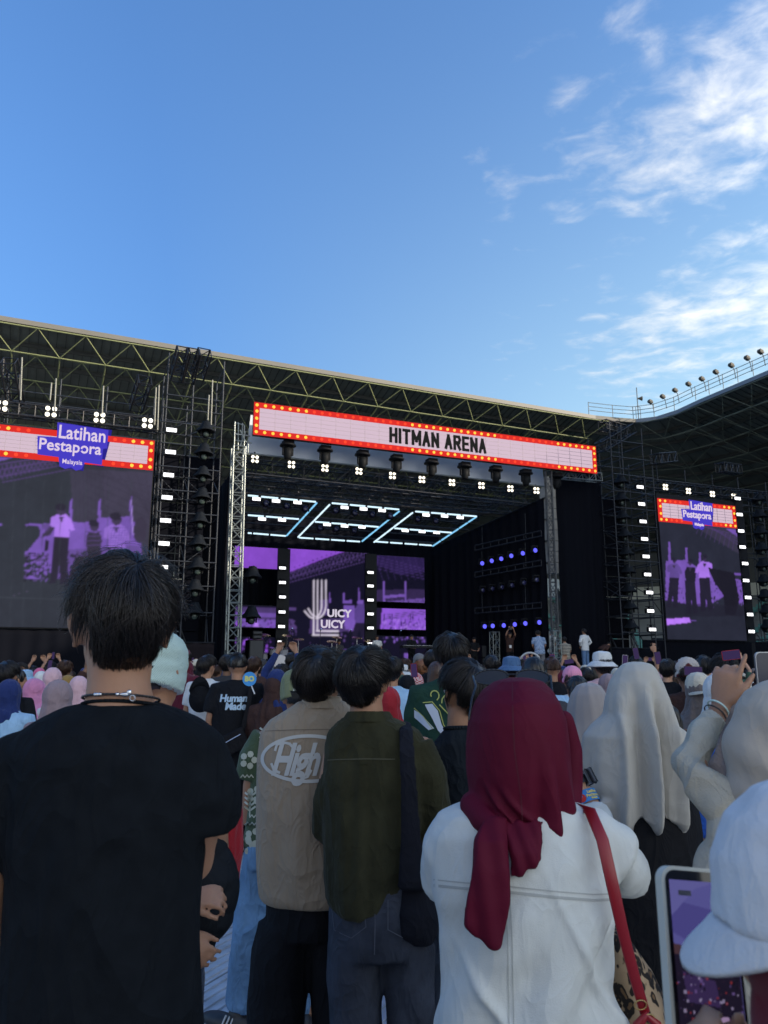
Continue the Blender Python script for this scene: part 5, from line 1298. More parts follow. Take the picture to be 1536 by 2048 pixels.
def strands(C, s, Rm, n, seed, length=(.09, .15), zend=None, lift=.018, whorl=(.12, -.55, .83), width=.0011, K=8, spread=95, clump=.55, swirl=.35, wave=.0):
    rg = np.random.RandomState(seed); Rm3 = np.array(Rm or Matrix.Identity(3)); C = np.array(C)
    wv = np.array(whorl, float); wv /= np.linalg.norm(wv); e1 = np.cross(wv, [1, 0, 0]); e1 /= np.linalg.norm(e1); e2 = np.cross(wv, e1)
    nc = max(20, n//26); cph = rg.uniform(0, 2*np.pi, nc); cth = np.arccos(1-rg.uniform(0, 1, nc)*(1-math.cos(R(spread)))); cl = rg.uniform(.8, 1.15, nc); cof = rg.normal(0, .0075, nc); tone = rg.uniform(0, 1, nc)**2
    ci = rg.randint(0, nc, n); th0 = np.clip(cth[ci]+rg.normal(0, .10, n), .02, 2.4); ph0 = cph[ci]+rg.normal(0, .10, n)/np.maximum(np.sin(th0), .25)
    Lr = rg.uniform(*length, n)/.105*cl[ci]*rg.uniform(.85, 1.1, n); T = np.linspace(0, 1, K)
    th = th0[:, None]+Lr[:, None]*T[None, :]
    tgt = cph[ci][:, None]; ph = ph0[:, None]+(tgt-ph0[:, None])*clump*T[None, :]**1.5*.8+swirl*T[None, :]*np.exp(-th0[:, None])
    ph = ph+wave*np.sin(T[None, :]*6+cph[ci][:, None]*7)
    d = np.sin(th)[..., None]*(np.cos(ph)[..., None]*e1+np.sin(ph)[..., None]*e2)+np.cos(th)[..., None]*wv
    off = .010+cof[ci][:, None]*T+lift*np.sin(np.clip(T*1.9, 0, np.pi*.78))+rg.normal(0, .0022, n)[:, None]*T
    rr = np.array([.077, .100, .100])+off[..., None]
    P = d*rr+np.array([0, -.008, .018])
    kk = np.clip((P[..., 2]+.085)/.11, 0, 1)[..., None]; rs_ = np.array([.079, .101, .100])
    P = (d*(rs_+.004))*(1-kk)+(d*rr)*kk+np.array([0, -.008, .018])
    zmin = zend(d) if zend else -9
    P[..., 2] -= .010*(T[None, :]**2)
    ok = P[..., 2] > zmin+rg.normal(0, .011, n)[:, None]+cof[ci][:, None]*2.5
    last = np.where(ok.all(1), K-1, np.maximum(ok.argmin(1)-1, 0)); keepm = last >= 2
    P = P[keepm]; last = last[keepm]; m = len(P); tn = np.repeat(np.clip(tone[ci][keepm]+rg.normal(0, .12, m), 0, 1), K*3)
    # re-sample each strand up to its last valid point
    t = np.linspace(0, 1, K)[None, :]*last[:, None]; i0 = np.clip(np.floor(t).astype(int), 0, K-2); fr = (t-i0)[..., None]; ar = np.arange(m)[:, None]
    P = P[ar, i0]*(1-fr)+P[ar, i0+1]*fr
    tan = np.gradient(P, axis=1); tan /= np.linalg.norm(tan, axis=2, keepdims=True)+1e-9
    cen = np.array([0, -.008, .018]); nr = P-cen; nr /= np.linalg.norm(nr, axis=2, keepdims=True); sd = np.cross(tan, nr); sd /= np.linalg.norm(sd, axis=2, keepdims=True)+1e-9
    wd = width*np.interp(np.linspace(0, 1, K), [0, .6, 1], [1, .9, .25])[None, :, None]
    V = np.stack([P+sd*wd, P-sd*wd, P+nr*wd*1.2], 2).reshape(-1, 3)*s
    V = V @ Rm3.T+C
    base = (np.arange(m)[:, None]*K+np.arange(K-1)[None, :])*3; base = base.ravel()
    F_ = np.concatenate([np.stack([base+a, base+c, base+3+c, base+3+a], 1) for a, c in ((0, 1), (1, 2), (2, 0))])
    me = bpy.data.meshes.new('strands'); me.from_pydata(V.tolist(), [], F_.tolist()); me.attributes.new('tone', 'FLOAT', 'POINT').data.foreach_set('value', tn.astype(np.float32)); me.polygons.foreach_set('use_smooth', [True]*len(me.polygons)); return me
def zend_short(d): 
    # lowest allowed height of the hair by direction: fringe in front, above the ears at the sides, nape behind
    y = d[..., 1]; x = np.abs(d[..., 0]); return np.where(y > .35, .035, np.where(y > -.42, .016-.01*x, -.085+.05*x))
def long_hair(seed=0):
    k = ('lhair', seed)
    if k in BODY: return BODY[k]
    b = MB(); b.ell((0, -.014, 1.625), (.092, .108, .105)); b.rings([((0, -.055, z), a, c, None) for z, a, c in ((1.22, .06, .02), (1.28, .095, .035), (1.42, .105, .05), (1.52, .098, .06), (1.62, .088, .06))], 20)
    BODY[k] = organic(b, .0075, 3, lambda P, Nn: .004*ridge(np.stack([P[:, 0]*60, P[:, 1]*40, P[:, 2]*3], 1), seed), 'hair'); return BODY[k]
HS = {}
def hair_set(kind, seed=0):
    k = (kind, seed)
    if k not in HS:
        C = (0, .01, 1.595)
        if kind == 'short':
            HS[k] = (hair_shell(C, 1.0, None, short_cut, .010+.003*(seed % 2), seed), strands(C, 1.0, None, 1100, seed, (.08, .14), zend_short, .015+.004*(seed % 3), width=.0022, K=6))
        elif kind == 'crop':
            HS[k] = (hair_shell(C, 1.0, None, lambda d: short_cut(d) and d.z > -.30, .008, seed, lump=.003), strands(C, 1.0, None, 900, seed, (.04, .06), lambda d: np.where(d[..., 1] > .35, .05, .0), .008, width=.002, K=5))
    return HS[k]
PHONE_B = mat('phone_black', (.012, .012, .014), .25); PHONE_S = mat('phone_silver', (.35, .36, .38), .3, metal=.6); PHONE_SC = glow('phone_screen_glow', E(58, 46, 84), .9)
_ph = {}
def phone(label, loc, rz, land=False, m=None, group=None, s=1.0, tilt=.0, screen=None):
    k = land
    if k not in _ph:
        a, c = (.15, .072) if land else (.072, .15)
        b = MB(); r_ = .010; pts = []
        for cx, cz, a0 in ((1, 1, 0), (-1, 1, 90), (-1, -1, 180), (1, -1, 270)):
            for i in range(5): t = R(a0+i*22.5); pts.append((cx*(a/2-r_)+r_*math.cos(t), cz*(c/2-r_)+r_*math.sin(t)))
        b.prism(pts, -.004, .004); _ph[k] = (b.mesh('case'), MB().box((0, -.0052, 0), (a-.007, .0016, c-.007)).mesh('screen'), MB().box((a/2-.02, .006, c/2-.022), (.028, .004, .03)).mesh('camera_bump'))
    t = thing('mobile_phone', label, 'phone', loc, rz, group, s)
    X = Matrix.Rotation(tilt, 4, 'Y')
    put('case', _ph[k][0], m or PHONE_B, t, X); put('screen', _ph[k][1], screen or PHONE_SC, t, X); put('camera_bump', _ph[k][2], PHONE_B, t, X)
    return t
def person(label, loc, rz=0.0, s=1.0, skin_m=None, pose='down', top=('tee', 'short'), topc=None, legs='trousers', legc=None, headw=('hair', 'short', 0), headc=None, hat=None, hatc=None, ln=0.0, group='people in the crowd', seed=0, face=False, cat='person'):
    t = thing('person', label, cat, loc, rz, group, s)
    put('body', body_mesh(pose, ln), skin_m or SK1, t)
    put('shirt', top_mesh(pose, top[0], top[1], ln, seed % 3), topc, t)
    put('trousers', legs_mesh(legs, seed % 2), legc or M_JEAN, t); put('shoe_pair', shoes_mesh(), M_SHOE, t)
    LM = Matrix.Identity(4)
    if ln:
        p = Vector((0, 0, .95)); LM = Matrix.Translation(p) @ Euler((-ln, 0, 0)).to_matrix().to_4x4() @ Matrix.Translation(-p)
    if headw[0] == 'hair':
        if headw[1] == 'long': put('hair', long_hair(headw[2] % 2), headc or M_HAIR, t, LM)
        else:
            sh, st = hair_set(headw[1], headw[2] % 3); h = put('hair', sh, headc or M_HAIR, t, LM); put('strands', st, headc or M_HAIR, h)['kind'] = 'stuff'
    elif headw[0] == 'hijab': put('headscarf', hijab_mesh(headw[1], headw[2] % 3), headc, t, LM)
    if hat: put({'bucket': 'bucket_hat', 'beanie': 'beanie', 'cap': 'cap', 'back': 'cap'}[hat], cap_mesh(hat), hatc, t, LM @ Matrix.Translation((0, 0, .01)))
    if face: eyes(t, LM @ Vector((0, .01, 1.595)), LM.to_3x3())
    return t
M_JEAN = fab('jean_dark', (.030, .042, .070)); M_JEANB = fab('jean_blue', (.10, .18, .32)); M_BLKF = fab('black', (.012, .012, .014)); M_GREYF = fab('grey', (.14, .14, .15))
def surf_print(parent, name, polys_me, m, bvh, org, ux, uz, d, lift=.0025, M_=None):
    """print a flat mesh on cloth: every corner dropped onto the garment along d, then raised a little"""
    P = co(polys_me); org, ux, uz, d = Vector(org), Vector(ux), Vector(uz), Vector(d).normalized(); Q = np.zeros_like(P)
    lastd = 0
    for i, p in enumerate(P):
        o_ = org+ux*p[0]+uz*p[1]; h = bvh.ray_cast(o_, d)
        if h[0] is None: q = o_+d*lastd
        else: lastd = (h[0]-o_).length; q = h[0]
        Q[i] = q-d*lift
    setco(polys_me, Q); return put(name, polys_me, m, parent, M_)
def bvh_of(me): return BVHTree.FromPolygons([tuple(v.co) for v in me.vertices], [tuple(p.vertices) for p in me.polygons])
def dense(me, cut=.02):
    import bmesh
    bm = bmesh.new(); bm.from_mesh(me); bmesh.ops.triangulate(bm, faces=bm.faces[:])
    for _ in range(3):
        es = [e for e in bm.edges if e.calc_length() > cut]
        if not es: break
        bmesh.ops.subdivide_edges(bm, edges=es, cuts=1, use_grid_fill=False); bmesh.ops.triangulate(bm, faces=bm.faces[:])
    bm.to_mesh(me); bm.free(); return me
def flat(polys):
    me = bpy.data.meshes.new('print'); v = []; f = []
    for p in polys: f.append(tuple(range(len(v), len(v)+len(p)))); v += [(a, c, 0) for a, c in p]
    me.from_pydata(v, [], f); return me
def stroke(pts, w):
    """list of quads following a polyline"""
    out = []
    for (x0, y0), (x1, y1) in zip(pts, pts[1:]):
        dx, dy = x1-x0, y1-y0; l = math.hypot(dx, dy)+1e-9; nx, ny = -dy/l*w/2, dx/l*w/2; ex, ey = dx/l*w*.25, dy/l*w*.25
        out.append([(x0+nx-ex, y0+ny-ey), (x1+nx+ex, y1+ny+ey), (x1-nx+ex, y1-ny+ey), (x0-nx-ex, y0-ny-ey)])
    return out
# ================================================================== the nearest people, placed from the photograph
def rowr(b, rows, Y, n=30, power=1.0):
    """stack of elliptical sections: (py, x left, x right, thickness[, dY]) in photograph pixels at distance Y"""
    rs = []
    for q in rows:
        py, xl, xr, th = q[:4]; y = Y+(q[4] if len(q) > 4 else 0); a = W(xl, py, y); c = W(xr, py, y)
        rs.append(((a+c)/2, (c.x-a.x)/2, th/2, None))
    rs.sort(key=lambda r_: r_[0].z)
    b.rings(rs, n); return b
def limb(b, knots, n=16, ends=True, ref=(0, 1, 0)):
    b.chain([W(*k[:3]) for k in knots], [k[3] for k in knots], n, ref=ref, ends=ends); return b
def hero(label, px, Y, cat='person'):
    p = W(px, 1500, Y); return thing('person', label, cat, (p.x, Y, 0), 0, None)
def wput(t, name, me, m, parent=None): return put(name, me, m, parent or t, Matrix.Identity(4) if parent else wm(t).inverted())
def wpart(t, name, mb, m, smooth=True, **k): return part(name, mb, m, t, wm(t).inverted(), smooth, **k)
def legsw(b, t, hipz, w=.088, sep=.10, depth=.0, knee=.075, foot=.06, base=None):
    x0, Y = base or (t.location.x, t.location.y)
    b.rings([((x0, Y, z), a, c, None) for z, a, c in ((hipz-.16, .16, .12), (hipz-.06, .17, .125), (hipz+.04, .165, .12), (hipz+.10, .15, .11))], 22)
    for sg in (-1, 1): b.chain([(x0+sg*.085, Y, hipz-.10), (x0+sg*sep, Y, hipz*.55), (x0+sg*sep, Y, .07)], [w, knee, foot], 16, ref=(0, 1, 0), ends=False)
def legskin(b, x0, Y, hipz):
    for sg in (-1, 1): b.chain([(x0+sg*.085, Y, hipz), (x0+sg*.1, Y, hipz*.5), (x0+sg*.1, Y, .1)], [.060, .045, .034], 12, ref=(0, 1, 0)); b.ell((x0+sg*.105, Y+.05, .035), (.040, .12, .034))
def loopt(b, c, a, d, r_, tilt=0.0, n=40, wob=0.0):
    c = Vector(c); pts = []
    for i in range(n+1):
        t = 2*math.pi*i/n; pts.append(c+Vector((a*math.cos(t), d*math.sin(t), -tilt*math.sin(t)+wob*math.cos(t))))
    for p, q in zip(pts, pts[1:]): b.cyl(p, q, r_, n=8)
    return b
def hair_pair(t, C, s, Rm, n, seed, shell=None, m=None, **k):
    sh = hair_shell(C, s, Rm, shell or short_cut, k.pop('grow', .012), seed); h = wput(t, 'hair', sh, m or M_HAIR)
    k.setdefault('zend', zend_short)
    st = put('strands', strands(C, s, Rm, n, seed, **k), m or M_HAIR, h, Matrix.Identity(4)); st['kind'] = 'stuff'; return h
RZ = lambda a, tx=0, ty=0: (Matrix.Rotation(R(a), 3, 'Z') @ Matrix.Rotation(R(tx), 3, 'X') @ Matrix.Rotation(R(ty), 3, 'Y'))
def cloth_disp(kind, amp, seed, extra=None):
    def f(P, Nn):
        x, y, z = P[:, 0], P[:, 1], P[:, 2]
        d = folds(kind, amp, seed)(P, Nn)
        return d+(extra(P) if extra else 0)
    return f
# ---------- man in the black T-shirt
YA = 1.36
A = hero('tall man with tousled black hair, black T-shirt and beaded black necklace, seen from behind', 240, YA)
hC = W(245, 1254, YA+.02); hR = RZ(24, 4)
b = MB(); head(b, hC, hR, 1.0)
limb(b, [(240, 1470, YA-.01, .075), (239, 1420, YA-.005, .060), (238, 1370, YA, .0525), (242, 1300, YA+.02, .056)], 20)
rowr(b, [(1450, 110, 370, .12), (1500, 60, 420, .15), (1600, 60, 390, .17), (1750, 70, 360, .17), (1950, 60, 360, .17), (2200, 60, 370, .18)], YA)
limb(b, [(365, 1525, YA, .036), (395, 1580, YA+.01, .042), (392, 1650, YA+.02, .043), (382, 1720, YA+.06, .040), (350, 1700, YA+.28, .030)], 16)
hand(b, W(350, 1700, YA+.28), (-.9, .2, .1), (0, -1, 0), 1, .5, 1)
limb(b, [(110, 1540, YA, .036), (10, 1590, YA, .040), (-28, 1680, YA, .042), (-36, 1790, YA, .042), (-30, 1930, YA+.03, .034), (-22, 2010, YA+.05, .027)], 16)
hand(b, W(-22, 2010, YA+.05), (.1, .15, -1), (1, 0, 0), 1, .4, 1)
x0 = W(215, 1900, YA).x; legskin(b, x0, YA, .95)
wput(A, 'body', organic(b, .007, 3, name='body'), SK1); eyes(A, wm(A).inverted() @ hC, hR)
b = MB()
rowr(b, [(1409, 170, 318, .120, -.004), (1420, 132, 356, .145), (1440, 84, 400, .175), (1465, 48, 432, .205), (1500, 20, 445, .225), (1560, 14, 430, .235), (1650, 14, 416, .24), (1760, 18, 401, .235), (1880, 12, 396, .235), (2000, 10, 398, .24), (2120, 4, 404, .245), (2200, 2, 408, .245)], YA, 48)
limb(b, [(330, 1495, YA, .050), (385, 1522, YA, .062), (404, 1580, YA+.005, .068), (400, 1640, YA+.02, .066)], 24, ends=False)
limb(b, [(120, 1505, YA, .052), (40, 1540, YA, .062), (-24, 1610, YA, .070), (-46, 1718, YA+.01, .066)], 24, ends=False)
def ex(P):
    x, z = P[:, 0]-x0, P[:, 2]
    k = np.clip((1.32-z)/.5, 0, 1)
    return .006*k*np.sin(x*26+np.sin(z*5)*1.5)*np.exp(-((x)/.16)**2)+.005*np.clip((z-1.2)/.2, 0, 1)*vnoise(np.stack([x*9, P[:, 1]*9, z*20+x*12], 1), 3)
sh = organic(b, .007, 4, cloth_disp('tee', .0045, 2, ex), 'shirt')
M_TEE = mat('fabric_tee_black', (.0080, .0098, .0125), .9, spec=.08, sheen=0, bump=.15, bscale=420, vary=.18, vscale=22, crease=.55, cscale=4.5)
ts = wput(A, 'shirt', sh, M_TEE)
cb = MB(); pts = []
c0 = W(244, 1413, YA); loopt(cb, c0, .0655, .061, .0032, .012); wpart(A, 'collar', cb, M_TEE)
b = MB(); legsw(b, A, .96, base=(x0, YA)); wput(A, 'trousers', organic(b, .014, 3, folds('leg', .006, 1), name='trousers'), M_BLKF)
sb = MB()
for sg in (-1, 1): sb.ell((x0+sg*.105, YA+.05, .045), (.05, .14, .045))
wpart(A, 'shoe_pair', sb, M_SHOE)
def zA(d):
    y = d[..., 1]; x = np.abs(d[..., 0])
    return np.where(y > .35, .03, np.where(y > -.40, .022, np.where(x > .62, .020, -.052)))
def cutA(d): return short_cut(d) and d.z > -.74 and not (abs(d.x) > .62 and d.z < .12 and d.y > -.72)
ha = hair_pair(A, hC, 1.0, hR, 4600, 11, cutA, zend=zA, lift=.013, length=(.11, .175), width=.00095, K=8, clump=.75, swirl=.5, wave=.05, grow=.008)
for sd_, n_, zl_ in ((12, 3500, lambda d: np.where(d[..., 1] > -.45, .012, -.118+.11*np.abs(d[..., 0]))),):
    st = put('strands', strands(hC, 1.0, hR, n_, sd_, length=(.020, .045), zend=zl_, lift=.003, width=.0006, K=5, spread=150, clump=.1), M_HAIR, ha, Matrix.Identity(4)); st['kind'] = 'stuff'
st = put('strands', strands(hC, 1.0, hR, 260, 77, length=(.08, .15), zend=zA, lift=.034, width=.0005, K=9, clump=.1, wave=.25), M_HAIR, ha, Matrix.Identity(4)); st['kind'] = 'stuff'
# necklace
nk = MB(); nc = W(243, 1398, YA-.002); loopt(nk, nc, .0635, .0625, .0021, .010, 60)
nl = wpart(A, 'necklace', nk, mat('cord_black', (.01, .009, .01), .4))
M_SIL = mat('silver', (.75, .75, .76), .2, metal=1)
for a_ in (-112, -108, -103.5, -78): 
    t_ = R(a_); p = nc+Vector((.0635*math.cos(t_), .0625*math.sin(t_), -.010*math.sin(t_))); put('bead', MB().ell(p, (.0034,)*3, n=10, k=6).mesh('bead', True), M_SIL, nl)
cl = MB(); p = nc+Vector((.0635*math.cos(R(-66)), .0625*math.sin(R(-66))-.003, .0095)); cl.ell(p, (.008, .003, .004)); cl.ell(p+Vector((.006, 0, .003)), (.004, .003, .005)); loopt(cl, p+Vector((.012, 0, -.006)), .0045, .001, .0009, .0045, 12); cl.cyl(p-Vector((.015, 0, 0)), p, .0022)
put('clasp', cl.mesh('clasp', True), M_SIL, nl)
# ---------- person with the mint cap behind him
YM = 2.25
Mn = hero('person in a backwards mint green cap, half hidden behind the black T-shirt man', 305, YM)
mC = W(303, 1352, YM); mR = RZ(-20)
b = MB(); head(b, mC, mR); limb(b, [(303, 1470, YM, .062), (303, 1400, YM, .055)], 16)
rowr(b, [(1460, 240, 370, .12), (1500, 200, 410, .15), (1700, 210, 400, .16), (1950, 210, 400, .17)], YM)
limb(b, [(385, 1500, YM, .045), (425, 1620, YM, .042), (432, 1730, YM+.05, .038), (392, 1800, YM-.06, .030), (372, 1800, YM-.12, .024)], 14)
hand(b, W(368, 1798, YM-.14), (1, -.15, .18), (-.1, .6, -.8), .84, .85, -1, .10)
limb(b, [(220, 1500, YM, .045), (215, 1700, YM, .04), (320, 1850, YM-.1, .030), (356, 1868, YM-.14, .024)], 14)
hand(b, W(360, 1870, YM-.15), (.75, 0, -.65), (0, .8, -.2), .80, .6, 1)
legskin(b, W(303, 1700, YM).x, YM, .93); wput(Mn, 'body', organic(b, .0056, 3, name='body'), SK1); eyes(Mn, wm(Mn).inverted() @ mC, mR)
b = MB(); rowr(b, [(1415, 258, 348, .13), (1430, 235, 372, .16), (1455, 205, 400, .19), (1500, 190, 418, .22), (1700, 190, 415, .24), (1900, 190, 415, .24)], YM, 30)
limb(b, [(370, 1470, YM, .06), (408, 1520, YM, .066), (424, 1600, YM, .064)], 20, ends=False); limb(b, [(240, 1470, YM, .06), (205, 1520, YM, .066), (200, 1600, YM, .064)], 20, ends=False)
wput(Mn, 'shirt', organic(b, .008, 5, folds('tee', .006, 4), 'shirt'), fab('lavender', (.55, .44, .60)))
b = MB(); legsw(b, Mn, .92); wput(Mn, 'trousers', organic(b, .015, 3, folds('leg', .006, 1), name='trousers'), M_JEAN)
capm = MB(); cR = mR @ Euler((R(-14), 0, 0)).to_matrix(); cc = mC+Vector((0, 0, .005))
prof = [(.094, .004, .020), (.097, -.002, .045), (.094, -.006, .075), (.078, -.010, .105), (.045, -.010, .124), (.004, -.010, .130)]
rs = [(cc+cR @ Vector((0, y_, z_)), r_*.95, r_*1.12, cR) for r_, y_, z_ in prof]; capm.rings(rs, 30)
capm.rings([(cc+cR @ Vector((0, .0, z_)), .098*.95, .098*1.10, cR) for z_ in (-.040, .022)], 30)
wput(Mn, 'cap', organic(capm, .006, 3, lambda P, Nn: .0012*np.sin(P[:, 2]*900)), mat('cap_mint_mesh', (.50, .64, .58), .75, bump=.6, bscale=300, weave=90))
vz = MB(); vz.rings([(cc+mR @ Vector((0, -.10-k*.03, -.012-k*.012)), .062-.012*k, .035-.006*k, mR @ Euler((R(72), 0, 0)).to_matrix()) for k in range(2)], 16)
wput(Mn, 'hair', hair_shell(mC, 1.0, mR, lambda d: short_cut(d) and d.z < .12, .006, 21), M_HAIR)
rj = thing('red_jacket', 'red cloth jacket draped over an arm beside the black T-shirt man', 'jacket', tuple(W(440, 1720, YM+.12)))
b = MB(); limb(b, [(420, 1540, YM+.10, .05), (442, 1630, YM+.10, .060), (446, 1700, YM+.10, .060), (448, 1760, YM+.10, .045), (440, 1810, YM+.10, .028)], 18)
put('cloth', organic(b, .007, 4, folds('leg', .012, 5), 'cloth'), fab('red', (.36, .014, .022), weave=60), rj, wm(rj).inverted())
qb = thing('quilted_bag', 'black quilted padded bag held behind the back beside the black T-shirt man', 'bag', tuple(W(410, 1790, YM+.0)))
b = MB(); limb(b, [(395, 1680, YM+.02, (.07, .05)), (408, 1760, YM+.02, (.10, .075)), (402, 1840, YM+.02, (.085, .07)), (392, 1890, YM+.02, (.05, .045))], 20)
def quilt(P, Nn):
    u_, v_ = P[:, 0]*28+P[:, 2]*28, P[:, 0]*28-P[:, 2]*28
    return .006*(np.abs(np.sin(u_))**.6+np.abs(np.sin(v_))**.6-1)
put('padded_body', organic(b, .006, 3, quilt, 'padded_body'), fab('quilt_black', (.014, .016, .019)), qb, wm(qb).inverted())
put('carry_loop', organic(MB().chain([W(392, 1690, YM), W(400, 1620, YM+.02), W(410, 1690, YM+.04)], [.008, .008, .008]), .004, 1), M_BLKF, qb, wm(qb).inverted())
# ---------- beige "High" shirt
YB = 2.95
B_ = hero('young man in a long beige shirt with an oval script print and black trousers', 640, YB)
bC = W(641, 1362, YB+.0); bR = RZ(-14, 8)
b = MB(); head(b, bC, bR, .98); limb(b, [(642, 1450, YB, .065), (642, 1400, YB, .056)], 16)
rowr(b, [(1430, 590, 700, .12), (1480, 560, 735, .14), (1700, 560, 720, .16), (1850, 560, 720, .17)], YB)
limb(b, [(560, 1470, YB, .045), (545, 1560, YB+.1, .042), (600, 1500, YB+.30, .034), (640, 1440, YB+.33, .027)], 14); hand(b, W(640, 1440, YB+.33), (.4, .1, .9), (0, -1, 0), 1, .8, 1)
limb(b, [(715, 1470, YB, .045), (728, 1560, YB+.1, .042), (700, 1480, YB+.22, .034), (686, 1432, YB+.18, .027)], 14); hand(b, W(686, 1432, YB+.18), (-.15, .05, 1), (-1, 0, 0), .95, .8, -1)
legskin(b, W(612, 1900, YB).x, YB, .84); wput(B_, 'body', organic(b, .0085, 3, name='body'), SK3); eyes(B_, wm(B_).inverted() @ bC, bR, .98)
b = MB(); rowr(b, [(1404, 598, 690, .120), (1422, 572, 712, .150), (1440, 540, 740, .180), (1465, 522, 760, .205), (1520, 515, 768, .23), (1600, 514, 764, .245), (1700, 515, 762, .25), (1760, 517, 758, .25), (1790, 519, 752, .245), (1802, 528, 744, .23)], YB, 40)
limb(b, [(565, 1462, YB, .062), (556, 1530, YB+.05, .068), (575, 1545, YB+.17, .06)], 20, ends=False); limb(b, [(715, 1462, YB, .062), (728, 1530, YB+.05, .068), (712, 1530, YB+.15, .06)], 20, ends=False)
def exB(P):
    x, z = P[:, 0], P[:, 2]; px_ = 768+F*x/YB
    g = lambda c, w: np.exp(-((px_-c)/w)**2); k = np.clip((1.15-z)/.35, 0, 1)
    return .009*k*np.clip((z-.83)/.12, 0, 1)*(g(600+60*(1.15-z), 14)-g(575, 16)+.8*g(545, 12)-.7*g(650, 18))
shB = organic(b, .007, 5, cloth_disp('long', .0035, 3, exB), 'shirt'); M_BEI = fab('beige', (.31, .245, .175), bump=.12, vary=.06)
sB = wput(B_, 'shirt', shB, M_BEI)
cb = MB(); cn = W(644, 1408, YB)
rs = [(cn+Vector((0, 0, dz)), a, c, Euler((R(-6), 0, 0)).to_matrix()) for dz, a, c in ((-.020, .088, .078), (.004, .080, .072), (.024, .070, .064))]
cb.rings(rs, 32, caps=False); cb.rings([(c_, a-.005, d-.005, m_) for c_, a, d, m_ in rs], 32, caps=False); cb.rings([(cn+Vector((0, -.002, .024)), .0725, .0665, None), (cn+Vector((0, -.002, .027)), .068, .062, None)], 32)
wpart(B_, 'collar', cb, M_BEI)
b = MB()
rowr(b, [(1760, 535, 700, .20), (1840, 534, 696, .22), (1870, 532, 694, .215)], YB)
for pts in ([(572, 1850, YB, .095), (562, 1900, YB, .100), (554, 1980, YB+.0, .099), (551, 2060, YB, .098), (548, 2400, YB, .085)], [(652, 1850, YB, .085), (662, 1900, YB, .082), (668, 1980, YB, .080), (672, 2060, YB, .080), (676, 2400, YB, .075)]): limb(b, pts, 20, ends=False)
wput(B_, 'trousers', organic(b, .010, 3, folds('leg', .006, 2), 'trousers'), fab('black_twill', (.010, .011, .014)))
bv = bvh_of(shB); a = W(612, 1517, YB-.6)
def prt(parent, name, me, m, bv, pxc, pyc, Y, sc, cut=.03, lift=.003, near=.7, rot=0.0):
    P = co(me); c_, s_ = math.cos(rot), math.sin(rot); P[:, 0], P[:, 1] = P[:, 0]*c_-P[:, 1]*s_, P[:, 0]*s_+P[:, 1]*c_; P *= sc; setco(me, P); dense(me, cut)
    o_ = W(pxc, pyc, Y); r_ = Vector((o_.x, o_.y, o_.z-CZ)); o2 = Vector((0, 0, CZ))+r_*(1-near/Y)
    return surf_print(parent, name, me, m, bv, o2, (1, 0, 0), (0, 0, 1), Vector((r_.x, r_.y, r_.z))*1.0, lift)
M_PW = mat('print_white', (.50, .50, .47), .6)
ov = []
for i in range(56):
    t0, t1 = 2*math.pi*i/56, 2*math.pi*(i+1)/56
    ov.append([(.172*math.cos(t0), .083*math.sin(t0)), (.172*math.cos(t1), .083*math.sin(t1)), (.159*math.cos(t1), .071*math.sin(t1)), (.159*math.cos(t0), .071*math.sin(t0))])
ov += stroke([(-.118, .028), (-.112, .048), (-.092, .056), (-.066, .050), (-.046, .030)], .009)+stroke([(-.13, -.018), (-.120, -.040), (-.10, -.048)], .009)+stroke([(-.028, -.050), (-.02, -.068), (.0, -.062), (.012, -.04)], .008)
prt(sB, 'print', flat(ov), M_PW, bv, 616, 1517, YB, 1.0)
tm = text_mesh('High', .15, .005, .42, .92, sx=.70)
P = co(tm); P[:, 0] -= (P[:, 0].min()+P[:, 0].max())/2; P[:, 0] *= .175/(P[:, 0].max()-P[:, 0].min()); setco(tm, P); prt(sB, 'print', tm, M_PW, bv, 592, 1522, YB, 1.0)
prt(sB, 'seam', flat(stroke([(-.20, 0), (-.1, .004), (0, .006), (.1, .005), (.2, 0)], .0022)), mat('seam_dark', (.16, .12, .085), .8), bv, 640, 1462, YB, 1.0)
hair_pair(B_, bC, .98, bR, 2600, 31, None, lift=.017, length=(.09, .15), width=.0012, K=7)
cm = thing('camera', 'black camera with a round lens held up by the man in the beige shirt', 'camera', tuple(W(668, 1396, YB+.18)))
part('camera_body', MB().box((0, 0, 0), (.08, .05, .062)).box((0, 0, .036), (.03, .03, .014)), PHONE_B, cm); part('lens_barrel', MB().lathe([(.020, 0), (.030, .01), (.031, .045), (.028, .05), (0, .046)], (.012, -.02, -.002), rotm((.3, -1, 0)), 20), PHONE_B, cm, smooth=True)
part('lens_ring', MB().lathe([(.0315, .030), (.0325, .034), (.0315, .038)], (.012, -.02, -.002), rotm((.3, -1, 0)), 20), M_SIL, cm, smooth=True)
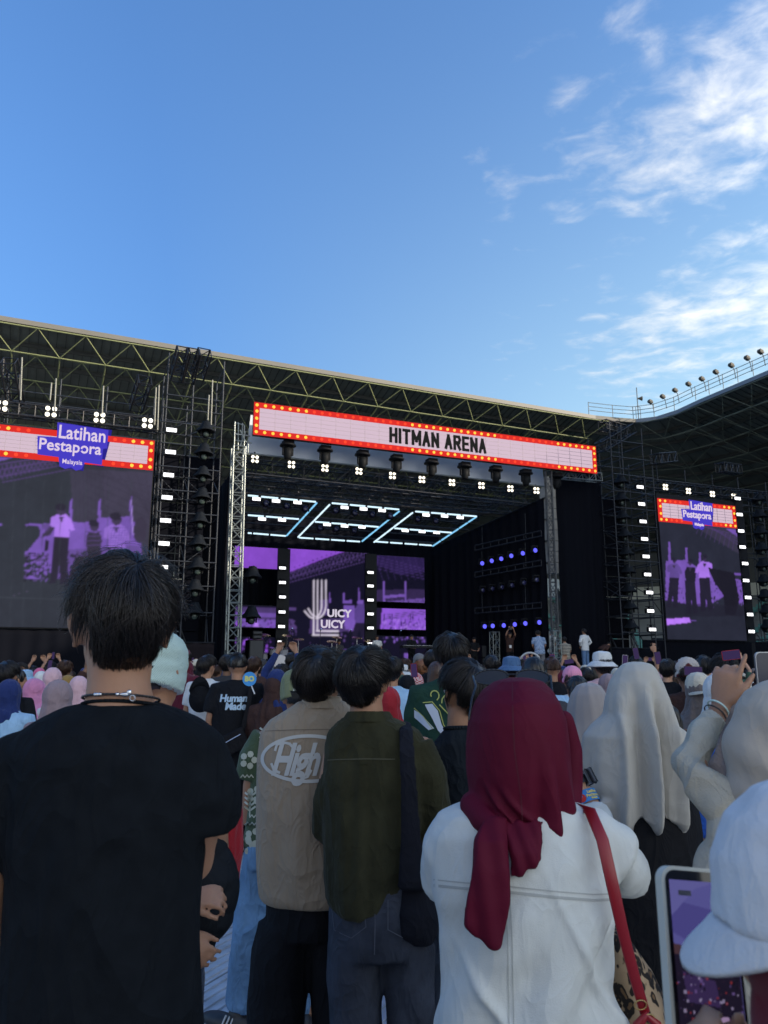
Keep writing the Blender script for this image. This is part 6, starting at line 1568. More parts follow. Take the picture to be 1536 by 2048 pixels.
# ---------- olive corduroy shirt
YC = 2.72
C_ = hero('young man in a dark olive corduroy shirt with a black tote strap on his shoulder', 745, YC)
cC = W(729, 1366, YC); cR_ = RZ(-16, 6)
b = MB(); head(b, cC, cR_, .97); limb(b, [(735, 1470, YC, .064), (732, 1400, YC, .055)], 16)
rowr(b, [(1460, 670, 810, .12), (1520, 665, 840, .15), (1700, 670, 800, .16), (1900, 680, 820, .17)], YC)
for pts, hd in (([(672, 1500, YC, .040), (652, 1600, YC+.02, .038), (652, 1670, YC+.10, .036), (700, 1640, YC+.28, .027)], 1), ([(845, 1500, YC, .046), (862, 1610, YC+.02, .042), (855, 1690, YC+.1, .038), (800, 1640, YC+.28, .027)], -1)):
    limb(b, pts, 14); hand(b, W(*pts[-1][:3]), (hd*.6, .5, .5), (0, -.2, 1), 1, .7, hd)
legskin(b, W(757, 1900, YC).x, YC, .86); wput(C_, 'body', organic(b, .0085, 3, name='body'), SK1); eyes(C_, wm(C_).inverted() @ cC, cR_, .97)
b = MB(); rowr(b, [(1432, 692, 782, .125), (1446, 672, 812, .150), (1462, 656, 838, .175), (1485, 650, 852, .20), (1540, 646, 858, .225), (1620, 645, 846, .235), (1700, 648, 836, .245), (1760, 650, 828, .25), (1790, 652, 822, .25), (1808, 658, 806, .245), (1820, 672, 780, .235)], YC, 40)
limb(b, [(700, 1485, YC, .052), (680, 1538, YC, .054), (660, 1602, YC+.02, .055), (653, 1655, YC+.06, .052), (672, 1668, YC+.16, .05)], 22, ends=False)
limb(b, [(830, 1490, YC, .062), (856, 1550, YC, .064), (868, 1620, YC+.02, .060), (862, 1690, YC+.07, .055), (830, 1680, YC+.18, .05)], 22, ends=False)
def exC(P):
    x, z = P[:, 0], P[:, 2]; px_ = 768+F*x/YC; g = lambda c, w: np.exp(-((px_-c)/w)**2); k = np.clip((1.40-z)/.25, 0, 1)
    return .010*k*(g(726, 10)-.8*g(744-20*(1.4-z), 12)+.7*g(690+25*(1.3-z), 14)-.6*g(775, 14))+.0008*np.sin(x*900)
shC = organic(b, .0078, 4, cloth_disp('tee', .0045, 5, exC), 'shirt'); M_OLV = mat('fabric_corduroy_olive', (.036, .035, .019), .95, sheen=.06, spec=.08, bump=.3, bscale=180, vary=.28, vscale=10, crease=.5, cscale=5)
sC = wput(C_, 'shirt', shC, M_OLV); bv = bvh_of(shC)
M_OLS = mat('seam_olive', (.085, .080, .050), .9)
prt(sC, 'seam', flat(stroke([(-.122, -.002), (-.08, 0), (.0, .002), (.10, .001)], .003)), M_OLS, bv, 728, 1519, YC, 1.0)
prt(sC, 'hanger_loop', flat(stroke([(-.02, .0), (-.014, -.005), (.012, -.005), (.018, .0)], .006)), M_OLV, bv, 728, 1523, YC, 1.0, lift=.006)
cb = MB(); cn = W(737, 1434, YC); rs = [(cn+Vector((0, 0, dz)), a, c, Euler((R(-4), 0, 0)).to_matrix()) for dz, a, c in ((-.016, .092, .078), (.004, .082, .070), (.018, .072, .064))]
cb.rings(rs, 32, caps=False); cb.rings([(c_, a-.006, d-.006, m_) for c_, a, d, m_ in rs], 32, caps=False); wpart(C_, 'collar', cb, M_OLV)
b = MB(); rowr(b, [(1740, 668, 838, .20), (1800, 660, 852, .225), (1870, 657, 862, .235), (1905, 657, 866, .22)], YC, 30)
for pts in ([(708, 1890, YC, .086), (706, 1950, YC, .084), (712, 2060, YC, .079), (718, 2500, YC, .065)], [(818, 1890, YC, .086), (820, 1950, YC, .081), (824, 2060, YC, .074), (828, 2500, YC, .062)]): limb(b, pts, 20, ends=False)
jm = organic(b, .010, 3, folds('leg', .006, 3), 'trousers'); M_JG = mat('fabric_jean_greyblue', (.040, .047, .066), .85, bump=.3, bscale=300, vary=.4, vscale=7, spec=.2, crease=.5, cscale=6)
jo = wput(C_, 'trousers', jm, M_JG); bj = bvh_of(jm); M_JS = mat('seam_jean', (.075, .083, .11), .9)
prt(jo, 'seam', flat(stroke([(0, .10), (.002, .02), (.0, -.07)], .0028)), M_JS, bj, 749, 1860, YC, 1.0); prt(jo, 'pocket', flat(stroke([(-.05, .05), (-.05, -.03), (0, -.06), (.05, -.035), (.052, .05)], .0026)), M_JS, bj, 697, 1835, YC, 1.0, rot=.15); prt(jo, 'pocket', flat(stroke([(-.05, .05), (-.05, -.035), (0, -.06), (.05, -.03), (.052, .05)], .0026)), M_JS, bj, 808, 1835, YC, 1.0)
hair_pair(C_, cC, .97, cR_, 2700, 41, None, lift=.018, length=(.09, .15), width=.0012, K=7, swirl=.7)
tb = thing('tote_bag', 'black cloth tote bag hanging by a wide strap from the olive shirted man', 'bag', tuple(W(825, 1830, YC-.02)))
b = MB(); strap = [(812, 1447, YC+.02, (.018, .006)), (812, 1462, YC-.09, (.026, .006)), (814, 1500, YC-.125, (.028, .006)), (818, 1580, YC-.135, (.030, .007)), (822, 1680, YC-.135, (.034, .010)), (828, 1770, YC-.12, (.050, .018))]
b.chain([W(*k[:3]) for k in strap], [k[3] for k in strap], 14, ref=(0, 1, 0)); M_TOTE = fab('tote', (.012, .013, .019), bump=.3)
sm = organic(b, .005, 3, folds('long', .003, 4), 'strap'); put('strap', sm, M_TOTE, tb, wm(tb).inverted())
b = MB(); rowr(b, [(1745, 800, 856, .05), (1775, 790, 866, .09), (1820, 786, 872, .12), (1865, 795, 874, .11), (1888, 822, 870, .07)], YC-.06, 26)
put('bag_body', organic(b, .0065, 4, folds('leg', .013, 6), 'bag_body'), M_TOTE, tb, wm(tb).inverted())
# ---------- green patterned shirt, light jeans
YD = 3.9
D_ = hero('man in an olive cap, green patterned shirt and light blue jeans behind the beige shirt', 545, YD)
dC = W(598, 1392, YD); dR = RZ(14)
b = MB(); head(b, dC, dR, .98); limb(b, [(596, 1470, YD, .062), (598, 1420, YD, .054)], 14)
rowr(b, [(1465, 540, 640, .12), (1520, 520, 640, .16), (1700, 500, 610, .17)], YD)
limb(b, [(525, 1480, YD, .045), (503, 1570, YD+.02, .042), (498, 1640, YD+.08, .036), (520, 1650, YD+.25, .027)], 14); hand(b, W(520, 1650, YD+.25), (.7, .5, 0), (0, 0, -1), 1, .6, -1)
limb(b, [(645, 1480, YD, .045), (655, 1570, YD, .042), (650, 1600, YD+.1, .036), (600, 1560, YD+.25, .027)], 14); hand(b, W(600, 1560, YD+.25), (-.5, .5, .5), (0, -1, 0), 1, .6, 1)
x0 = W(556, 1850, YD).x
for sg in (-1, 1): b.chain([(x0+sg*.09, YD, .9), (x0+sg*.14, YD, .5), (x0+sg*.16, YD, .1)], [.05, .045, .034], 10, ref=(0, 1, 0)); b.ell((x0+sg*.17, YD+.05, .035), (.035, .10, .03))
wput(D_, 'body', organic(b, .009, 3, name='body'), SK1); eyes(D_, wm(D_).inverted() @ dC, dR, .98)
b = MB(); rowr(b, [(1438, 570, 625, .12), (1450, 545, 650, .16), (1475, 512, 672, .19), (1530, 503, 676, .22), (1600, 500, 670, .23), (1680, 486, 640, .24), (1698, 492, 630, .22)], YD, 32)
limb(b, [(530, 1470, YD, .06), (508, 1515, YD, .072), (500, 1556, YD+.01, .068)], 22, ends=False); limb(b, [(650, 1470, YD, .06), (668, 1520, YD, .068), (670, 1570, YD, .064)], 18, ends=False)
sD_ = organic(b, .008, 5, folds('tee', .007, 6), 'shirt'); sD = wput(D_, 'shirt', sD_, fab('green_print', (.055, .085, .045))); bv = bvh_of(sD_)
M_PC = mat('print_cream', (.42, .43, .34), .7)
def flower(r_):
    o = []
    for k in range(5):
        a = k*2*math.pi/5; c = (r_*math.cos(a), r_*math.sin(a)); o.append([(c[0]+r_*.55*math.cos(q*math.pi/4), c[1]+r_*.55*math.sin(q*math.pi/4)) for q in range(8)])
    return o
def leafs(h):
    o = stroke([(0, -h), (0, h)], .006)
    for k in range(4):
        z = -h*.5+k*h*.42
        for s_ in (-1, 1): o += stroke([(0, z), (s_*h*.5, z+h*.35)], .009)
    return o
for (x, y, kk) in ((507, 1695-20, 'f'), (492, 1690, 'f'), (500, 1610, 'l'), (510, 1590, 'f'), (497, 1520, 'f'), (504, 1650, 't'), (530, 1480, 'l'), (560, 1460, 'f'), (494, 1555, 't'), (512, 1635, 't')):
    me = flat(flower(.028)) if kk == 'f' else (flat(leafs(.05)) if kk == 'l' else flat(stroke([(-.03, 0), (-.02, .012), (-.01, 0), (0, .012), (.01, 0), (.02, .012), (.03, 0)], .005)))
    try: prt(sD, 'print', me, M_PC, bv, x, y, YD, 1.0, lift=.004)
    except Exception: pass
b = MB(); b.rings([((x0+.01, YD, z), a, c, None) for z, a, c in ((.72, .185, .13), (.82, .165, .12), (.95, .13, .10))], 24)
jl = [[W(522, 1735, YD), W(512, 1800, YD), W(506, 1860, YD), W(498, 1930, YD), W(490, 2005, YD+.02)], [W(568, 1735, YD), W(575, 1800, YD), W(590, 1880, YD), W(596, 1950, YD), W(600, 2005, YD+.05)]]
for q in jl: b.chain(q, [.088, .092, .090, .090, .094], 22, ref=(0, 1, 0), ends=False)
jD = organic(b, .010, 3, folds('leg', .013, 7), 'trousers'); M_JL = mat('fabric_jean_light', (.13, .245, .40), .85, bump=.3, bscale=300, vary=.34, vscale=5, spec=.2, crease=.8, cscale=6); wput(D_, 'trousers', jD, M_JL)
def sneaker(t, px, py, Y, ang):
    p = W(px, py, Y); Rz = Matrix.Rotation(R(ang), 3, 'Z'); p.z = 0; q = lambda x, y, z: p+Rz @ Vector((x, y, z))
    b = MB(); b.ell(q(0, -.06, .055), (.042, .075, .050), Rz); b.ell(q(0, .06, .042), (.046, .115, .036), Rz); b.ell(q(0, -.04, .09), (.036, .05, .03), Rz)
    s_ = wput(t, 'shoe', organic(b, .006, 2, name='shoe'), M_SHOE); part('sole', MB().ell(q(0, .01, .016), (.050, .150, .018), Rz), M_SOLE, s_, smooth=True)
    for k in range(3):
        for sg in (-1, 1): part('stripe', MB().cyl(q(sg*.049, -.02+k*.022, .022), q(sg*.030, -.04+k*.022, .085), .0045, n=6), M_SOLE, s_)
sneaker(D_, 462, 2040, YD-.0, 60); sneaker(D_, 604, 2030, YD+.05, 12)
cb = MB(); cQ = dR @ Euler((R(-12), 0, 0)).to_matrix(); cb.rings([(dC+cQ @ Vector((0, y_, z_)), r_*.95, r_*1.12, cQ) for r_, y_, z_ in [(.096, 0, -.02), (.099, 0, .02), (.097, -.002, .05), (.092, -.004, .085), (.074, -.006, .115), (.04, -.006, .130), (.003, -.006, .134)]], 28)
cb.chain([dC+cQ @ Vector((0, .09, .015)), dC+cQ @ Vector((0, .17, -.005))], [(.075, .006), (.055, .005)], 14, ref=cQ @ Vector((0, 0, 1)))
cD = wput(D_, 'cap', organic(cb, .006, 3, name='cap'), fab('cap_olive', (.20, .22, .115)))
tm = text_mesh('1996', .022, .001); prt(cD, 'embroidery', tm, M_PW, BVHTree.FromPolygons([tuple(v.co) for v in cD.data.vertices], [tuple(p.vertices) for p in cD.data.polygons]), 594, 1381, YD, 1.0, cut=.05)
wput(D_, 'hair', hair_shell(dC, .98, dR, lambda d: short_cut(d) and d.z < .12, .006, 51), M_HAIR)
# ---------- woman in maroon headscarf and white denim jacket
YE = 1.75
Em = hero('woman in a maroon headscarf and white denim jacket with sunglasses pushed up on her head', 1035, YE)
eC = W(1035, 1500, YE); eR = RZ(-10)
b = MB(); head(b, eC, eR, .97); limb(b, [(1040, 1650, YE, .066), (1038, 1580, YE, .056)], 14)
rowr(b, [(1650, 930, 1160, .12), (1720, 890, 1190, .16), (1900, 920, 1190, .17), (2100, 910, 1200, .19)], YE)
limb(b, [(1180, 1690, YE, .036), (1245, 1748, YE+.08, .036), (1215, 1680, YE+.26, .034), (1166, 1590, YE+.31, .0265), (1152, 1560, YE+.32, .026)], 14); hand(b, W(1150, 1556, YE+.32), (-.45, .1, .85), (-.6, -.6, 0), .95, .5, -1)
limb(b, [(925, 1690, YE, .036), (897, 1750, YE+.08, .034), (920, 1700, YE+.28, .032), (960, 1590, YE+.33, .0265)], 14); hand(b, W(960, 1590, YE+.33), (.4, .1, .9), (.6, -.6, 0), .95, .6, 1)
xE = W(1050, 1900, YE).x; legskin(b, xE, YE, .84); wput(Em, 'body', organic(b, .0075, 3, name='body'), SK2); eyes(Em, wm(Em).inverted() @ eC, eR, .97)
b = MB(); rowr(b, [(1600, 960, 1115, .13), (1614, 912, 1172, .16), (1632, 878, 1205, .19), (1665, 862, 1225, .22), (1720, 862, 1228, .245), (1790, 868, 1232, .26), (1850, 876, 1234, .265), (1905, 882, 1222, .265), (1960, 884, 1220, .27), (2020, 876, 1230, .28), (2100, 866, 1240, .29), (2170, 862, 1244, .29)], YE, 50)
limb(b, [(1172, 1668, YE, .058), (1222, 1702, YE+.02, .060), (1250, 1742, YE+.07, .056), (1240, 1738, YE+.16, .052), (1205, 1670, YE+.24, .048), (1182, 1622, YE+.28, .042)], 24, ends=False)
limb(b, [(925, 1668, YE, .058), (900, 1700, YE+.02, .062), (896, 1752, YE+.07, .060), (904, 1745, YE+.16, .052), (920, 1680, YE+.25, .043)], 24, ends=False)
def exE(P):
    x, z = P[:, 0], P[:, 2]; px_ = 768+F*x/YE; zz = 1.62-z
    back = np.clip((YE-P[:, 1])/.05, 0, 1)
    a = .007*np.clip((zz-.42)/.2, 0, 1)*np.sin((px_-1050)*.045+zz*22)*back
    a += .010*np.clip((zz-.52)/.1, 0, 1)*np.exp(-((zz*1.0-(px_-870)*.0016-.50)/.016)**2)*np.exp(-((px_-950)/90)**2)
    a -= .010*np.exp(-((zz+.30*(px_-1200)/180-.47)/.014)**2)*np.exp(-((px_-1200)/60)**2)
    a += .007*np.exp(-((zz-.30*(px_-1100)/130-.52)/.02)**2)*np.exp(-((px_-1150)/80)**2)
    return a*1.7+.006*vnoise(np.stack([x*14+z*8, P[:, 1]*14, z*20-x*10], 1), 8)
shE = organic(b, .0068, 4, cloth_disp('tee', .005, 9, exE), 'jacket'); M_WD = mat('fabric_white_denim', (.60, .615, .585), .85, bump=.25, bscale=420, vary=.05, vscale=12, spec=.15, sheen=.05, crease=.30, cscale=5)
sE = wput(Em, 'jacket', shE, M_WD); bv = bvh_of(shE); M_WS = mat('seam_white', (.40, .41, .39), .9)
for dy in (0, 10, 13): prt(sE, 'seam', flat(stroke([(-.185, .016), (-.12, .010), (-.04, .004), (.06, -.006), (.14, -.012), (.180, -.011)], .0022)), M_WS, bv, 1045, 1776+dy, YE, 1.0, cut=.02, lift=.002)
for dx in (0, 9): prt(sE, 'seam', flat(stroke([(0, .18), (.002, .05), (.0, -.1), (.006, -.22)], .0018)), M_WS, bv, 1015+dx, 1945, YE, 1.0, cut=.02, lift=.002)
b = MB(); legsw(b, Em, .86, .10, .11, base=(xE, YE)); wput(Em, 'trousers', organic(b, .015, 3, folds('leg', .006, 1), name='trousers'), M_JEANB)
sb = MB()
for sg in (-1, 1): sb.ell((xE+sg*.11, YE+.05, .045), (.045, .125, .042))
wpart(Em, 'shoe_pair', sb, M_SHOE)
b = MB(); rowr(b, [(1357, 1012, 1060, .06, .02), (1363, 988, 1084, .115, .015), (1380, 965, 1104, .16, .01), (1405, 950, 1118, .20), (1440, 938, 1129, .225), (1490, 933, 1136, .235), (1540, 934, 1138, .235), (1580, 938, 1139, .225), (1610, 936, 1142, .215), (1638, 946, 1146, .21), (1656, 972, 1144, .20), (1668, 1000, 1136, .17)], YE, 44)
limb(b, [(1128, 1440, YE+.07, .022), (1140, 1500, YE+.08, .028), (1138, 1570, YE+.07, .030), (1130, 1630, YE+.04, .034)], 14)
limb(b, [(945, 1610, YE-.03, .028), (968, 1640, YE-.07, .030), (990, 1655, YE-.10, .026)], 14)
def exH(P):
    x, z = P[:, 0], P[:, 2]; px_ = 768+F*x/YE; py_ = 1024-F*(z-CZ)/YE+F*math.tan(TH); back = np.clip((YE+.02-P[:, 1])/.06, 0, 1)
    k = np.clip((py_-1470)/120, 0, 1)*back; g = lambda c, w: np.exp(-((px_-c)/w)**2)
    q = (py_-1520)/100
    a = k*(.011*g(1068+8*q, 13)-.010*g(1045+4*q, 11)+.010*g(1100+14*q, 11)-.008*g(1084+10*q, 8)+.007*g(1120+8*q, 8))
    arc = lambda r0, w: np.exp(-((np.hypot(px_-1090, (py_-1500)*1.0)-r0)/w)**2)
    a += back*.0065*np.clip((1080-px_)/40, 0, 1)*np.clip((py_-1540)/40, 0, 1)*(arc(118, 5)-arc(128, 5)+arc(140, 5)-arc(150, 5))
    return a*1.25+.003*vnoise(np.stack([x*20, P[:, 1]*20, z*12], 1), 3)
shH = organic(b, .0048, 4, exH and (lambda P, Nn: exH(P)), 'headscarf'); M_MAR = mat('fabric_maroon', (.088, .0035, .018), .7, bump=.10, bscale=500, vary=.06, vscale=8, spec=.15, sheen=0, crease=.22, cscale=5)
hs = wput(Em, 'headscarf', shH, M_MAR); bv = bvh_of(shH)
prt(hs, 'seam', flat(stroke([(0, .14), (-.001, .07), (0, 0), (.010, -.09), (.012, -.16)], .0020)), mat('seam_maroon', (.07, .003, .014), .8), bv, 1029, 1500, YE, 1.0, lift=.001)
b = MB(); tail = [(1632, 968, 1016, .030, -.10), (1680, 950, 1018, .036, -.135), (1740, 940, 1019, .034, -.15), (1800, 933, 1018, .030, -.155), (1850, 930, 1013, .026, -.155), (1876, 948, 1010, .022, -.155), (1892, 974, 1008, .018, -.155), (1900, 992, 1004, .012, -.155)]
rowr(b, tail, YE, 24)
def tfold(P, Nn):
    px_ = 768+F*P[:, 0]/YE; return .0035*np.sin((px_-930)*.16+P[:, 2]*16)*np.clip((1.45-P[:, 2])/.2, .2, 1)
tl = organic(b, .0035, 2, tfold, 'scarf_tail'); put('scarf_tail', tl, M_MAR, hs, Matrix.Identity(4))
b = MB(); rowr(b, [(1640, 1000, 1090, .030, -.095), (1675, 1008, 1082, .032, -.12), (1705, 1014, 1084, .028, -.135), (1722, 1018, 1086, .022, -.138), (1735, 1018, 1070, .018, -.138), (1748, 1019, 1048, .014, -.138), (1755, 1021, 1036, .010, -.138)], YE, 20)
put('scarf_tail', organic(b, .0035, 2, lambda P, Nn: .003*np.sin(P[:, 0]*200+P[:, 2]*60), 'scarf_tail'), M_MAR, hs, Matrix.Identity(4))
# sunglasses on her head
sg_ = thing('sunglasses', 'black sunglasses pushed up on top of the maroon headscarf', 'sunglasses', tuple(W(1030, 1345, YE)))
M_FR = mat('glasses_frame', (.012, .012, .013), .2); M_LN = mat('glasses_lens', (.02, .018, .018), .08)
for nm, cx in (('left', 982), ('right', 1066)):
    b = MB(); pts = []; c_ = W(cx, 1354, YE+.09)
    for i in range(25):
        a = 2*math.pi*i/24; pts.append(c_+Vector((.040*math.cos(a), .010*math.sin(a), .017*math.sin(a)+(.003*math.cos(a) if nm == 'left' else -.002*math.cos(a)))))
    for p, q in zip(pts, pts[1:]): b.cyl(p, q, .0022, n=6)
    put('rim', b.mesh('rim', True), M_FR, sg_, wm(sg_).inverted()); b2 = MB(); n = len(pts)-1
    b2.v = [tuple(p) for p in pts[:-1]]+[tuple(p+Vector((0, .0015, .0))) for p in pts[:-1]]; b2.f = [tuple(range(n)), tuple(reversed(range(n, 2*n)))]+[(i, (i+1) % n, (i+1) % n+n, i+n) for i in range(n)]
    put('lens', b2.mesh('lens'), M_LN, sg_, wm(sg_).inverted())
put('bridge', MB().cyl(W(1017, 1349, YE+.085), W(1032, 1349, YE+.085), .0022, n=6).mesh('bridge'), M_FR, sg_, wm(sg_).inverted())
for q in ([(1101, 1351, YE+.085), (1104, 1380, YE+.05), (1109, 1420, YE+.0), (1113, 1462, YE-.03)], [(946, 1352, YE+.085), (952, 1372, YE+.04), (944, 1398, YE-.0), (938, 1440, YE-.01)]):
    put('temple', MB().chain([W(*p) for p in q], [(.0028, .0016)]*4, 8).mesh('temple', True), M_FR, sg_, wm(sg_).inverted())
# watch and paper wristband
def band(name, label, cat, c, d, r_, wd, m, lift=.0015):
    t = thing(name, label, cat, tuple(c)); M_ = rotm(d); b = MB(); n = 36
    for s_ in (r_, r_+lift):
        for z in (-wd/2, wd/2):
            for i in range(n): a = 2*math.pi*i/n; b.v.append(tuple(M_ @ Vector((s_*math.cos(a), s_*math.sin(a), z))))
    for i in range(n):
        j = (i+1) % n; b.f += [(i, j, n+j, n+i), (2*n+i, 3*n+i, 3*n+j, 2*n+j), (i, 2*n+i, 2*n+j, j), (n+i, n+j, 3*n+j, 3*n+i)]
    part('band', b, m, t, smooth=False); return t, M_
dE = (W(1166, 1590, YE+.31)-W(1205, 1670, YE+.26)).normalized()
wa, wM = band('wrist_watch', 'black square faced wrist watch on the raised wrist by the maroon headscarf', 'watch', W(1156, 1567, YE+.315), dE, .0275, .020, mat('watch_strap', (.015, .015, .017), .5), .002)
vd = (wM.transposed() @ (Vector((.75, -.66, 0)))).normalized(); vd.z = 0; vd.normalize()
part('case', MB().box(wM @ (vd*.033), (.034, .010, .038), wM @ rotm((0, 0, 1)).to_3x3() @ Matrix.Rotation(math.atan2(vd.y, vd.x)-math.pi/2, 3, 'Z')), mat('watch_case', (.10, .10, .11), .3, metal=.8), wa); part('glass', MB().box(wM @ (vd*.0390), (.032, .004, .036), wM @ Matrix.Rotation(math.atan2(vd.y, vd.x)-math.pi/2, 3, 'Z')), PHONE_B, wa)
wb, bM = band('paper_wristband', 'blue printed festival wristband with red and yellow lettering on the raised wrist', 'wristband', W(1172, 1599, YE+.305), dE, .031, .030, mat('wristband_blue', (.03, .22, .55), .5), .001)
def on_band(poly, m, name, r_=.0328):
    b = MB(); vs = []
    for x, y in poly: a = 2*math.pi*0+x/r_+band_a0; vs.append(tuple(bM @ Vector((r_*math.cos(a), r_*math.sin(a), y))))
    b.v = vs; b.f = [tuple(range(len(vs)))]; part(name, b, m, wb)
f_ = bM.transposed() @ Vector((.25, -1, 0)); band_a0 = math.atan2(f_.y, f_.x)
on_band([(.010*math.cos(a*.5)-.022, .010*math.sin(a*.5)-.003) for a in range(13)], mat('wristband_red', (.6, .03, .02), .5), 'print'); 
for word, y in (('Latihan', .007), ('Pestapora', -.002), ('Malaysia', -.010)):
    me = text_mesh(word, .010 if word != 'Malaysia' else .006, .0004); P = co(me); Q = P.copy()
    for i in range(len(P)): a = (P[i, 0]+.010)/.0330+band_a0; Q[i] = tuple(bM @ Vector((.0332*math.cos(a), .0332*math.sin(a), P[i, 1]+y)))
    setco(me, Q); put('print', me, mat('wristband_yellow', (.75, .6, .15), .5), wb)
# red shoulder bag strap and leopard bag
sbg = thing('leopard_bag', 'leopard print cloth bag on a red leather strap hanging beside the white denim jacket', 'bag', tuple(W(1270, 1980, YE+.02)))
M_RL = mat('leather_red', (.26, .010, .018), .35, spec=.5, bump=.08, bscale=300)
st = [(1150, 1612, YE+.02, (.010, .003)), (1180, 1622, YE-.07, (.012, .003)), (1205, 1680, YE-.115, (.0125, .003)), (1225, 1770, YE-.13, (.0125, .003)), (1245, 1860, YE-.12, (.0115, .003)), (1268, 1950, YE-.09, (.011, .003)), (1290, 2025, YE-.07, (.0105, .003))]
put('strap', MB().chain([W(*k[:3]) for k in st], [k[3] for k in st], 12, ref=(0, 1, 0)).mesh('strap', True), M_RL, sbg, wm(sbg).inverted())
for k, (x, y) in enumerate(((1281, 2010), (1297, 2038))): put('buckle', loopt(MB(), W(x, y, YE-.08), .012, .004, .0016, .010, 16).mesh('buckle', True), mat('brass', (.5, .35, .15), .3, metal=1), sbg, wm(sbg).inverted())
put('tassel', MB().chain([W(1292, 2030, YE-.08), W(1275, 2052, YE-.08), W(1268, 2080, YE-.08)], [.006, .010, .004]).chain([W(1292, 2030, YE-.08), W(1315, 2050, YE-.08), W(1325, 2075, YE-.08)], [.006, .009, .004]).mesh('tassel', True), M_RL, sbg, wm(sbg).inverted())
def leopard():
    m = bpy.data.materials.new('leopard_print'); m.use_nodes = True; t = m.node_tree; b = t.nodes['Principled BSDF']; b.inputs['Roughness'].default_value = .8
    tc = N(t, 'ShaderNodeTexCoord'); nz = N(t, 'ShaderNodeTexNoise'); nz.inputs['Scale'].default_value = 22; L(t, tc.outputs['Object'], nz.inputs['Vector'])
    ad = N(t, 'ShaderNodeMix', data_type='VECTOR'); ad.inputs[0].default_value = .06; L(t, tc.outputs['Object'], ad.inputs[4]); L(t, nz.outputs['Color'], ad.inputs[5])
    v = N(t, 'ShaderNodeTexVoronoi', feature='F1'); v.inputs['Scale'].default_value = 36; L(t, ad.outputs[1], v.inputs['Vector'])
    c = ramp(t, v.outputs['Distance'], [(.0, (.20, .11, .05)), (.24, (.20, .11, .05)), (.28, (.015, .010, .008)), (.50, (.018, .011, .008)), (.56, (.42, .29, .17)), (1, (.48, .34, .21))]); L(t, c, b.inputs['Base Color']); return m
b = MB(); rowr(b, [(1868, 1222, 1240, .05), (1895, 1216, 1268, .10), (1940, 1214, 1300, .15), (1990, 1212, 1322, .19), (2050, 1210, 1334, .21), (2130, 1212, 1335, .20), (2200, 1230, 1320, .14)], YE+.10, 28)
put('bag_body', organic(b, .006, 4, folds('leg', .012, 8), 'bag_body'), leopard(), sbg, wm(sbg).inverted())
# ---------- woman in the cream headscarf
def scarfwoman(label, px, Y, C, Rm, rows, m, seed, amp=.006, skin_m=SK2, extra=None, spikes=(), under=None, armk=(), hipz=.84, legm=None, voxel=.007, disp=None):
    t = hero(label, px, Y); hc = W(*C, Y)
    b = MB(); head(b, hc, Rm, .97); b.chain([hc-Vector((0, .01, .22)), hc-Vector((0, .005, .08))], [.062, .055], 14, ref=(0, 1, 0))
    z0 = hc.z-.2; x0 = hc.x; b.rings([((x0, Y, z), a, c, None) for z, a, c in ((hipz-.1, .14, .10), (hipz+.1, .13, .09), (z0-.1, .15, .09), (z0, .12, .07))], 20)
    for kn, hd in armk: limb(b, kn, 14); hand(b, W(*kn[-1][:3]), *hd)
    legskin(b, x0, Y, hipz); wput(t, 'body', organic(b, .009, 3, name='body'), skin_m); put_e = eyes(t, wm(t).inverted() @ hc, Rm, .97)
    b = MB(); b.rings([((x0, Y, z), a, c, None) for z, a, c in ((hipz-.25, .21, .15), (hipz, .20, .145), (z0-.2, .19, .13), (z0-.04, .17, .10), (z0+.02, .10, .08))], 26)
    for kn, hd in armk: limb(b, [(k[0], k[1], k[2], k[3]+.022) for k in kn[:-1]], 18)
    wput(t, 'tunic', organic(b, .009, 4, folds('tee', .006, seed), 'tunic'), under or M_BLKF)
    b = MB(); legsw(b, t, hipz, .09, .10); wput(t, 'trousers', organic(b, .015, 3, folds('leg', .006, 1), name='trousers'), legm or M_JEAN)
    b = MB(); rowr(b, rows, Y, 44)
    for kn in spikes: limb(b, kn, 18)
    def dd(P, Nn):
        P2 = P.copy(); P2[:, 0] -= x0; P2[:, 1] -= Y; P2[:, 2] += 1.6-hc.z; d = folds('hijab', amp, seed)(P2, Nn)
        return d+(extra(P) if extra else 0)
    wput(t, 'headscarf', organic(b, voxel, 5, disp or dd, 'headscarf'), m); return t
YF = 2.75
M_CREAM = mat('fabric_cream_veil', (.46, .43, .375), .8, bump=.15, bscale=400, vary=.05, vscale=6, spec=.2, sheen=.1, crease=.3, cscale=5)
def exF(P):
    px_ = 768+F*P[:, 0]/YF; zz = 1.65-P[:, 2]; back = np.clip((YF+.03-P[:, 1])/.06, 0, 1); g = lambda c, w: np.exp(-((px_-c)/w)**2); k = np.clip((zz-.06)/.18, 0, 1)
    q = zz*18
    return 2.6*back*k*(.017*g(1262-q*.6, 9)-.014*g(1277-q*.2, 8)+.016*g(1298+q*.6, 8)-.015*g(1312+q*1.0, 8)+.015*g(1329+q*1.6, 8)-.010*g(1240-q, 9)+.010*g(1218-q*1.2, 9)-.008*g(1345+q*1.4, 7))
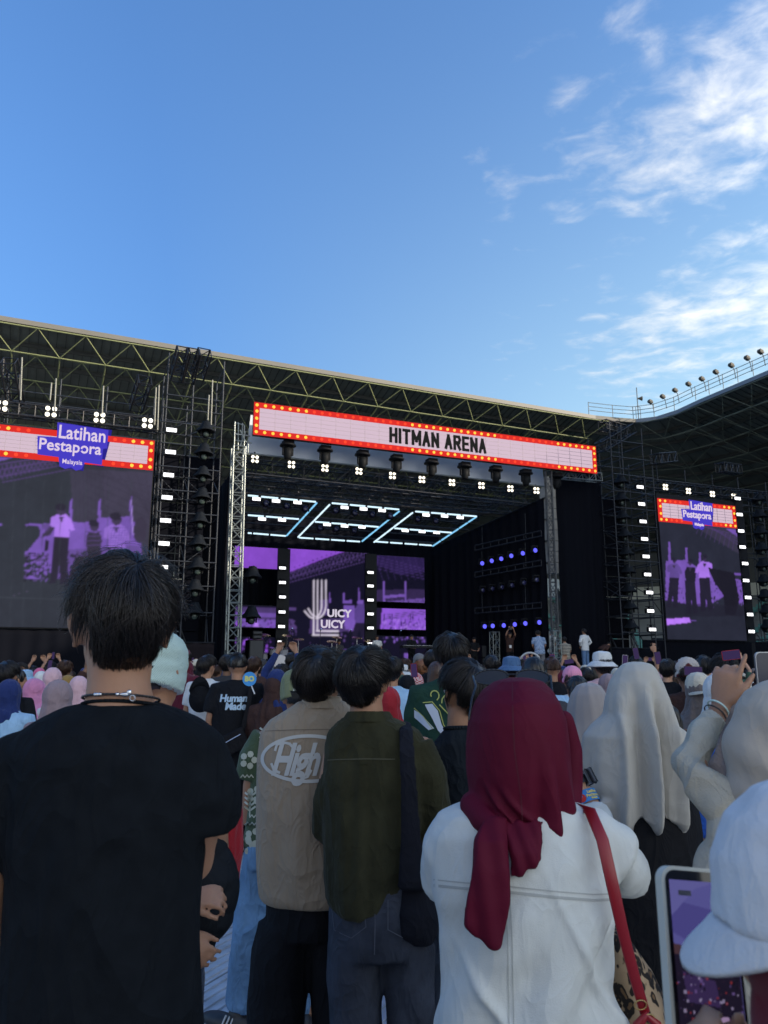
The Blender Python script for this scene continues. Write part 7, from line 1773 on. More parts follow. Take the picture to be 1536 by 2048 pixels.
scarfwoman('woman under a long cream veil falling in deep folds, right of the maroon headscarf', 1270, YF, (1272, 1412), RZ(-5),
    [(1323, 1262, 1284, .05), (1328, 1246, 1302, .11), (1340, 1234, 1312, .16), (1365, 1220, 1322, .20), (1400, 1212, 1334, .23), (1430, 1208, 1340, .24), (1450, 1182, 1348, .25), (1470, 1166, 1356, .27), (1520, 1160, 1366, .29), (1570, 1160, 1370, .30), (1600, 1174, 1370, .30), (1632, 1188, 1364, .29)],
    M_CREAM, 2, .004, extra=exF, spikes=([(1250, 1600, YF-.10, (.10, .02)), (1262, 1650, YF-.10, (.05, .014)), (1272, 1684, YF-.10, (.01, .006))], [(1345, 1600, YF-.08, (.035, .014)), (1350, 1632, YF-.08, (.018, .010)), (1349, 1652, YF-.08, (.006, .005))]),
    armk=(([(1222, 1500, YF, .040), (1212, 1590, YF+.05, .036), (1215, 1560, YF+.25, .027)], ((.5, .5, .7), (0, -1, 0), .95, .7, 1)), ([(1340, 1490, YF, .045), (1352, 1590, YF+.05, .04), (1320, 1560, YF+.25, .027)], ((-.5, .5, .7), (0, -1, 0), .95, .7, -1))), hipz=.86)
YG = 3.65
M_TAU = mat('fabric_taupe_veil', (.285, .255, .245), .8, bump=.15, bscale=400, vary=.06, vscale=6, spec=.2, sheen=.2)
scarfwoman('woman in a grey taupe veil holding a small phone, left of the cream veiled woman', 1180, YG, (1176, 1432), RZ(-15),
    [(1366, 1168, 1186, .05), (1372, 1154, 1200, .12), (1388, 1143, 1210, .17), (1410, 1137, 1216, .20), (1440, 1133, 1219, .22), (1465, 1126, 1222, .24), (1500, 1122, 1226, .27), (1560, 1124, 1228, .29), (1600, 1132, 1224, .29)],
    M_TAU, 1, .009, armk=(([(1140, 1490, YG, .045), (1130, 1570, YG+.05, .04), (1180, 1500, YG+.25, .027)], ((.5, .2, .8), (0, -1, 0), .95, .7, 1)), ([(1215, 1490, YG, .045), (1228, 1560, YG+.05, .04), (1215, 1470, YG+.24, .027)], ((-.1, .2, 1), (0, -1, 0), .95, .7, -1))), hipz=.86)
phone('pale blue phone held up beside the taupe veil', tuple(W(1213, 1424, YG+.1)), -.2, False, mat('phone_pale', (.30, .36, .46), .3), None, .95, .1)
# ---------- black sweatshirt boy looking left
YH = 2.95
Hb = hero('boy in a black sweatshirt looking left, between the olive shirt and the maroon headscarf', 925, YH)
hC2 = W(930, 1388, YH); hR2 = RZ(30, 3)
b = MB(); head(b, hC2, hR2, .97); limb(b, [(925, 1490, YH, .062), (924, 1430, YH, .054)], 14); rowr(b, [(1480, 880, 975, .12), (1540, 880, 975, .15), (1700, 885, 970, .16)], YH)
for pts, hd in (([(870, 1510, YH, .045), (862, 1620, YH, .042), (880, 1660, YH+.15, .03), (910, 1640, YH+.25, .026)], 1), ([(985, 1510, YH, .045), (995, 1620, YH, .042), (975, 1660, YH+.15, .03), (950, 1640, YH+.25, .026)], -1)): limb(b, pts, 14); hand(b, W(*pts[-1][:3]), (hd*.5, .6, .2), (0, 0, 1), 1, .7, hd)
legskin(b, W(928, 1800, YH).x, YH, .88); wput(Hb, 'body', organic(b, .0085, 3, name='body'), SK1); eyes(Hb, wm(Hb).inverted() @ hC2, hR2, .97)
b = MB(); rowr(b, [(1455, 895, 955, .125), (1466, 882, 972, .155), (1485, 868, 990, .185), (1530, 862, 996, .215), (1620, 864, 992, .225), (1760, 864, 990, .23)], YH, 32)
limb(b, [(885, 1495, YH, .06), (866, 1540, YH, .062), (862, 1620, YH+.02, .058), (885, 1660, YH+.17, .045)], 20, ends=False); limb(b, [(975, 1495, YH, .06), (992, 1540, YH, .062), (996, 1620, YH+.02, .058), (970, 1660, YH+.17, .045)], 20, ends=False)
M_SWT = fab('sweat_black', (.013, .017, .022)); wput(Hb, 'sweatshirt', organic(b, .0075, 5, folds('tee', .006, 3), 'sweatshirt'), M_SWT)
cb = MB(); loopt(cb, W(925, 1457, YH), .066, .062, .007, .008); wpart(Hb, 'collar', cb, M_SWT)
b = MB(); legsw(b, Hb, .88); wput(Hb, 'trousers', organic(b, .015, 3, folds('leg', .006, 1), name='trousers'), M_JEAN)
hair_pair(Hb, hC2, .97, hR2, 2300, 61, None, lift=.017, length=(.09, .14), width=.0012, K=7)
# ---------- beige headscarf and waffle knit arm at the right edge
YK = 1.78
K_ = hero('woman in a beige headscarf and waffle knit top raising her arm at the right edge', 1570, YK)
kC = W(1572, 1480, YK); kR = RZ(8)
b = MB(); head(b, kC, kR, .97); limb(b, [(1570, 1640, YK, .064), (1570, 1560, YK, .055)], 14); rowr(b, [(1620, 1470, 1660, .12), (1700, 1430, 1690, .16), (1900, 1450, 1690, .17)], YK)
ak = [(1475, 1630, YK, .040), (1440, 1600, YK+.03, .032), (1400, 1562, YK+.07, .024), (1392, 1515, YK+.11, .026), (1416, 1458, YK+.16, .026), (1440, 1420, YK+.18, .023)]
limb(b, ak, 16); hand(b, W(1442, 1412, YK+.18), (.30, .05, 1), (.62, .78, 0), .90, .5, -1, .06, (.10, .95, 1.0, 1.1))
limb(b, [(1660, 1640, YK, .05), (1690, 1740, YK+.08, .045), (1640, 1600, YK+.25, .028)], 12); hand(b, W(1640, 1600, YK+.25), (-.5, .2, .8), (0, -1, 0), 1, .7, -1)
legskin(b, W(1572, 1700, YK).x, YK, .86); kb = organic(b, .0052, 3, name='body'); wput(K_, 'body', kb, SK1); eyes(K_, wm(K_).inverted() @ kC, kR, .97)
M_KNIT = mat('fabric_waffle_knit', (.46, .42, .335), .9, vary=.08, vscale=10, spec=.15, bump=.6, bscale=260, crease=.45, cscale=8)
b = MB(); rowr(b, [(1592, 1490, 1650, .14), (1610, 1450, 1680, .18), (1640, 1430, 1705, .21), (1700, 1402, 1710, .23), (1760, 1392, 1710, .24), (1850, 1400, 1705, .24), (2000, 1395, 1710, .25)], YK, 40)
limb(b, [(1510, 1640, YK, .054), (1448, 1606, YK+.02, .048), (1398, 1566, YK+.06, .042), (1380, 1532, YK+.10, .040), (1394, 1490, YK+.13, .036), (1416, 1452, YK+.16, .031), (1427, 1435, YK+.17, .029)], 26, ends=False)
limb(b, [(1640, 1640, YK, .056), (1680, 1690, YK+.03, .056), (1690, 1745, YK+.08, .054), (1665, 1670, YK+.17, .046), (1646, 1615, YK+.23, .038)], 22, ends=False)
def exK(P):
    x, y, z = P[:, 0], P[:, 1], P[:, 2]
    return .006*np.sin((z+x*.8)*55+vnoise(np.stack([x*8, y*8, z*8], 1), 2)*3)*np.exp(-((768+F*x/YK-1380)/60)**2)
wput(K_, 'knit_top', organic(b, .006, 3, cloth_disp('tee', .004, 2, exK), 'knit_top'), M_KNIT)
b = MB(); legsw(b, K_, .88); wput(K_, 'trousers', organic(b, .015, 3, folds('leg', .006, 1), name='trousers'), M_JEAN)
b = MB(); rowr(b, [(1357, 1548, 1592, .05), (1364, 1524, 1616, .11), (1382, 1498, 1640, .16), (1415, 1476, 1662, .20), (1460, 1462, 1676, .23), (1520, 1455, 1684, .24), (1570, 1454, 1690, .25), (1592, 1460, 1690, .25), (1610, 1476, 1688, .24), (1660, 1500, 1680, .24), (1710, 1540, 1670, .24)], YK, 44)
def exKH(P):
    px_ = 768+F*P[:, 0]/YK; py_ = 1024-F*(P[:, 2]-CZ)/YK+F*math.tan(TH); r_ = np.hypot(px_-1640, py_-1360)
    return .007*np.sin(r_*.085+vnoise(P*6, 4)*1.5)*np.clip((py_-1380)/80, .15, 1)
wput(K_, 'headscarf', organic(b, .0068, 3, lambda P, Nn: exKH(P)+.002*vnoise(P*30, 2), 'headscarf'), mat('fabric_beige_scarf', (.47, .40, .32), .85, bump=.2, bscale=420, vary=.06, vscale=7, spec=.2, crease=.2, cscale=6))
dK = (W(1436, 1420, YK+.18)-W(1410, 1455, YK+.16)).normalized()
t, M_ = band('mint_bracelet', 'pale mint cord bracelet on the raised wrist at the right', 'bracelet', W(1436, 1417, YK+.178), dK, .0245, .004, mat('cord_mint', (.55, .68, .58), .6), .003)
t, M_ = band('dark_bracelet', 'thin dark braided bracelet with a charm on the raised wrist at the right', 'bracelet', W(1430, 1427, YK+.175), dK, .026, .003, mat('cord_dark', (.03, .028, .025), .6), .002); part('charm', MB().ell(M_ @ Vector((.008, -.027, 0)), (.005, .003, .006)), mat('brass', (.5, .35, .15), .3, metal=1), t)
kp = thing('mobile_phone', 'dark phone held upright by the raised hand at the right edge', 'phone', tuple(W(1546, 1368, YK+.19)), R(0))
b = MB(); r_ = .012; pts = []; a, c = .079, .158
for cx, cz, a0 in ((1, 1, 0), (-1, 1, 90), (-1, -1, 180), (1, -1, 270)):
    for i in range(6): t_ = R(a0+i*18); pts.append((cx*(a/2-r_)+r_*math.cos(t_), cz*(c/2-r_)+r_*math.sin(t_)))
part('case', MB().prism(pts, -.004, .004), PHONE_S, kp); part('screen', MB().prism([(x*.94, z*.97) for x, z in pts], -.0052, -.0042), mat('screen_dark', (.006, .008, .022), .1, emit=.02, ecol=(.05, .06, .25)), kp)
# ---------- nearest: white cap over a maroon scarf, and the white framed phone
YL = .69
L_ = hero('person in a white cap over a maroon headscarf at the lower right', 1660, YL)
lC = W(1718, 1915, YL); lR = Matrix.Rotation(R(42), 3, 'Z') @ Matrix.Rotation(R(-1), 3, 'X')
b = MB(); head(b, lC, lR, .98); b.chain([lC-Vector((-.05, 0, .20)), lC-Vector((-.02, 0, .07))], [.06, .055], 14, ref=(0, 1, 0)); xL = lC.x+.06
b.rings([((xL, YL, z), a, c, None) for z, a, c in ((.8, .14, .09), (1.0, .14, .09), (lC.z-.26, .16, .09), (lC.z-.20, .12, .07))], 20)
ph = W(1425, 2090, .80)
b.chain([(xL-.13, YL, lC.z-.26), (xL-.22, YL-.05, lC.z-.48), ph+Vector((.06, .09, -.09))], [.045, .04, .027], 12, ref=(0, 1, 0)); hand(b, ph+Vector((.055, .08, -.08)), (-.55, -.25, .55), (-.3, -.9, .3), .95, .75, 1)
b.chain([(xL+.15, YL, lC.z-.26), (xL+.22, YL+.05, lC.z-.5), (xL+.1, YL-.1, lC.z-.55)], [.045, .04, .027], 12, ref=(0, 1, 0)); hand(b, (xL+.1, YL-.1, lC.z-.55), (-.8, -.3, .3), (0, -1, 0), .95, .6, 1)
legskin(b, xL, YL, .82); wput(L_, 'body', organic(b, .0075, 3, name='body'), SK2); eyes(L_, wm(L_).inverted() @ lC, lR, .98)
M_MR2 = mat('fabric_maroon_dark', (.115, .004, .016), .8, bump=.2, bscale=400, vary=.08, vscale=10, spec=.2, sheen=.2)
b = MB(); b.ell(lC+lR @ Vector((0, -.014, .010)), (.093, .108, .110), lR); b.ell(lC+lR @ Vector((0, .0, -.05)), (.085, .088, .080), lR)
b.rings([((xL+dx, YL, z), a, c, None) for z, a, c, dx in ((lC.z-.46, .20, .14, 0), (lC.z-.32, .19, .14, 0), (lC.z-.20, .15, .12, -.01), (lC.z-.10, .11, .10, -.03), (lC.z-.04, .09, .09, -.05))], 34)
wput(L_, 'headscarf', organic(b, .0075, 3, lambda P, Nn: .005*np.sin(P[:, 0]*95+P[:, 2]*18+vnoise(P*9, 2)*2), 'headscarf'), M_MR2)
b = MB(); b.rings([((xL, YL, z), a, c, None) for z, a, c in ((.60, .21, .15), (.9, .20, .15), (lC.z-.40, .20, .14), (lC.z-.26, .16, .10))], 26); b.chain([(xL-.12, YL, lC.z-.28), (xL-.22, YL-.05, lC.z-.48), ph+Vector((.09, .12, -.14))], [.07, .065, .045], 18, ref=(0, 1, 0)); b.chain([(xL+.15, YL, lC.z-.28), (xL+.22, YL+.05, lC.z-.5), (xL+.12, YL-.08, lC.z-.55)], [.07, .065, .045], 18, ref=(0, 1, 0))
wput(L_, 'shirt', organic(b, .009, 4, folds('tee', .006, 1), 'shirt'), M_MR2); b = MB(); legsw(b, L_, .84, base=(xL, YL)); wput(L_, 'trousers', organic(b, .015, 3, folds('leg', .006, 1), name='trousers'), M_JEAN)
M_CAPW = mat('cap_white', (.66, .64, .63), .85, bump=.3, bscale=320, vary=.06, vscale=18, spec=.15, crease=.18, cscale=9)
b = MB(); cq = lC+lR @ Vector((0, -.005, .0))
b.rings([(cq+lR @ Vector((0, y_, z_)), r_*.96, r_*1.14, lR) for r_, y_, z_ in [(.100, .004, .022), (.103, .0, .045), (.102, -.004, .075), (.094, -.008, .105), (.072, -.010, .130), (.040, -.010, .144), (.003, -.010, .148)]], 44)
cap_o = wput(L_, 'cap', organic(b, .0038, 3, lambda P, Nn: .0022*vnoise(P*28, 5)+.0014*vnoise(P*60, 6), 'cap'), M_CAPW)
b = MB(); vs = []; m_ = 18
for s_ in (0, 1):
    for j in range(5):
        f_ = j/4
        for i in range(m_+1):
            t_ = math.pi*(.04+.92*i/m_); rx = .098*(1-f_)+.098*f_; ry = .108+.075*f_; e_ = math.sin(t_)
            vs.append(cq+lR @ Vector((rx*math.cos(t_), ry*e_ if f_ == 0 else (.112*e_+(.042*f_)*e_), .026-.042*f_*e_-.030*f_*e_*abs(math.cos(t_))-s_*.0045)))
q = m_+1; fs = []
for j in range(4):
    for i in range(m_): a = j*q+i; fs += [(a, a+1, a+1+q, a+q), (5*q+a, 5*q+a+q, 5*q+a+q+1, 5*q+a+1)]
for i in range(m_): a = 4*q+i; fs += [(a, a+1, 5*q+a+1, 5*q+a), (i, 5*q+i, 5*q+i+1, i+1)]
for j in range(4): a = j*q; fs += [(a, a+q, 6*q-q+a+q, 5*q+a), (a+m_, 5*q+a+m_, 5*q+a+m_+q, a+m_+q)]
b.add(vs, fs); put('visor', b.mesh('visor', True), M_CAPW, cap_o, Matrix.Identity(4))
# the phone in front
wp = thing('mobile_phone', 'large phone in a cream frame filming the purple stage at the lower right', 'phone', tuple(W(1408, 1926, .86)), 0, None, 1.09)
Mx = Matrix.Rotation(R(12), 4, 'Z') @ Matrix.Rotation(R(6.8), 4, 'Y') @ Matrix.Rotation(R(-12), 4, 'X')
a, c, r_ = .080, .162, .013
def rr(a, c, r_):
    pts = []
    for cx, cz, a0 in ((1, 1, 0), (-1, 1, 90), (-1, -1, 180), (1, -1, 270)):
        for i in range(8): t_ = R(a0+i*90/7); pts.append((cx*(a/2-r_)+r_*math.cos(t_), cz*(c/2-r_)+r_*math.sin(t_)))
    return pts
part('case', MB().prism(rr(a, c, r_), -.004, .0075), mat('case_cream', (.56, .54, .45), .45), wp, Mx); part('screen_glass', MB().prism(rr(a-.007, c-.007, r_-.003), -.0050, -.0041), mat('screen_black', (.006, .006, .009), .08), wp, Mx)
pc = Pic.__new__(Pic); nx_, nz_ = 90, 190; pc.nx, pc.nz = nx_, nz_; pc.v = 0; w2, h2 = .0665, .138
pc.U, pc.Z = np.meshgrid(np.linspace(-w2/2, w2/2, nx_), np.linspace(-h2/2, h2/2, nz_)); pc.C = np.zeros((nz_, nx_, 3)); pc.fill(E(78, 76, 134))
pp_ = lambda pts, c, a=1.0: pc.poly([(x*w2/2, z*h2/2) for x, z in pts], c, a, raw=True)
pp_([(-1, .75), (1, .6), (1, -.1), (.2, .1), (-1, .35)], E(66, 62, 120)); pp_([(-1, .55), (-.2, .9), (.5, 1), (-1, 1)], E(86, 84, 140)); pp_([(-1, .22), (1, .08), (1, -.05), (-1, .08)], E(64, 44, 50)); pp_([(-1, .10), (1, -.05), (1, -1), (-1, -1)], E(24, 18, 34)); pp_([(-.8, -.1), (.2, -.2), (.3, -.5), (-.7, -.45)], E(52, 38, 76), .8)
for _ in range(160):
    x, z = rng.uniform(-1, 1), rng.uniform(-.95, -.05); r_ = rng.uniform(.01, .045); cc_ = [E(90, 70, 120), E(40, 26, 44), E(16, 12, 22), E(120, 40, 44), E(130, 120, 150)][rng.randint(5)]
    pp_([(x-r_, z-r_*.5), (x+r_, z-r_*.5), (x+r_, z+r_*.5), (x-r_, z+r_*.5)], cc_, .8)
pp_([(.05, -.62), (.5, -.60), (.62, -.95), (-.05, -.95)], E(140, 116, 150)); pp_([(-.6, -.66), (-.15, -.62), (-.1, -.9), (-.6, -.9)], E(92, 66, 74))
P = np.stack([pc.U, np.full(pc.U.shape, -.0056), pc.Z], -1).reshape(-1, 3); i = (np.arange(nx_-1)[None, :]+np.arange(nz_-1)[:, None]*nx_).ravel()
me = bpy.data.meshes.new('picture'); me.from_pydata(P.tolist(), [], np.stack([i, i+1, i+nx_+1, i+nx_], 1).tolist()); at = me.color_attributes.new('picture', 'FLOAT_COLOR', 'POINT'); at.data.foreach_set('color', np.concatenate([pc.C.reshape(-1, 3), np.ones((nx_*nz_, 1))], 1).astype(np.float32).ravel())
put('screen_picture', me, M_PIC, wp, Mx); part('control_pill', MB().box((-.018, -.0062, .058), (.013, .0006, .0045)), mat('pill_grey', (.05, .05, .07), .4), wp, Mx)
# ================================================================== the crowd
def pattern(name, c1, c2, kind, scale):
    m = bpy.data.materials.new('pattern_'+name); m.use_nodes = True; t = m.node_tree; b = t.nodes['Principled BSDF']; b.inputs['Roughness'].default_value = .85
    tc = N(t, 'ShaderNodeTexCoord')
    if kind == 'check': n = N(t, 'ShaderNodeTexChecker'); n.inputs['Scale'].default_value = scale; f = n.outputs['Fac']
    elif kind == 'stripe': n = N(t, 'ShaderNodeTexWave', bands_direction='Z'); n.inputs['Scale'].default_value = scale; f = ramp(t, n.outputs['Fac'], [(.4, 0.0), (.5, 1.0)])
    else: n = N(t, 'ShaderNodeTexNoise'); n.inputs['Scale'].default_value = scale; n.inputs['Detail'].default_value = 3; f = ramp(t, n.outputs['Fac'], [(.48, 0.0), (.53, 1.0)])
    L(t, tc.outputs['Object'], n.inputs['Vector']); L(t, mixc(t, f, c1, c2), b.inputs['Base Color']); return m
CF = {'black': (.010, .011, .014), 'grey': (.16, .16, .17), 'white': (.62, .63, .62), 'ltblue': (.30, .48, .66), 'navy': (.014, .028, .12), 'pink': (.56, .22, .38), 'lpink': (.62, .40, .44), 'hotpink': (.62, .13, .25), 'mauve': (.27, .20, .215), 'mustard': (.28, .17, .05), 'maroon': (.10, .010, .025), 'brown': (.055, .030, .026), 'cream': (.55, .50, .40), 'green': (.035, .085, .055), 'dgreen': (.018, .050, .036), 'red': (.36, .02, .03), 'blue': (.06, .14, .34), 'lilac': (.42, .34, .46), 'yellow': (.45, .33, .06), 'denim': (.06, .13, .26), 'bpink': (.75, .30, .45), 'dkgrey': (.05, .05, .055), 'olive': (.10, .11, .055), 'royal': (.02, .10, .45), 'taupe': (.16, .13, .12)}
MC = {k: fab('c_'+k, v) for k, v in CF.items()}
MC['stripe'] = pattern('stripe', (.02, .02, .022), (.42, .38, .30), 'stripe', 5.5); MC['stripebw'] = pattern('stripe_white', (.02, .02, .03), (.6, .62, .64), 'stripe', 14); MC['mstripe'] = pattern('stripe_maroon', (.03, .012, .018), (.20, .16, .17), 'stripe', 5); MC['plaid'] = pattern('plaid', (.10, .18, .34), (.38, .46, .56), 'check', 22); MC['redcheck'] = pattern('red_check', (.42, .01, .02), (.6, .55, .55), 'check', 70); MC['bluep'] = pattern('blue_marble', (.05, .09, .17), (.50, .60, .72), 'noise', 26); MC['tiedye'] = pattern('tie_dye', (.11, .012, .012), (.55, .48, .42), 'noise', 9)
HC = {'k': M_HAIR, 'b': M_HAIRB, 'o': M_HAIRG}
TOP = {'s': 1.728, 'c': 1.712, 'l': 1.735, 'h': 1.735, 't': 1.735, 'L': 1.735}
placed = []
def crowd(px, py, Y, hd, hcol, tcol, rz=0, pose='down', sl='short', hat=None, hatc=None, label=None, group=None, kind='tee', ln=0.0, seed=None, skin_m=None, legc=None):
    p = W(px, py, Y); lt = TOP[hd] + ({'bucket': .035, 'beanie': .025, 'cap': .02, 'back': .02}.get(hat, 0)); s = p.z/lt
    s = max(.80, min(1.16, s)); seed = seed if seed is not None else len(placed); i = len(placed)
    hw = {'s': ('hair', 'short', seed), 'c': ('hair', 'crop', seed), 'l': ('hair', 'long', seed), 'h': ('hijab', 'short', seed), 't': ('hijab', 'tucked', seed), 'L': ('hijab', 'long', seed)}[hd]
    hm_ = HC.get(hcol) or MC[hcol]
    t = person(label, (p.x, Y, 0), R(rz), s, skin_m or (SK1, SK2, SK1, SK3)[i % 4], pose, (kind, sl), MC[tcol] if isinstance(tcol, str) else tcol, 'trousers' if i % 3 else 'wide', legc or (M_JEAN, M_BLKF, M_GREYF, M_JEANB)[i % 4], hw, hm_, hat, MC.get(hatc) if isinstance(hatc, str) else hatc, ln, group, seed)
    placed.append((p.x, Y)); return t
C = crowd
C(14, 1321, 6.1, 's', 'k', 'black', 0, 'down', label='man with curly black hair and dark top at the far left below the left screen')
C(40, 1325, 12.5, 's', 'k', 'black', -70, 'hold', label='man in glasses with a black top turned right behind the curly haired man')
C(38, 1337, 9.2, 'l', 'k', 'brown', -65, 'down', label='long haired woman facing right beside the curly haired man')
C(52, 1339, 11.2, 's', 'k', 'olive', 0, 'down', hat='bucket', hatc='ltblue', label='person in a light blue hat and olive top at the left')
C(68, 1338, 13.5, 's', 'k', 'black', 0, 'high', label='person holding both hands high below the left screen')
C(22, 1357, 6.0, 't', 'navy', 'ltblue', -10, 'hold', 'long', label='woman in a navy blue headscarf and light blue shirt at the left edge', seed=1, kind='loose')
C(72, 1355, 7.0, 'h', 'pink', 'white', -35, 'hold', 'long', label='woman in a pink headscarf and white top turned right', seed=2)
C(108, 1334, 8.4, 't', 'lpink', 'lpink', -20, 'hold', 'long', label='woman in a pale pink headscarf and pink top, tallest of the pink ones', seed=0)
C(84, 1341, 10.2, 't', 'white', 'grey', 0, 'down', label='person in a white headscarf behind the pale pink one')
C(80, 1335, 12.3, 'h', 'hotpink', 'grey', 10, 'down', label='person in a hot pink headscarf deep in the crowd at the left')
C(103, 1323, 12.6, 's', 'k', 'dkgrey', 0, 'down', hat='cap', hatc='black', label='person in a black cap behind the pink headscarves')
C(132, 1320, 11, 's', 'b', 'brown', 10, ('down', 'wave'), label='brown haired person raising one hand left of the black T-shirt man')
C(137, 1349, 9.2, 't', 'mustard', 'mustard', 0, 'down', label='person in a mustard headscarf behind the mauve one')
C(120, 1358, 5.0, 'h', 'mauve', 'mauve', -12, 'hold', 'long', label='woman in a greyish mauve headscarf right beside the black T-shirt man', seed=0)
C(160, 1351, 7.2, 'h', 'lpink', 'lpink', 0, 'down', label='woman in a pale pink striped headscarf against the neck of the black T-shirt man', seed=1)
C(70, 1421, 4.6, 's', 'k', 'stripebw', -40, 'hold', label='short person in a black and white striped shirt at the left', seed=1) if False else None
C(366, 1296, 9.6, 's', 'k', 'maroon', -20, 'down', hat='cap', hatc='maroon', label='person in a maroon cap behind the mint cap')
C(375, 1321, 11.4, 'h', 'maroon', 'lpink', 0, 'down', label='person in a dark maroon headscarf beside the maroon cap')
C(393, 1319, 12.8, 's', 'k', 'grey', 0, 'down', hat='beanie', hatc='cream', label='person in a cream skull cap left of the white T-shirt man')
C(414, 1309, 8.7, 's', 'k', 'white', -25, 'down', 'short', label='man in a white T-shirt with black hair and a black cap behind his back', seed=3)
C(455, 1309, 10.2, 's', 'k', 'dkgrey', 0, 'down', label='person with a big round black hairdo behind the lettered T-shirt man')
hm = C(476, 1308, 7.5, 'c', 'k', 'black', 8, 'down', 'short', label='man in a black T-shirt with white script lettering and a black sling bag', seed=1, skin_m=SK1, legc=M_BLKF, kind='loose')
C(507, 1312, 10.0, 's', 'b', 'brown', 0, 'hold', 'long', label='person with bushy brown hair and brown top right of the lettered T-shirt man')
C(524, 1318, 12.6, 's', 'k', 'yellow', -40, 'down', hat='cap', hatc='dkgrey', label='person in a dark cap and yellow top looking right')
C(537, 1327, 12.0, 'L', 'bluep', 'black', 0, 'down', label='woman in a long blue and white patterned headscarf')
C(562, 1327, 8.9, 's', 'k', 'navy', -15, 'high', 'long', label='person in navy raising both hands together above the head')
C(522, 1352, 8.6, 'L', 'brown', 'brown', -20, 'hold', 'long', label='woman in a dark brown gown and headscarf behind the blue fan', kind='gown')
C(556, 1337, 7.4, 'L', 'navy', 'navy', -35, 'down', 'long', label='woman in a navy headscarf and gown left of the olive cap', kind='gown', seed=1)
C(583, 1304, 11.6, 's', 'k', 'grey', 0, 'down', label='person with black hair just left of the beige shirt man')
C(700, 1360, 5.6, 'h', 'lpink', 'ltblue', 0, 'hold', label='woman in a pink scarf and pale blue top between the beige and olive shirts')
C(768, 1296, 9.6, 'h', 'black', 'green', -10, 'down', label='woman in a black headscarf standing tall behind the olive shirt man')
C(783, 1312, 6.6, 's', 'k', 'ltblue', -5, 'down', label='person in a pale blue T-shirt right behind the olive shirt man', kind='loose')
C(802, 1331, 12.6, 'h', 'white', 'grey', 0, 'down', label='woman in a white headscarf before the keyboard')
C(811, 1316, 13.0, 's', 'b', 'dkgrey', 0, 'down', label='person with curly brown hair in front of the keyboard player')
C(838, 1307, 13.6, 's', 'k', 'grey', 0, 'down', hat='beanie', hatc='grey', label='person in a grey knitted hat before the right screen strip')
C(843, 1319, 10.2, 's', 'o', 'dkgrey', -30, 'down', label='person with short orange brown hair left of the green jersey')
C(832, 1344, 8.9, 'h', 'redcheck', 'redcheck', -10, 'hold', label='person in a red and white checked scarf left of the green jersey')
rb = C(814, 1349, 8.2, 't', 'black', 'black', 0, 'hold', label='person in a black cap and red scarf with a blue checked backpack', seed=1)
C(776, 1372, 5.3, 'L', 'red', 'red', 0, 'down', 'long', label='woman all in dark red right of the olive shirt man', kind='gown')
C(874, 1321, 7.0, 'l', 'b', 'dkgrey', 0, 'down', label='woman with long brown hair behind the green jersey', seed=1)
C(864, 1298, 9.2, 's', 'k', 'black', -25, 'down', label='man with black hair and black top left of the tall green jersey man')
gj = C(904, 1264, 4.6, 's', 'k', 'dgreen', -6, 'hold', 'long', label='tall man with glossy black hair in a dark green embroidered jersey', seed=2, skin_m=SK1, kind='loose')
C(984, 1310, 9.4, 's', 'k', 'dkgrey', 0, 'down', label='person with curly black hair left of the blue bucket hat', seed=1)
C(1022, 1312, 9.0, 's', 'k', 'red', 0, 'down', hat='bucket', hatc='denim', label='person in a blue bucket hat above the maroon headscarf')
C(1067, 1311, 5.7, 'l', 'k', 'ltblue', -5, 'down', label='person with black hair and a pale blue white shirt behind the sunglasses', seed=0, kind='loose')
C(1103, 1315, 8.0, 'c', 'b', 'black', 0, 'down', label='man with cropped brown hair and black T-shirt right of the sunglasses')
C(1120, 1331, 11.3, 's', 'k', 'brown', 0, 'down', hat='bucket', hatc='navy', label='person in a navy hat behind the pink knitted hat')
C(1143, 1332, 7.5, 's', 'k', 'white', 0, 'down', hat='beanie', hatc='bpink', label='person in a bright pink knitted hat and white top')
C(1152, 1349, 6.4, 'l', 'k', 'black', 15, 'down', label='woman with long straight black hair under the pink knitted hat', seed=1)
C(1144, 1338, 13.0, 's', 'k', 'black', 0, 'high', label='person filming with both arms raised behind the pink knitted hat')
C(1170, 1330, 12.8, 's', 'k', 'black', 0, 'down', hat='beanie', hatc='cream', label='person in a cream knitted hat left of the white bucket hat')
C(1203, 1302, 8.7, 's', 'k', 'lpink', 0, 'down', hat='bucket', hatc='white', label='person in a big white bucket hat right of the stage corner')
C(1214, 1346, 7.4, 'h', 'mauve', 'mauve', 0, 'down', label='woman in a mauve headscarf between the bucket hat and the cream veil')
C(1272, 1312, 10.5, 's', 'k', 'dkgrey', 0, 'hold', label='person with black hair filming above the cream veiled woman')
C(1332, 1317, 8.8, 's', 'k', 'black', -25, 'down', label='man with round black hair right of the cream veil', seed=0)
C(1350, 1322, 12.6, 's', 'k', 'lpink', 0, ('wave', 'down'), label='person stretching one arm high below the right screen')
C(1372, 1315, 6.5, 's', 'k', 'brown', 0, 'hold', hat='beanie', hatc='tiedye', label='person in a maroon and white tie dyed head wrap')
C(1394, 1343, 5.3, 'h', 'taupe', 'grey', -8, 'hold', 'long', hat='back', hatc='cream', label='person in a cream cap over a grey brown headscarf and grey jacket')
C(1405, 1310, 8.6, 's', 'k', 'dkgrey', 0, ('down', 'up'), label='person with black hair and one raised hand below the right screen')
C(1411, 1329, 10.8, 'h', 'lilac', 'lilac', 0, 'down', label='woman in a pale lilac headscarf right of the tie dyed wrap')
C(1447, 1307, 6.2, 's', 'k', 'black', -6, ('down', 'up'), label='man with thick black hair holding a phone up at the right', seed=2)
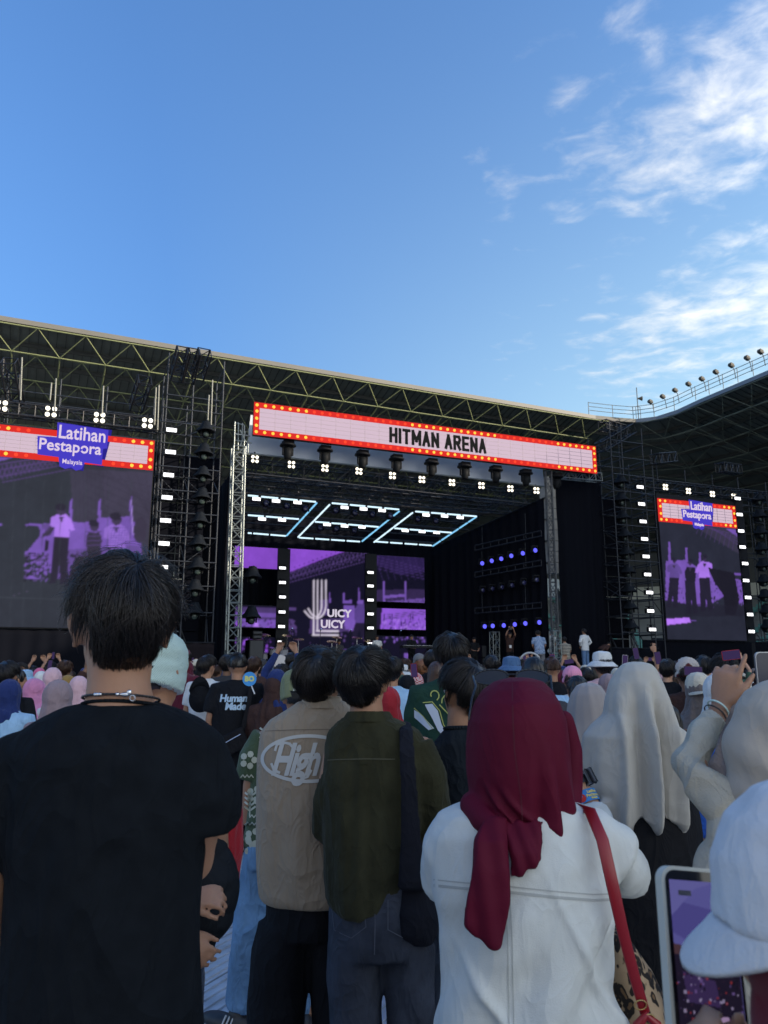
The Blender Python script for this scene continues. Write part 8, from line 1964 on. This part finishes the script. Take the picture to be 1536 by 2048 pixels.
C(1432, 1345, 4.9, 'h', 'white', 'mstripe', 25, 'hold', 'long', label='person in a white scarf and dark striped top behind the raised hand')
C(1462, 1392, 4.2, 'h', 'taupe', 'royal', 0, 'down', 'long', label='woman in a grey brown headscarf and bright blue jacket behind the knit sleeve')
C(1330, 1405, 4.6, 'l', 'k', 'dgreen', 0, 'down', 'long', label='person in a dark green top and blue jeans below the cream veil', legc=M_JEANB)
C(1118, 1400, 4.4, 'h', 'dkgrey', 'dgreen', 0, 'down', 'long', label='person in a dark green jacket right of the maroon headscarf', legc=M_BLKF)
False and C(1530, 1320, 11.0, 's', 'k', 'black', 0, ('down', 'wave'), label='person waving at the far right edge behind the dark phone')
C(560, 1365, 5.4, 'h', 'navy', 'royal', 0, 'down', 'long', label='person in a navy headscarf just left of the green patterned shirt') if False else None
# -- things they carry
def back_at(t, x, y, z): return wm(t) @ Vector((x, y, z))
cp = thing('black_cap', 'black baseball cap hanging upside down at the back of the white T-shirt man', 'cap', tuple(W(400, 1397, 8.3)), R(180), None, 1.3)
o = put('cap_crown', cap_mesh('cap'), MC['black'], cp, Matrix.Rotation(R(88), 4, 'X') @ Matrix.Translation((0, 0, -1.60)))
fa = thing('hand_fan', 'round blue paper fan with pale lettering beside the lettered T-shirt man', 'fan', tuple(W(499, 1358, 7.0)), 0)
part('fan_disc', MB().lathe([(.001, -.002), (.062, -.002), (.062, .002), (.001, .002)], (0, 0, 0), rotm((0, 1, 0)), 24), mat('fan_blue', (.04, .28, .66), .5), fa); part('fan_handle', MB().cyl((.02, 0, -.06), (.05, 0, -.13), .006), mat('fan_white', (.6, .6, .6), .5), fa)
tmm = text_mesh('BO', .06, .004); P = co(tmm); Q = P.copy(); Q[:, 1] = -.004; Q[:, 2] = P[:, 1]; setco(tmm, Q); put('print', tmm, mat('fan_yellow', (.6, .62, .2), .5), fa)
hb = MB(); hand(hb, (.10, .02, -.16), (-.35, -.1, 1), (-.5, 1, 0), 1.0, .8, 1); hb.chain([(.11, .02, -.15), (.16, .02, -.28), (.14, .10, -.42)], [.026, .032, .038], 10)
fp_ = person('woman in brown holding the round blue fan', (W(520, 1300, 7.25).x+.12, 7.35, 0), 0, .90, SK1, ('hold', 'down'), ('gown', 'long'), MC['brown'], headw=('hijab', 'long', 1), headc=MC['brown']); placed.append((fp_.location.x, 7.35))
bvh = bvh_of(top_mesh('down', 'loose', 'short', 0.0, 1)); hsh_ = [c for c in hm.children if c.name.startswith('shirt')][0]
M_PB = mat('print_pale_blue', (.42, .56, .68), .7)
for wd, z, x, sc in (('Human', 1.315, -.02, .088), ('Made', 1.245, .0, .088)):
    me = dense(text_mesh(wd, sc, .0035, .12, .95), .03); surf_print(hsh_, 'print', me, M_PB, bvh, (x, -.6, z), (1, 0, 0), (0, 0, 1), (0, 1, 0), .005)
sg2 = thing('sling_bag', 'black sling bag worn low across the back of the lettered T-shirt man', 'bag', tuple(back_at(hm, 0, -.16, .95)), R(8), None, hm.scale[0])
part('strap', MB().chain([(.13, .02, .46), (.12, -.02, .32), (.08, -.04, .12), (.05, -.05, .05)], [(.020, .004)]*4, 8, ref=(0, 1, 0)), M_BLKF, sg2)
bb_ = MB(); bb_.box((-.03, -.06, -.02), (.30, .09, .17), (0, -.45, 0)); sgo = put('pouch', organic(bb_, .009, 5, folds('tee', .006, 2), 'pouch'), M_BLKF, sg2); part('zip', MB().cyl((-.13, -.108, -.04), (.06, -.108, .065), .004, n=6), M_SIL, sgo)
# embroidered jersey
bvh = bvh_of(top_mesh('hold', 'loose', 'long', 0.0, 2)); js = [c for c in gj.children if c.name.startswith('shirt')][0]
M_EY = mat('embroidery_yellow', (.38, .40, .10), .6); M_EW = mat('applique_pale', (.50, .54, .62), .7); M_ED = mat('embroidery_dim', (.05, .10, .07), .7)
def jp(polys, x, z, m, lift=.006): surf_print(js, 'embroidery', dense(flat(polys), .035), m, bvh, (x, -.6, z), (1, 0, 0), (0, 0, 1), (0, 1, 0), lift)
jp([[(-.02, .06), (.02, .065), (.05, .03), (.07, -.04), (.10, -.09), (.14, -.12), (.09, -.11), (.05, -.07), (.02, -.01), (-.01, .04)], [(-.08, .03), (-.04, .01), (.0, -.03), (.03, -.06), (.0, -.07), (-.04, -.04), (-.08, -.01)]], -.13, 1.28, M_EW)
def swirl(x, z, r_, a0, a1, w_=.006): return stroke([(x+r_*(1-.05*k)*math.cos(a0+(a1-a0)*k/9), z+r_*(1-.05*k)*math.sin(a0+(a1-a0)*k/9)) for k in range(10)], w_)
jp(swirl(0, .07, .035, -2, 3.0)+swirl(.0, 0, .04, 3.4, -1.2)+swirl(-.08, .03, .03, -1, 3.6)+stroke([(-.05, -.02), (.0, -.07), (.05, -.09), (.07, -.12)], .006), -.02, 1.36, M_EY)
jp(stroke([(-.03, .07), (.02, .075), (.06, .03), (.08, -.04), (.14, -.125)], .005)+swirl(-.06, -.15, .03, 0, 4)+swirl(-.02, -.13, .02, 1, 5)+stroke([(-.08, .04), (-.03, .0), (.02, -.06)], .004), -.13, 1.28, M_EY, .009)
for wd, z, x in (('UNO Y', 1.17, .10), ('ONE KE', 1.12, .11), ('O', 1.08, .13)):
    me = dense(text_mesh(wd, .040, .0015), .03); surf_print(js, 'embroidery', me, M_EY, bvh, (x, -.6, z), (1, 0, 0), (0, 0, 1), (0, 1, 0), .006)
jp(swirl(0, 0, .05, 0, 6, .012)+swirl(0, .02, .025, 2, 8, .01)+stroke([(0, -.12), (0, -.05)], .014)+stroke([(-.05, .05), (.05, -.05)], .01), .10, 1.27, M_ED)
bp_ = thing('backpack', 'blue and white checked backpack on the person with the black cap and red scarf', 'bag', tuple(back_at(rb, 0, -.13, 1.05)), 0, None, rb.scale[0])
q = MB(); q.box((0, -.06, .10), (.28, .15, .36)); put('pack_body', organic(q, .011, 6, folds('tee', .008, 2), 'pack_body'), MC['plaid'], bp_); part('strap', MB().box((0, -.15, .10), (.06, .012, .30)), MC['dkgrey'], bp_); part('buckle', MB().box((0, -.16, .06), (.07, .01, .02)), M_SIL, bp_)
q = MB(); q.chain([(-.07, -.02, .36), (0, -.06, .34), (.07, -.02, .36)], [.05, .06, .05], 12); rs_ = thing('red_scarf', 'red scarf wound round the neck above the checked backpack', 'scarf', tuple(back_at(rb, 0, -.02, 1.14)), 0, None, rb.scale[0]); put('cloth', organic(q, .009, 3, folds('tee', .006, 1), 'cloth'), MC['red'], rs_)
ph_list = [(1138, 1323, 12.9, True, 'held sideways above the pink knitted hat'), (1272, 1307, 10.4, False, 'held up above the cream veil'), (1316, 1316, 9.5, False, 'held up right of the cream veil'), (1250, 1322, 9.8, False, 'in a pale case held up left of the cream veil'), (1462, 1310, 5.9, True, 'held sideways by the thick haired man at the right'), (1386, 1342, 6.2, True, 'held in front of the tie dyed wrap'), (100, 1330, 12.2, False, 'held up behind the pink headscarves'), (828, 1341, 8.6, False, 'held up beside the orange haired person'), (1105, 1320, 10.6, False, 'in a red case held up before the crew'), (818, 1397, 7.9, False, 'held low beside the checked backpack')]
for px, py, Y, la, tx in ph_list: phone(f'small phone {tx}', tuple(W(px, py, Y)), random.uniform(-.2, .2), la, PHONE_S if 'pale' in tx else (MC['red'] if 'red' in tx else PHONE_B), 'phones held up in the crowd', 1.0, random.uniform(-.15, .15))
hp_ = thing('headphones', 'pale headband of headphones on the black haired person behind the sunglasses', 'headphones', tuple(W(1060, 1311, 5.75)))
part('headband', MB().chain([(-.075*math.cos(a), 0, -.05+.07*math.sin(a)) for a in np.linspace(.35, 2.8, 12)], [(.007, .004)]*12, 8, ref=(0, 1, 0)), mat('plastic_pale', (.4, .4, .4), .4), hp_, smooth=True)
# -- the crew and the band
def onstage(label, px, py, v, z0, rz, pose, tcol, hd='s', hcol='k', sl='short', ln=0.0, hat=None, hatc=None, legc=None, lo=.86, face=False):
    q = SP(px, py, v); s = max(lo, min(1.1, (q[2]-z0)/(1.728-(.35 if ln > .5 else .1 if ln else 0))))
    return person(label, tuple(S(q[0], v, z0)), TS+R(rz), s, SK1, pose, ('tee', sl), MC[tcol], 'trousers', legc or M_BLKF, ('hair', 'short', 1), HC[hcol], hat, hatc, ln, 'crew and band on the stage', 1, face)
onstage('photographer in dark clothes with a badge, arms raised with a camera, on the stage', 1019, 1264, 1.6, 1.6, 178, 'high', 'brown', face=True)
pc_ = thing('camera', 'small black camera held up by the photographer on the stage', 'camera', tuple(S(*SP(1020, 1257, 1.25)))); part('camera_body', MB().box((0, 0, 0), (.14, .07, .10)), PHONE_B, pc_); part('lens_barrel', MB().cyl((0, -.03, 0), (0, -.12, 0), .035), PHONE_B, pc_)
bd = thing('name_badge', 'white name badge hanging on the photographer on the stage', 'badge', tuple(S(*SP(1021, 1293, 1.40)))); part('card', MB().box((0, 0, 0), (.09, .004, .12)), mat('card_white', (.7, .7, .68), .5), bd); part('lanyard', MB().cyl((-.03, .02, .06), (-.06, .05, .34), .006, n=6).cyl((.03, .02, .06), (.06, .05, .34), .006, n=6), M_BLKF, bd)
onstage('crew member in a blue checked shirt bending over at the right stage corner', 1078, 1262, -.1, 1.35, -25, 'front', 'plaid', ln=.42, legc=MC['grey'])
onstage('crew member in a pale shirt bending beside the blue checked one', 1096, 1262, .5, 1.45, -60, 'front', 'white', ln=.35, legc=M_JEANB)
onstage('person in a sleeveless striped top with folded arms on the side platform', 1130, 1278, -.4, 1.2, -15, 'front', 'stripe', ln=.12)
onstage('man in a white shirt and blue jeans standing on the side platform', 1168, 1257, -.3, 1.6, 12, 'hip', 'white', sl='long', legc=M_JEANB)
onstage('person in dark brown bending far over beside the white shirted man', 1200, 1290, .0, 1.6, -80, 'front', 'brown', sl='long', ln=1.15)
onstage('band member with a white open jacket standing right of the centre screen', 754, 1270, 5.2, 1.6, 180, 'down', 'white', face=True)
onstage('keyboard player in dark clothes behind the keyboard', 823, 1276, 3.9, 1.6, 175, 'front', 'black', face=True)
onstage('drummer in dark clothes behind the silver drum kit', 566, 1292, 4.2, 1.3, 180, 'front', 'black', face=True)
onstage('stage hand in dark clothes left of the second drum kit', 678, 1286, 5.0, 1.4, 180, 'front', 'dkgrey', face=True)
onstage('guitarist in dark clothes at the right of the stage behind the green jersey man', 948, 1276, 3.0, 1.5, 170, 'front', 'black', face=True)
# -- the rest of the crowd, row upon row to the stage
rf = random.Random(21)
GR = [(300, 'below the left video wall'), (450, 'before the left light tower'), (600, 'before the silver drums'), (860, 'before the centre screens'), (1100, 'before the blue spotlights'), (1300, 'before the tall black curtain'), (9999, 'below the right video wall')]
kinds = [('s', 'k', 'short black hair'), ('s', 'k', 'messy black hair'), ('c', 'k', 'cropped black hair'), ('s', 'b', 'short brown hair'), ('l', 'k', 'long black hair'), ('l', 'b', 'long brown hair'), ('h', None, 'headscarf'), ('t', None, 'tied headscarf'), ('s', 'k', 'cap'), ('s', 'k', 'bucket hat'), ('s', 'k', 'short black hair'), ('s', 'k', 'short black hair')]
hcols = ['cream', 'black', 'mauve', 'lpink', 'grey', 'navy', 'taupe', 'white', 'brown', 'lilac', 'maroon']; tcols = ['black', 'black', 'dkgrey', 'white', 'grey', 'navy', 'brown', 'olive', 'maroon', 'ltblue', 'cream', 'denim', 'green']
nm = {'lpink': 'pale pink', 'dkgrey': 'dark grey', 'ltblue': 'pale blue', 'taupe': 'grey brown'}
n_fill = 0; tries = 0; seen_lab = {}
while n_fill < 205 and tries < 12000:
    tries += 1; Y = rf.uniform(9.5, 23.5); px = rf.uniform(-30, 1566); x = W(px, 1340, Y).x
    vv = -(x-O[0])*sS+(Y-O[1])*cS
    if vv > -2.2 or any((x-a)**2+(Y-c)**2 < .46**2 for a, c in placed): continue
    hd, hc_, tx = rf.choice(kinds); tc_ = rf.choice(tcols); col_ = rf.choice(hcols); hat = {'cap': 'cap', 'bucket hat': 'bucket'}.get(tx); hatc = col_ if hat else None
    if hd in 'ht': hc_ = col_
    if hd in 'ht' or hat: tx = f'{nm.get(col_, col_)} {tx}'
    where = next(g for lim, g in GR if px < lim); far = 'midway' if Y < 14 else ('deep' if Y < 19 else 'near the stage')
    lab = f'person with {tx}, {nm.get(tc_, tc_)} top, {far}, {where}'
    h_ = rf.gauss(1.66, .055); h_ = max(1.52, min(1.80, h_)); py = 1024-F*math.tan(math.atan((h_-CZ)/Y)-TH)
    if lab in seen_lab: continue
    seen_lab[lab] = 1
    pose = rf.choice(['down']*6+['hold', 'hold', 'up', 'high'] if Y > 11 else ['down', 'hold'])
    t = crowd(px, py, Y, hd, hc_, tc_, rf.uniform(-35, 35), pose, rf.choice(['short', 'long']), hat, hatc, lab, 'people in the crowd', seed=rf.randint(0, 2)); n_fill += 1
    if pose == 'high' and rf.random() < .8:
        phone(f'phone held high above {tx}, {nm.get(tc_, tc_)} top, {where}', tuple(wm(t) @ Vector((0, .20, 1.93))), rf.uniform(-.3, .3), rf.random() < .4, PHONE_B, 'phones held up in the crowd')
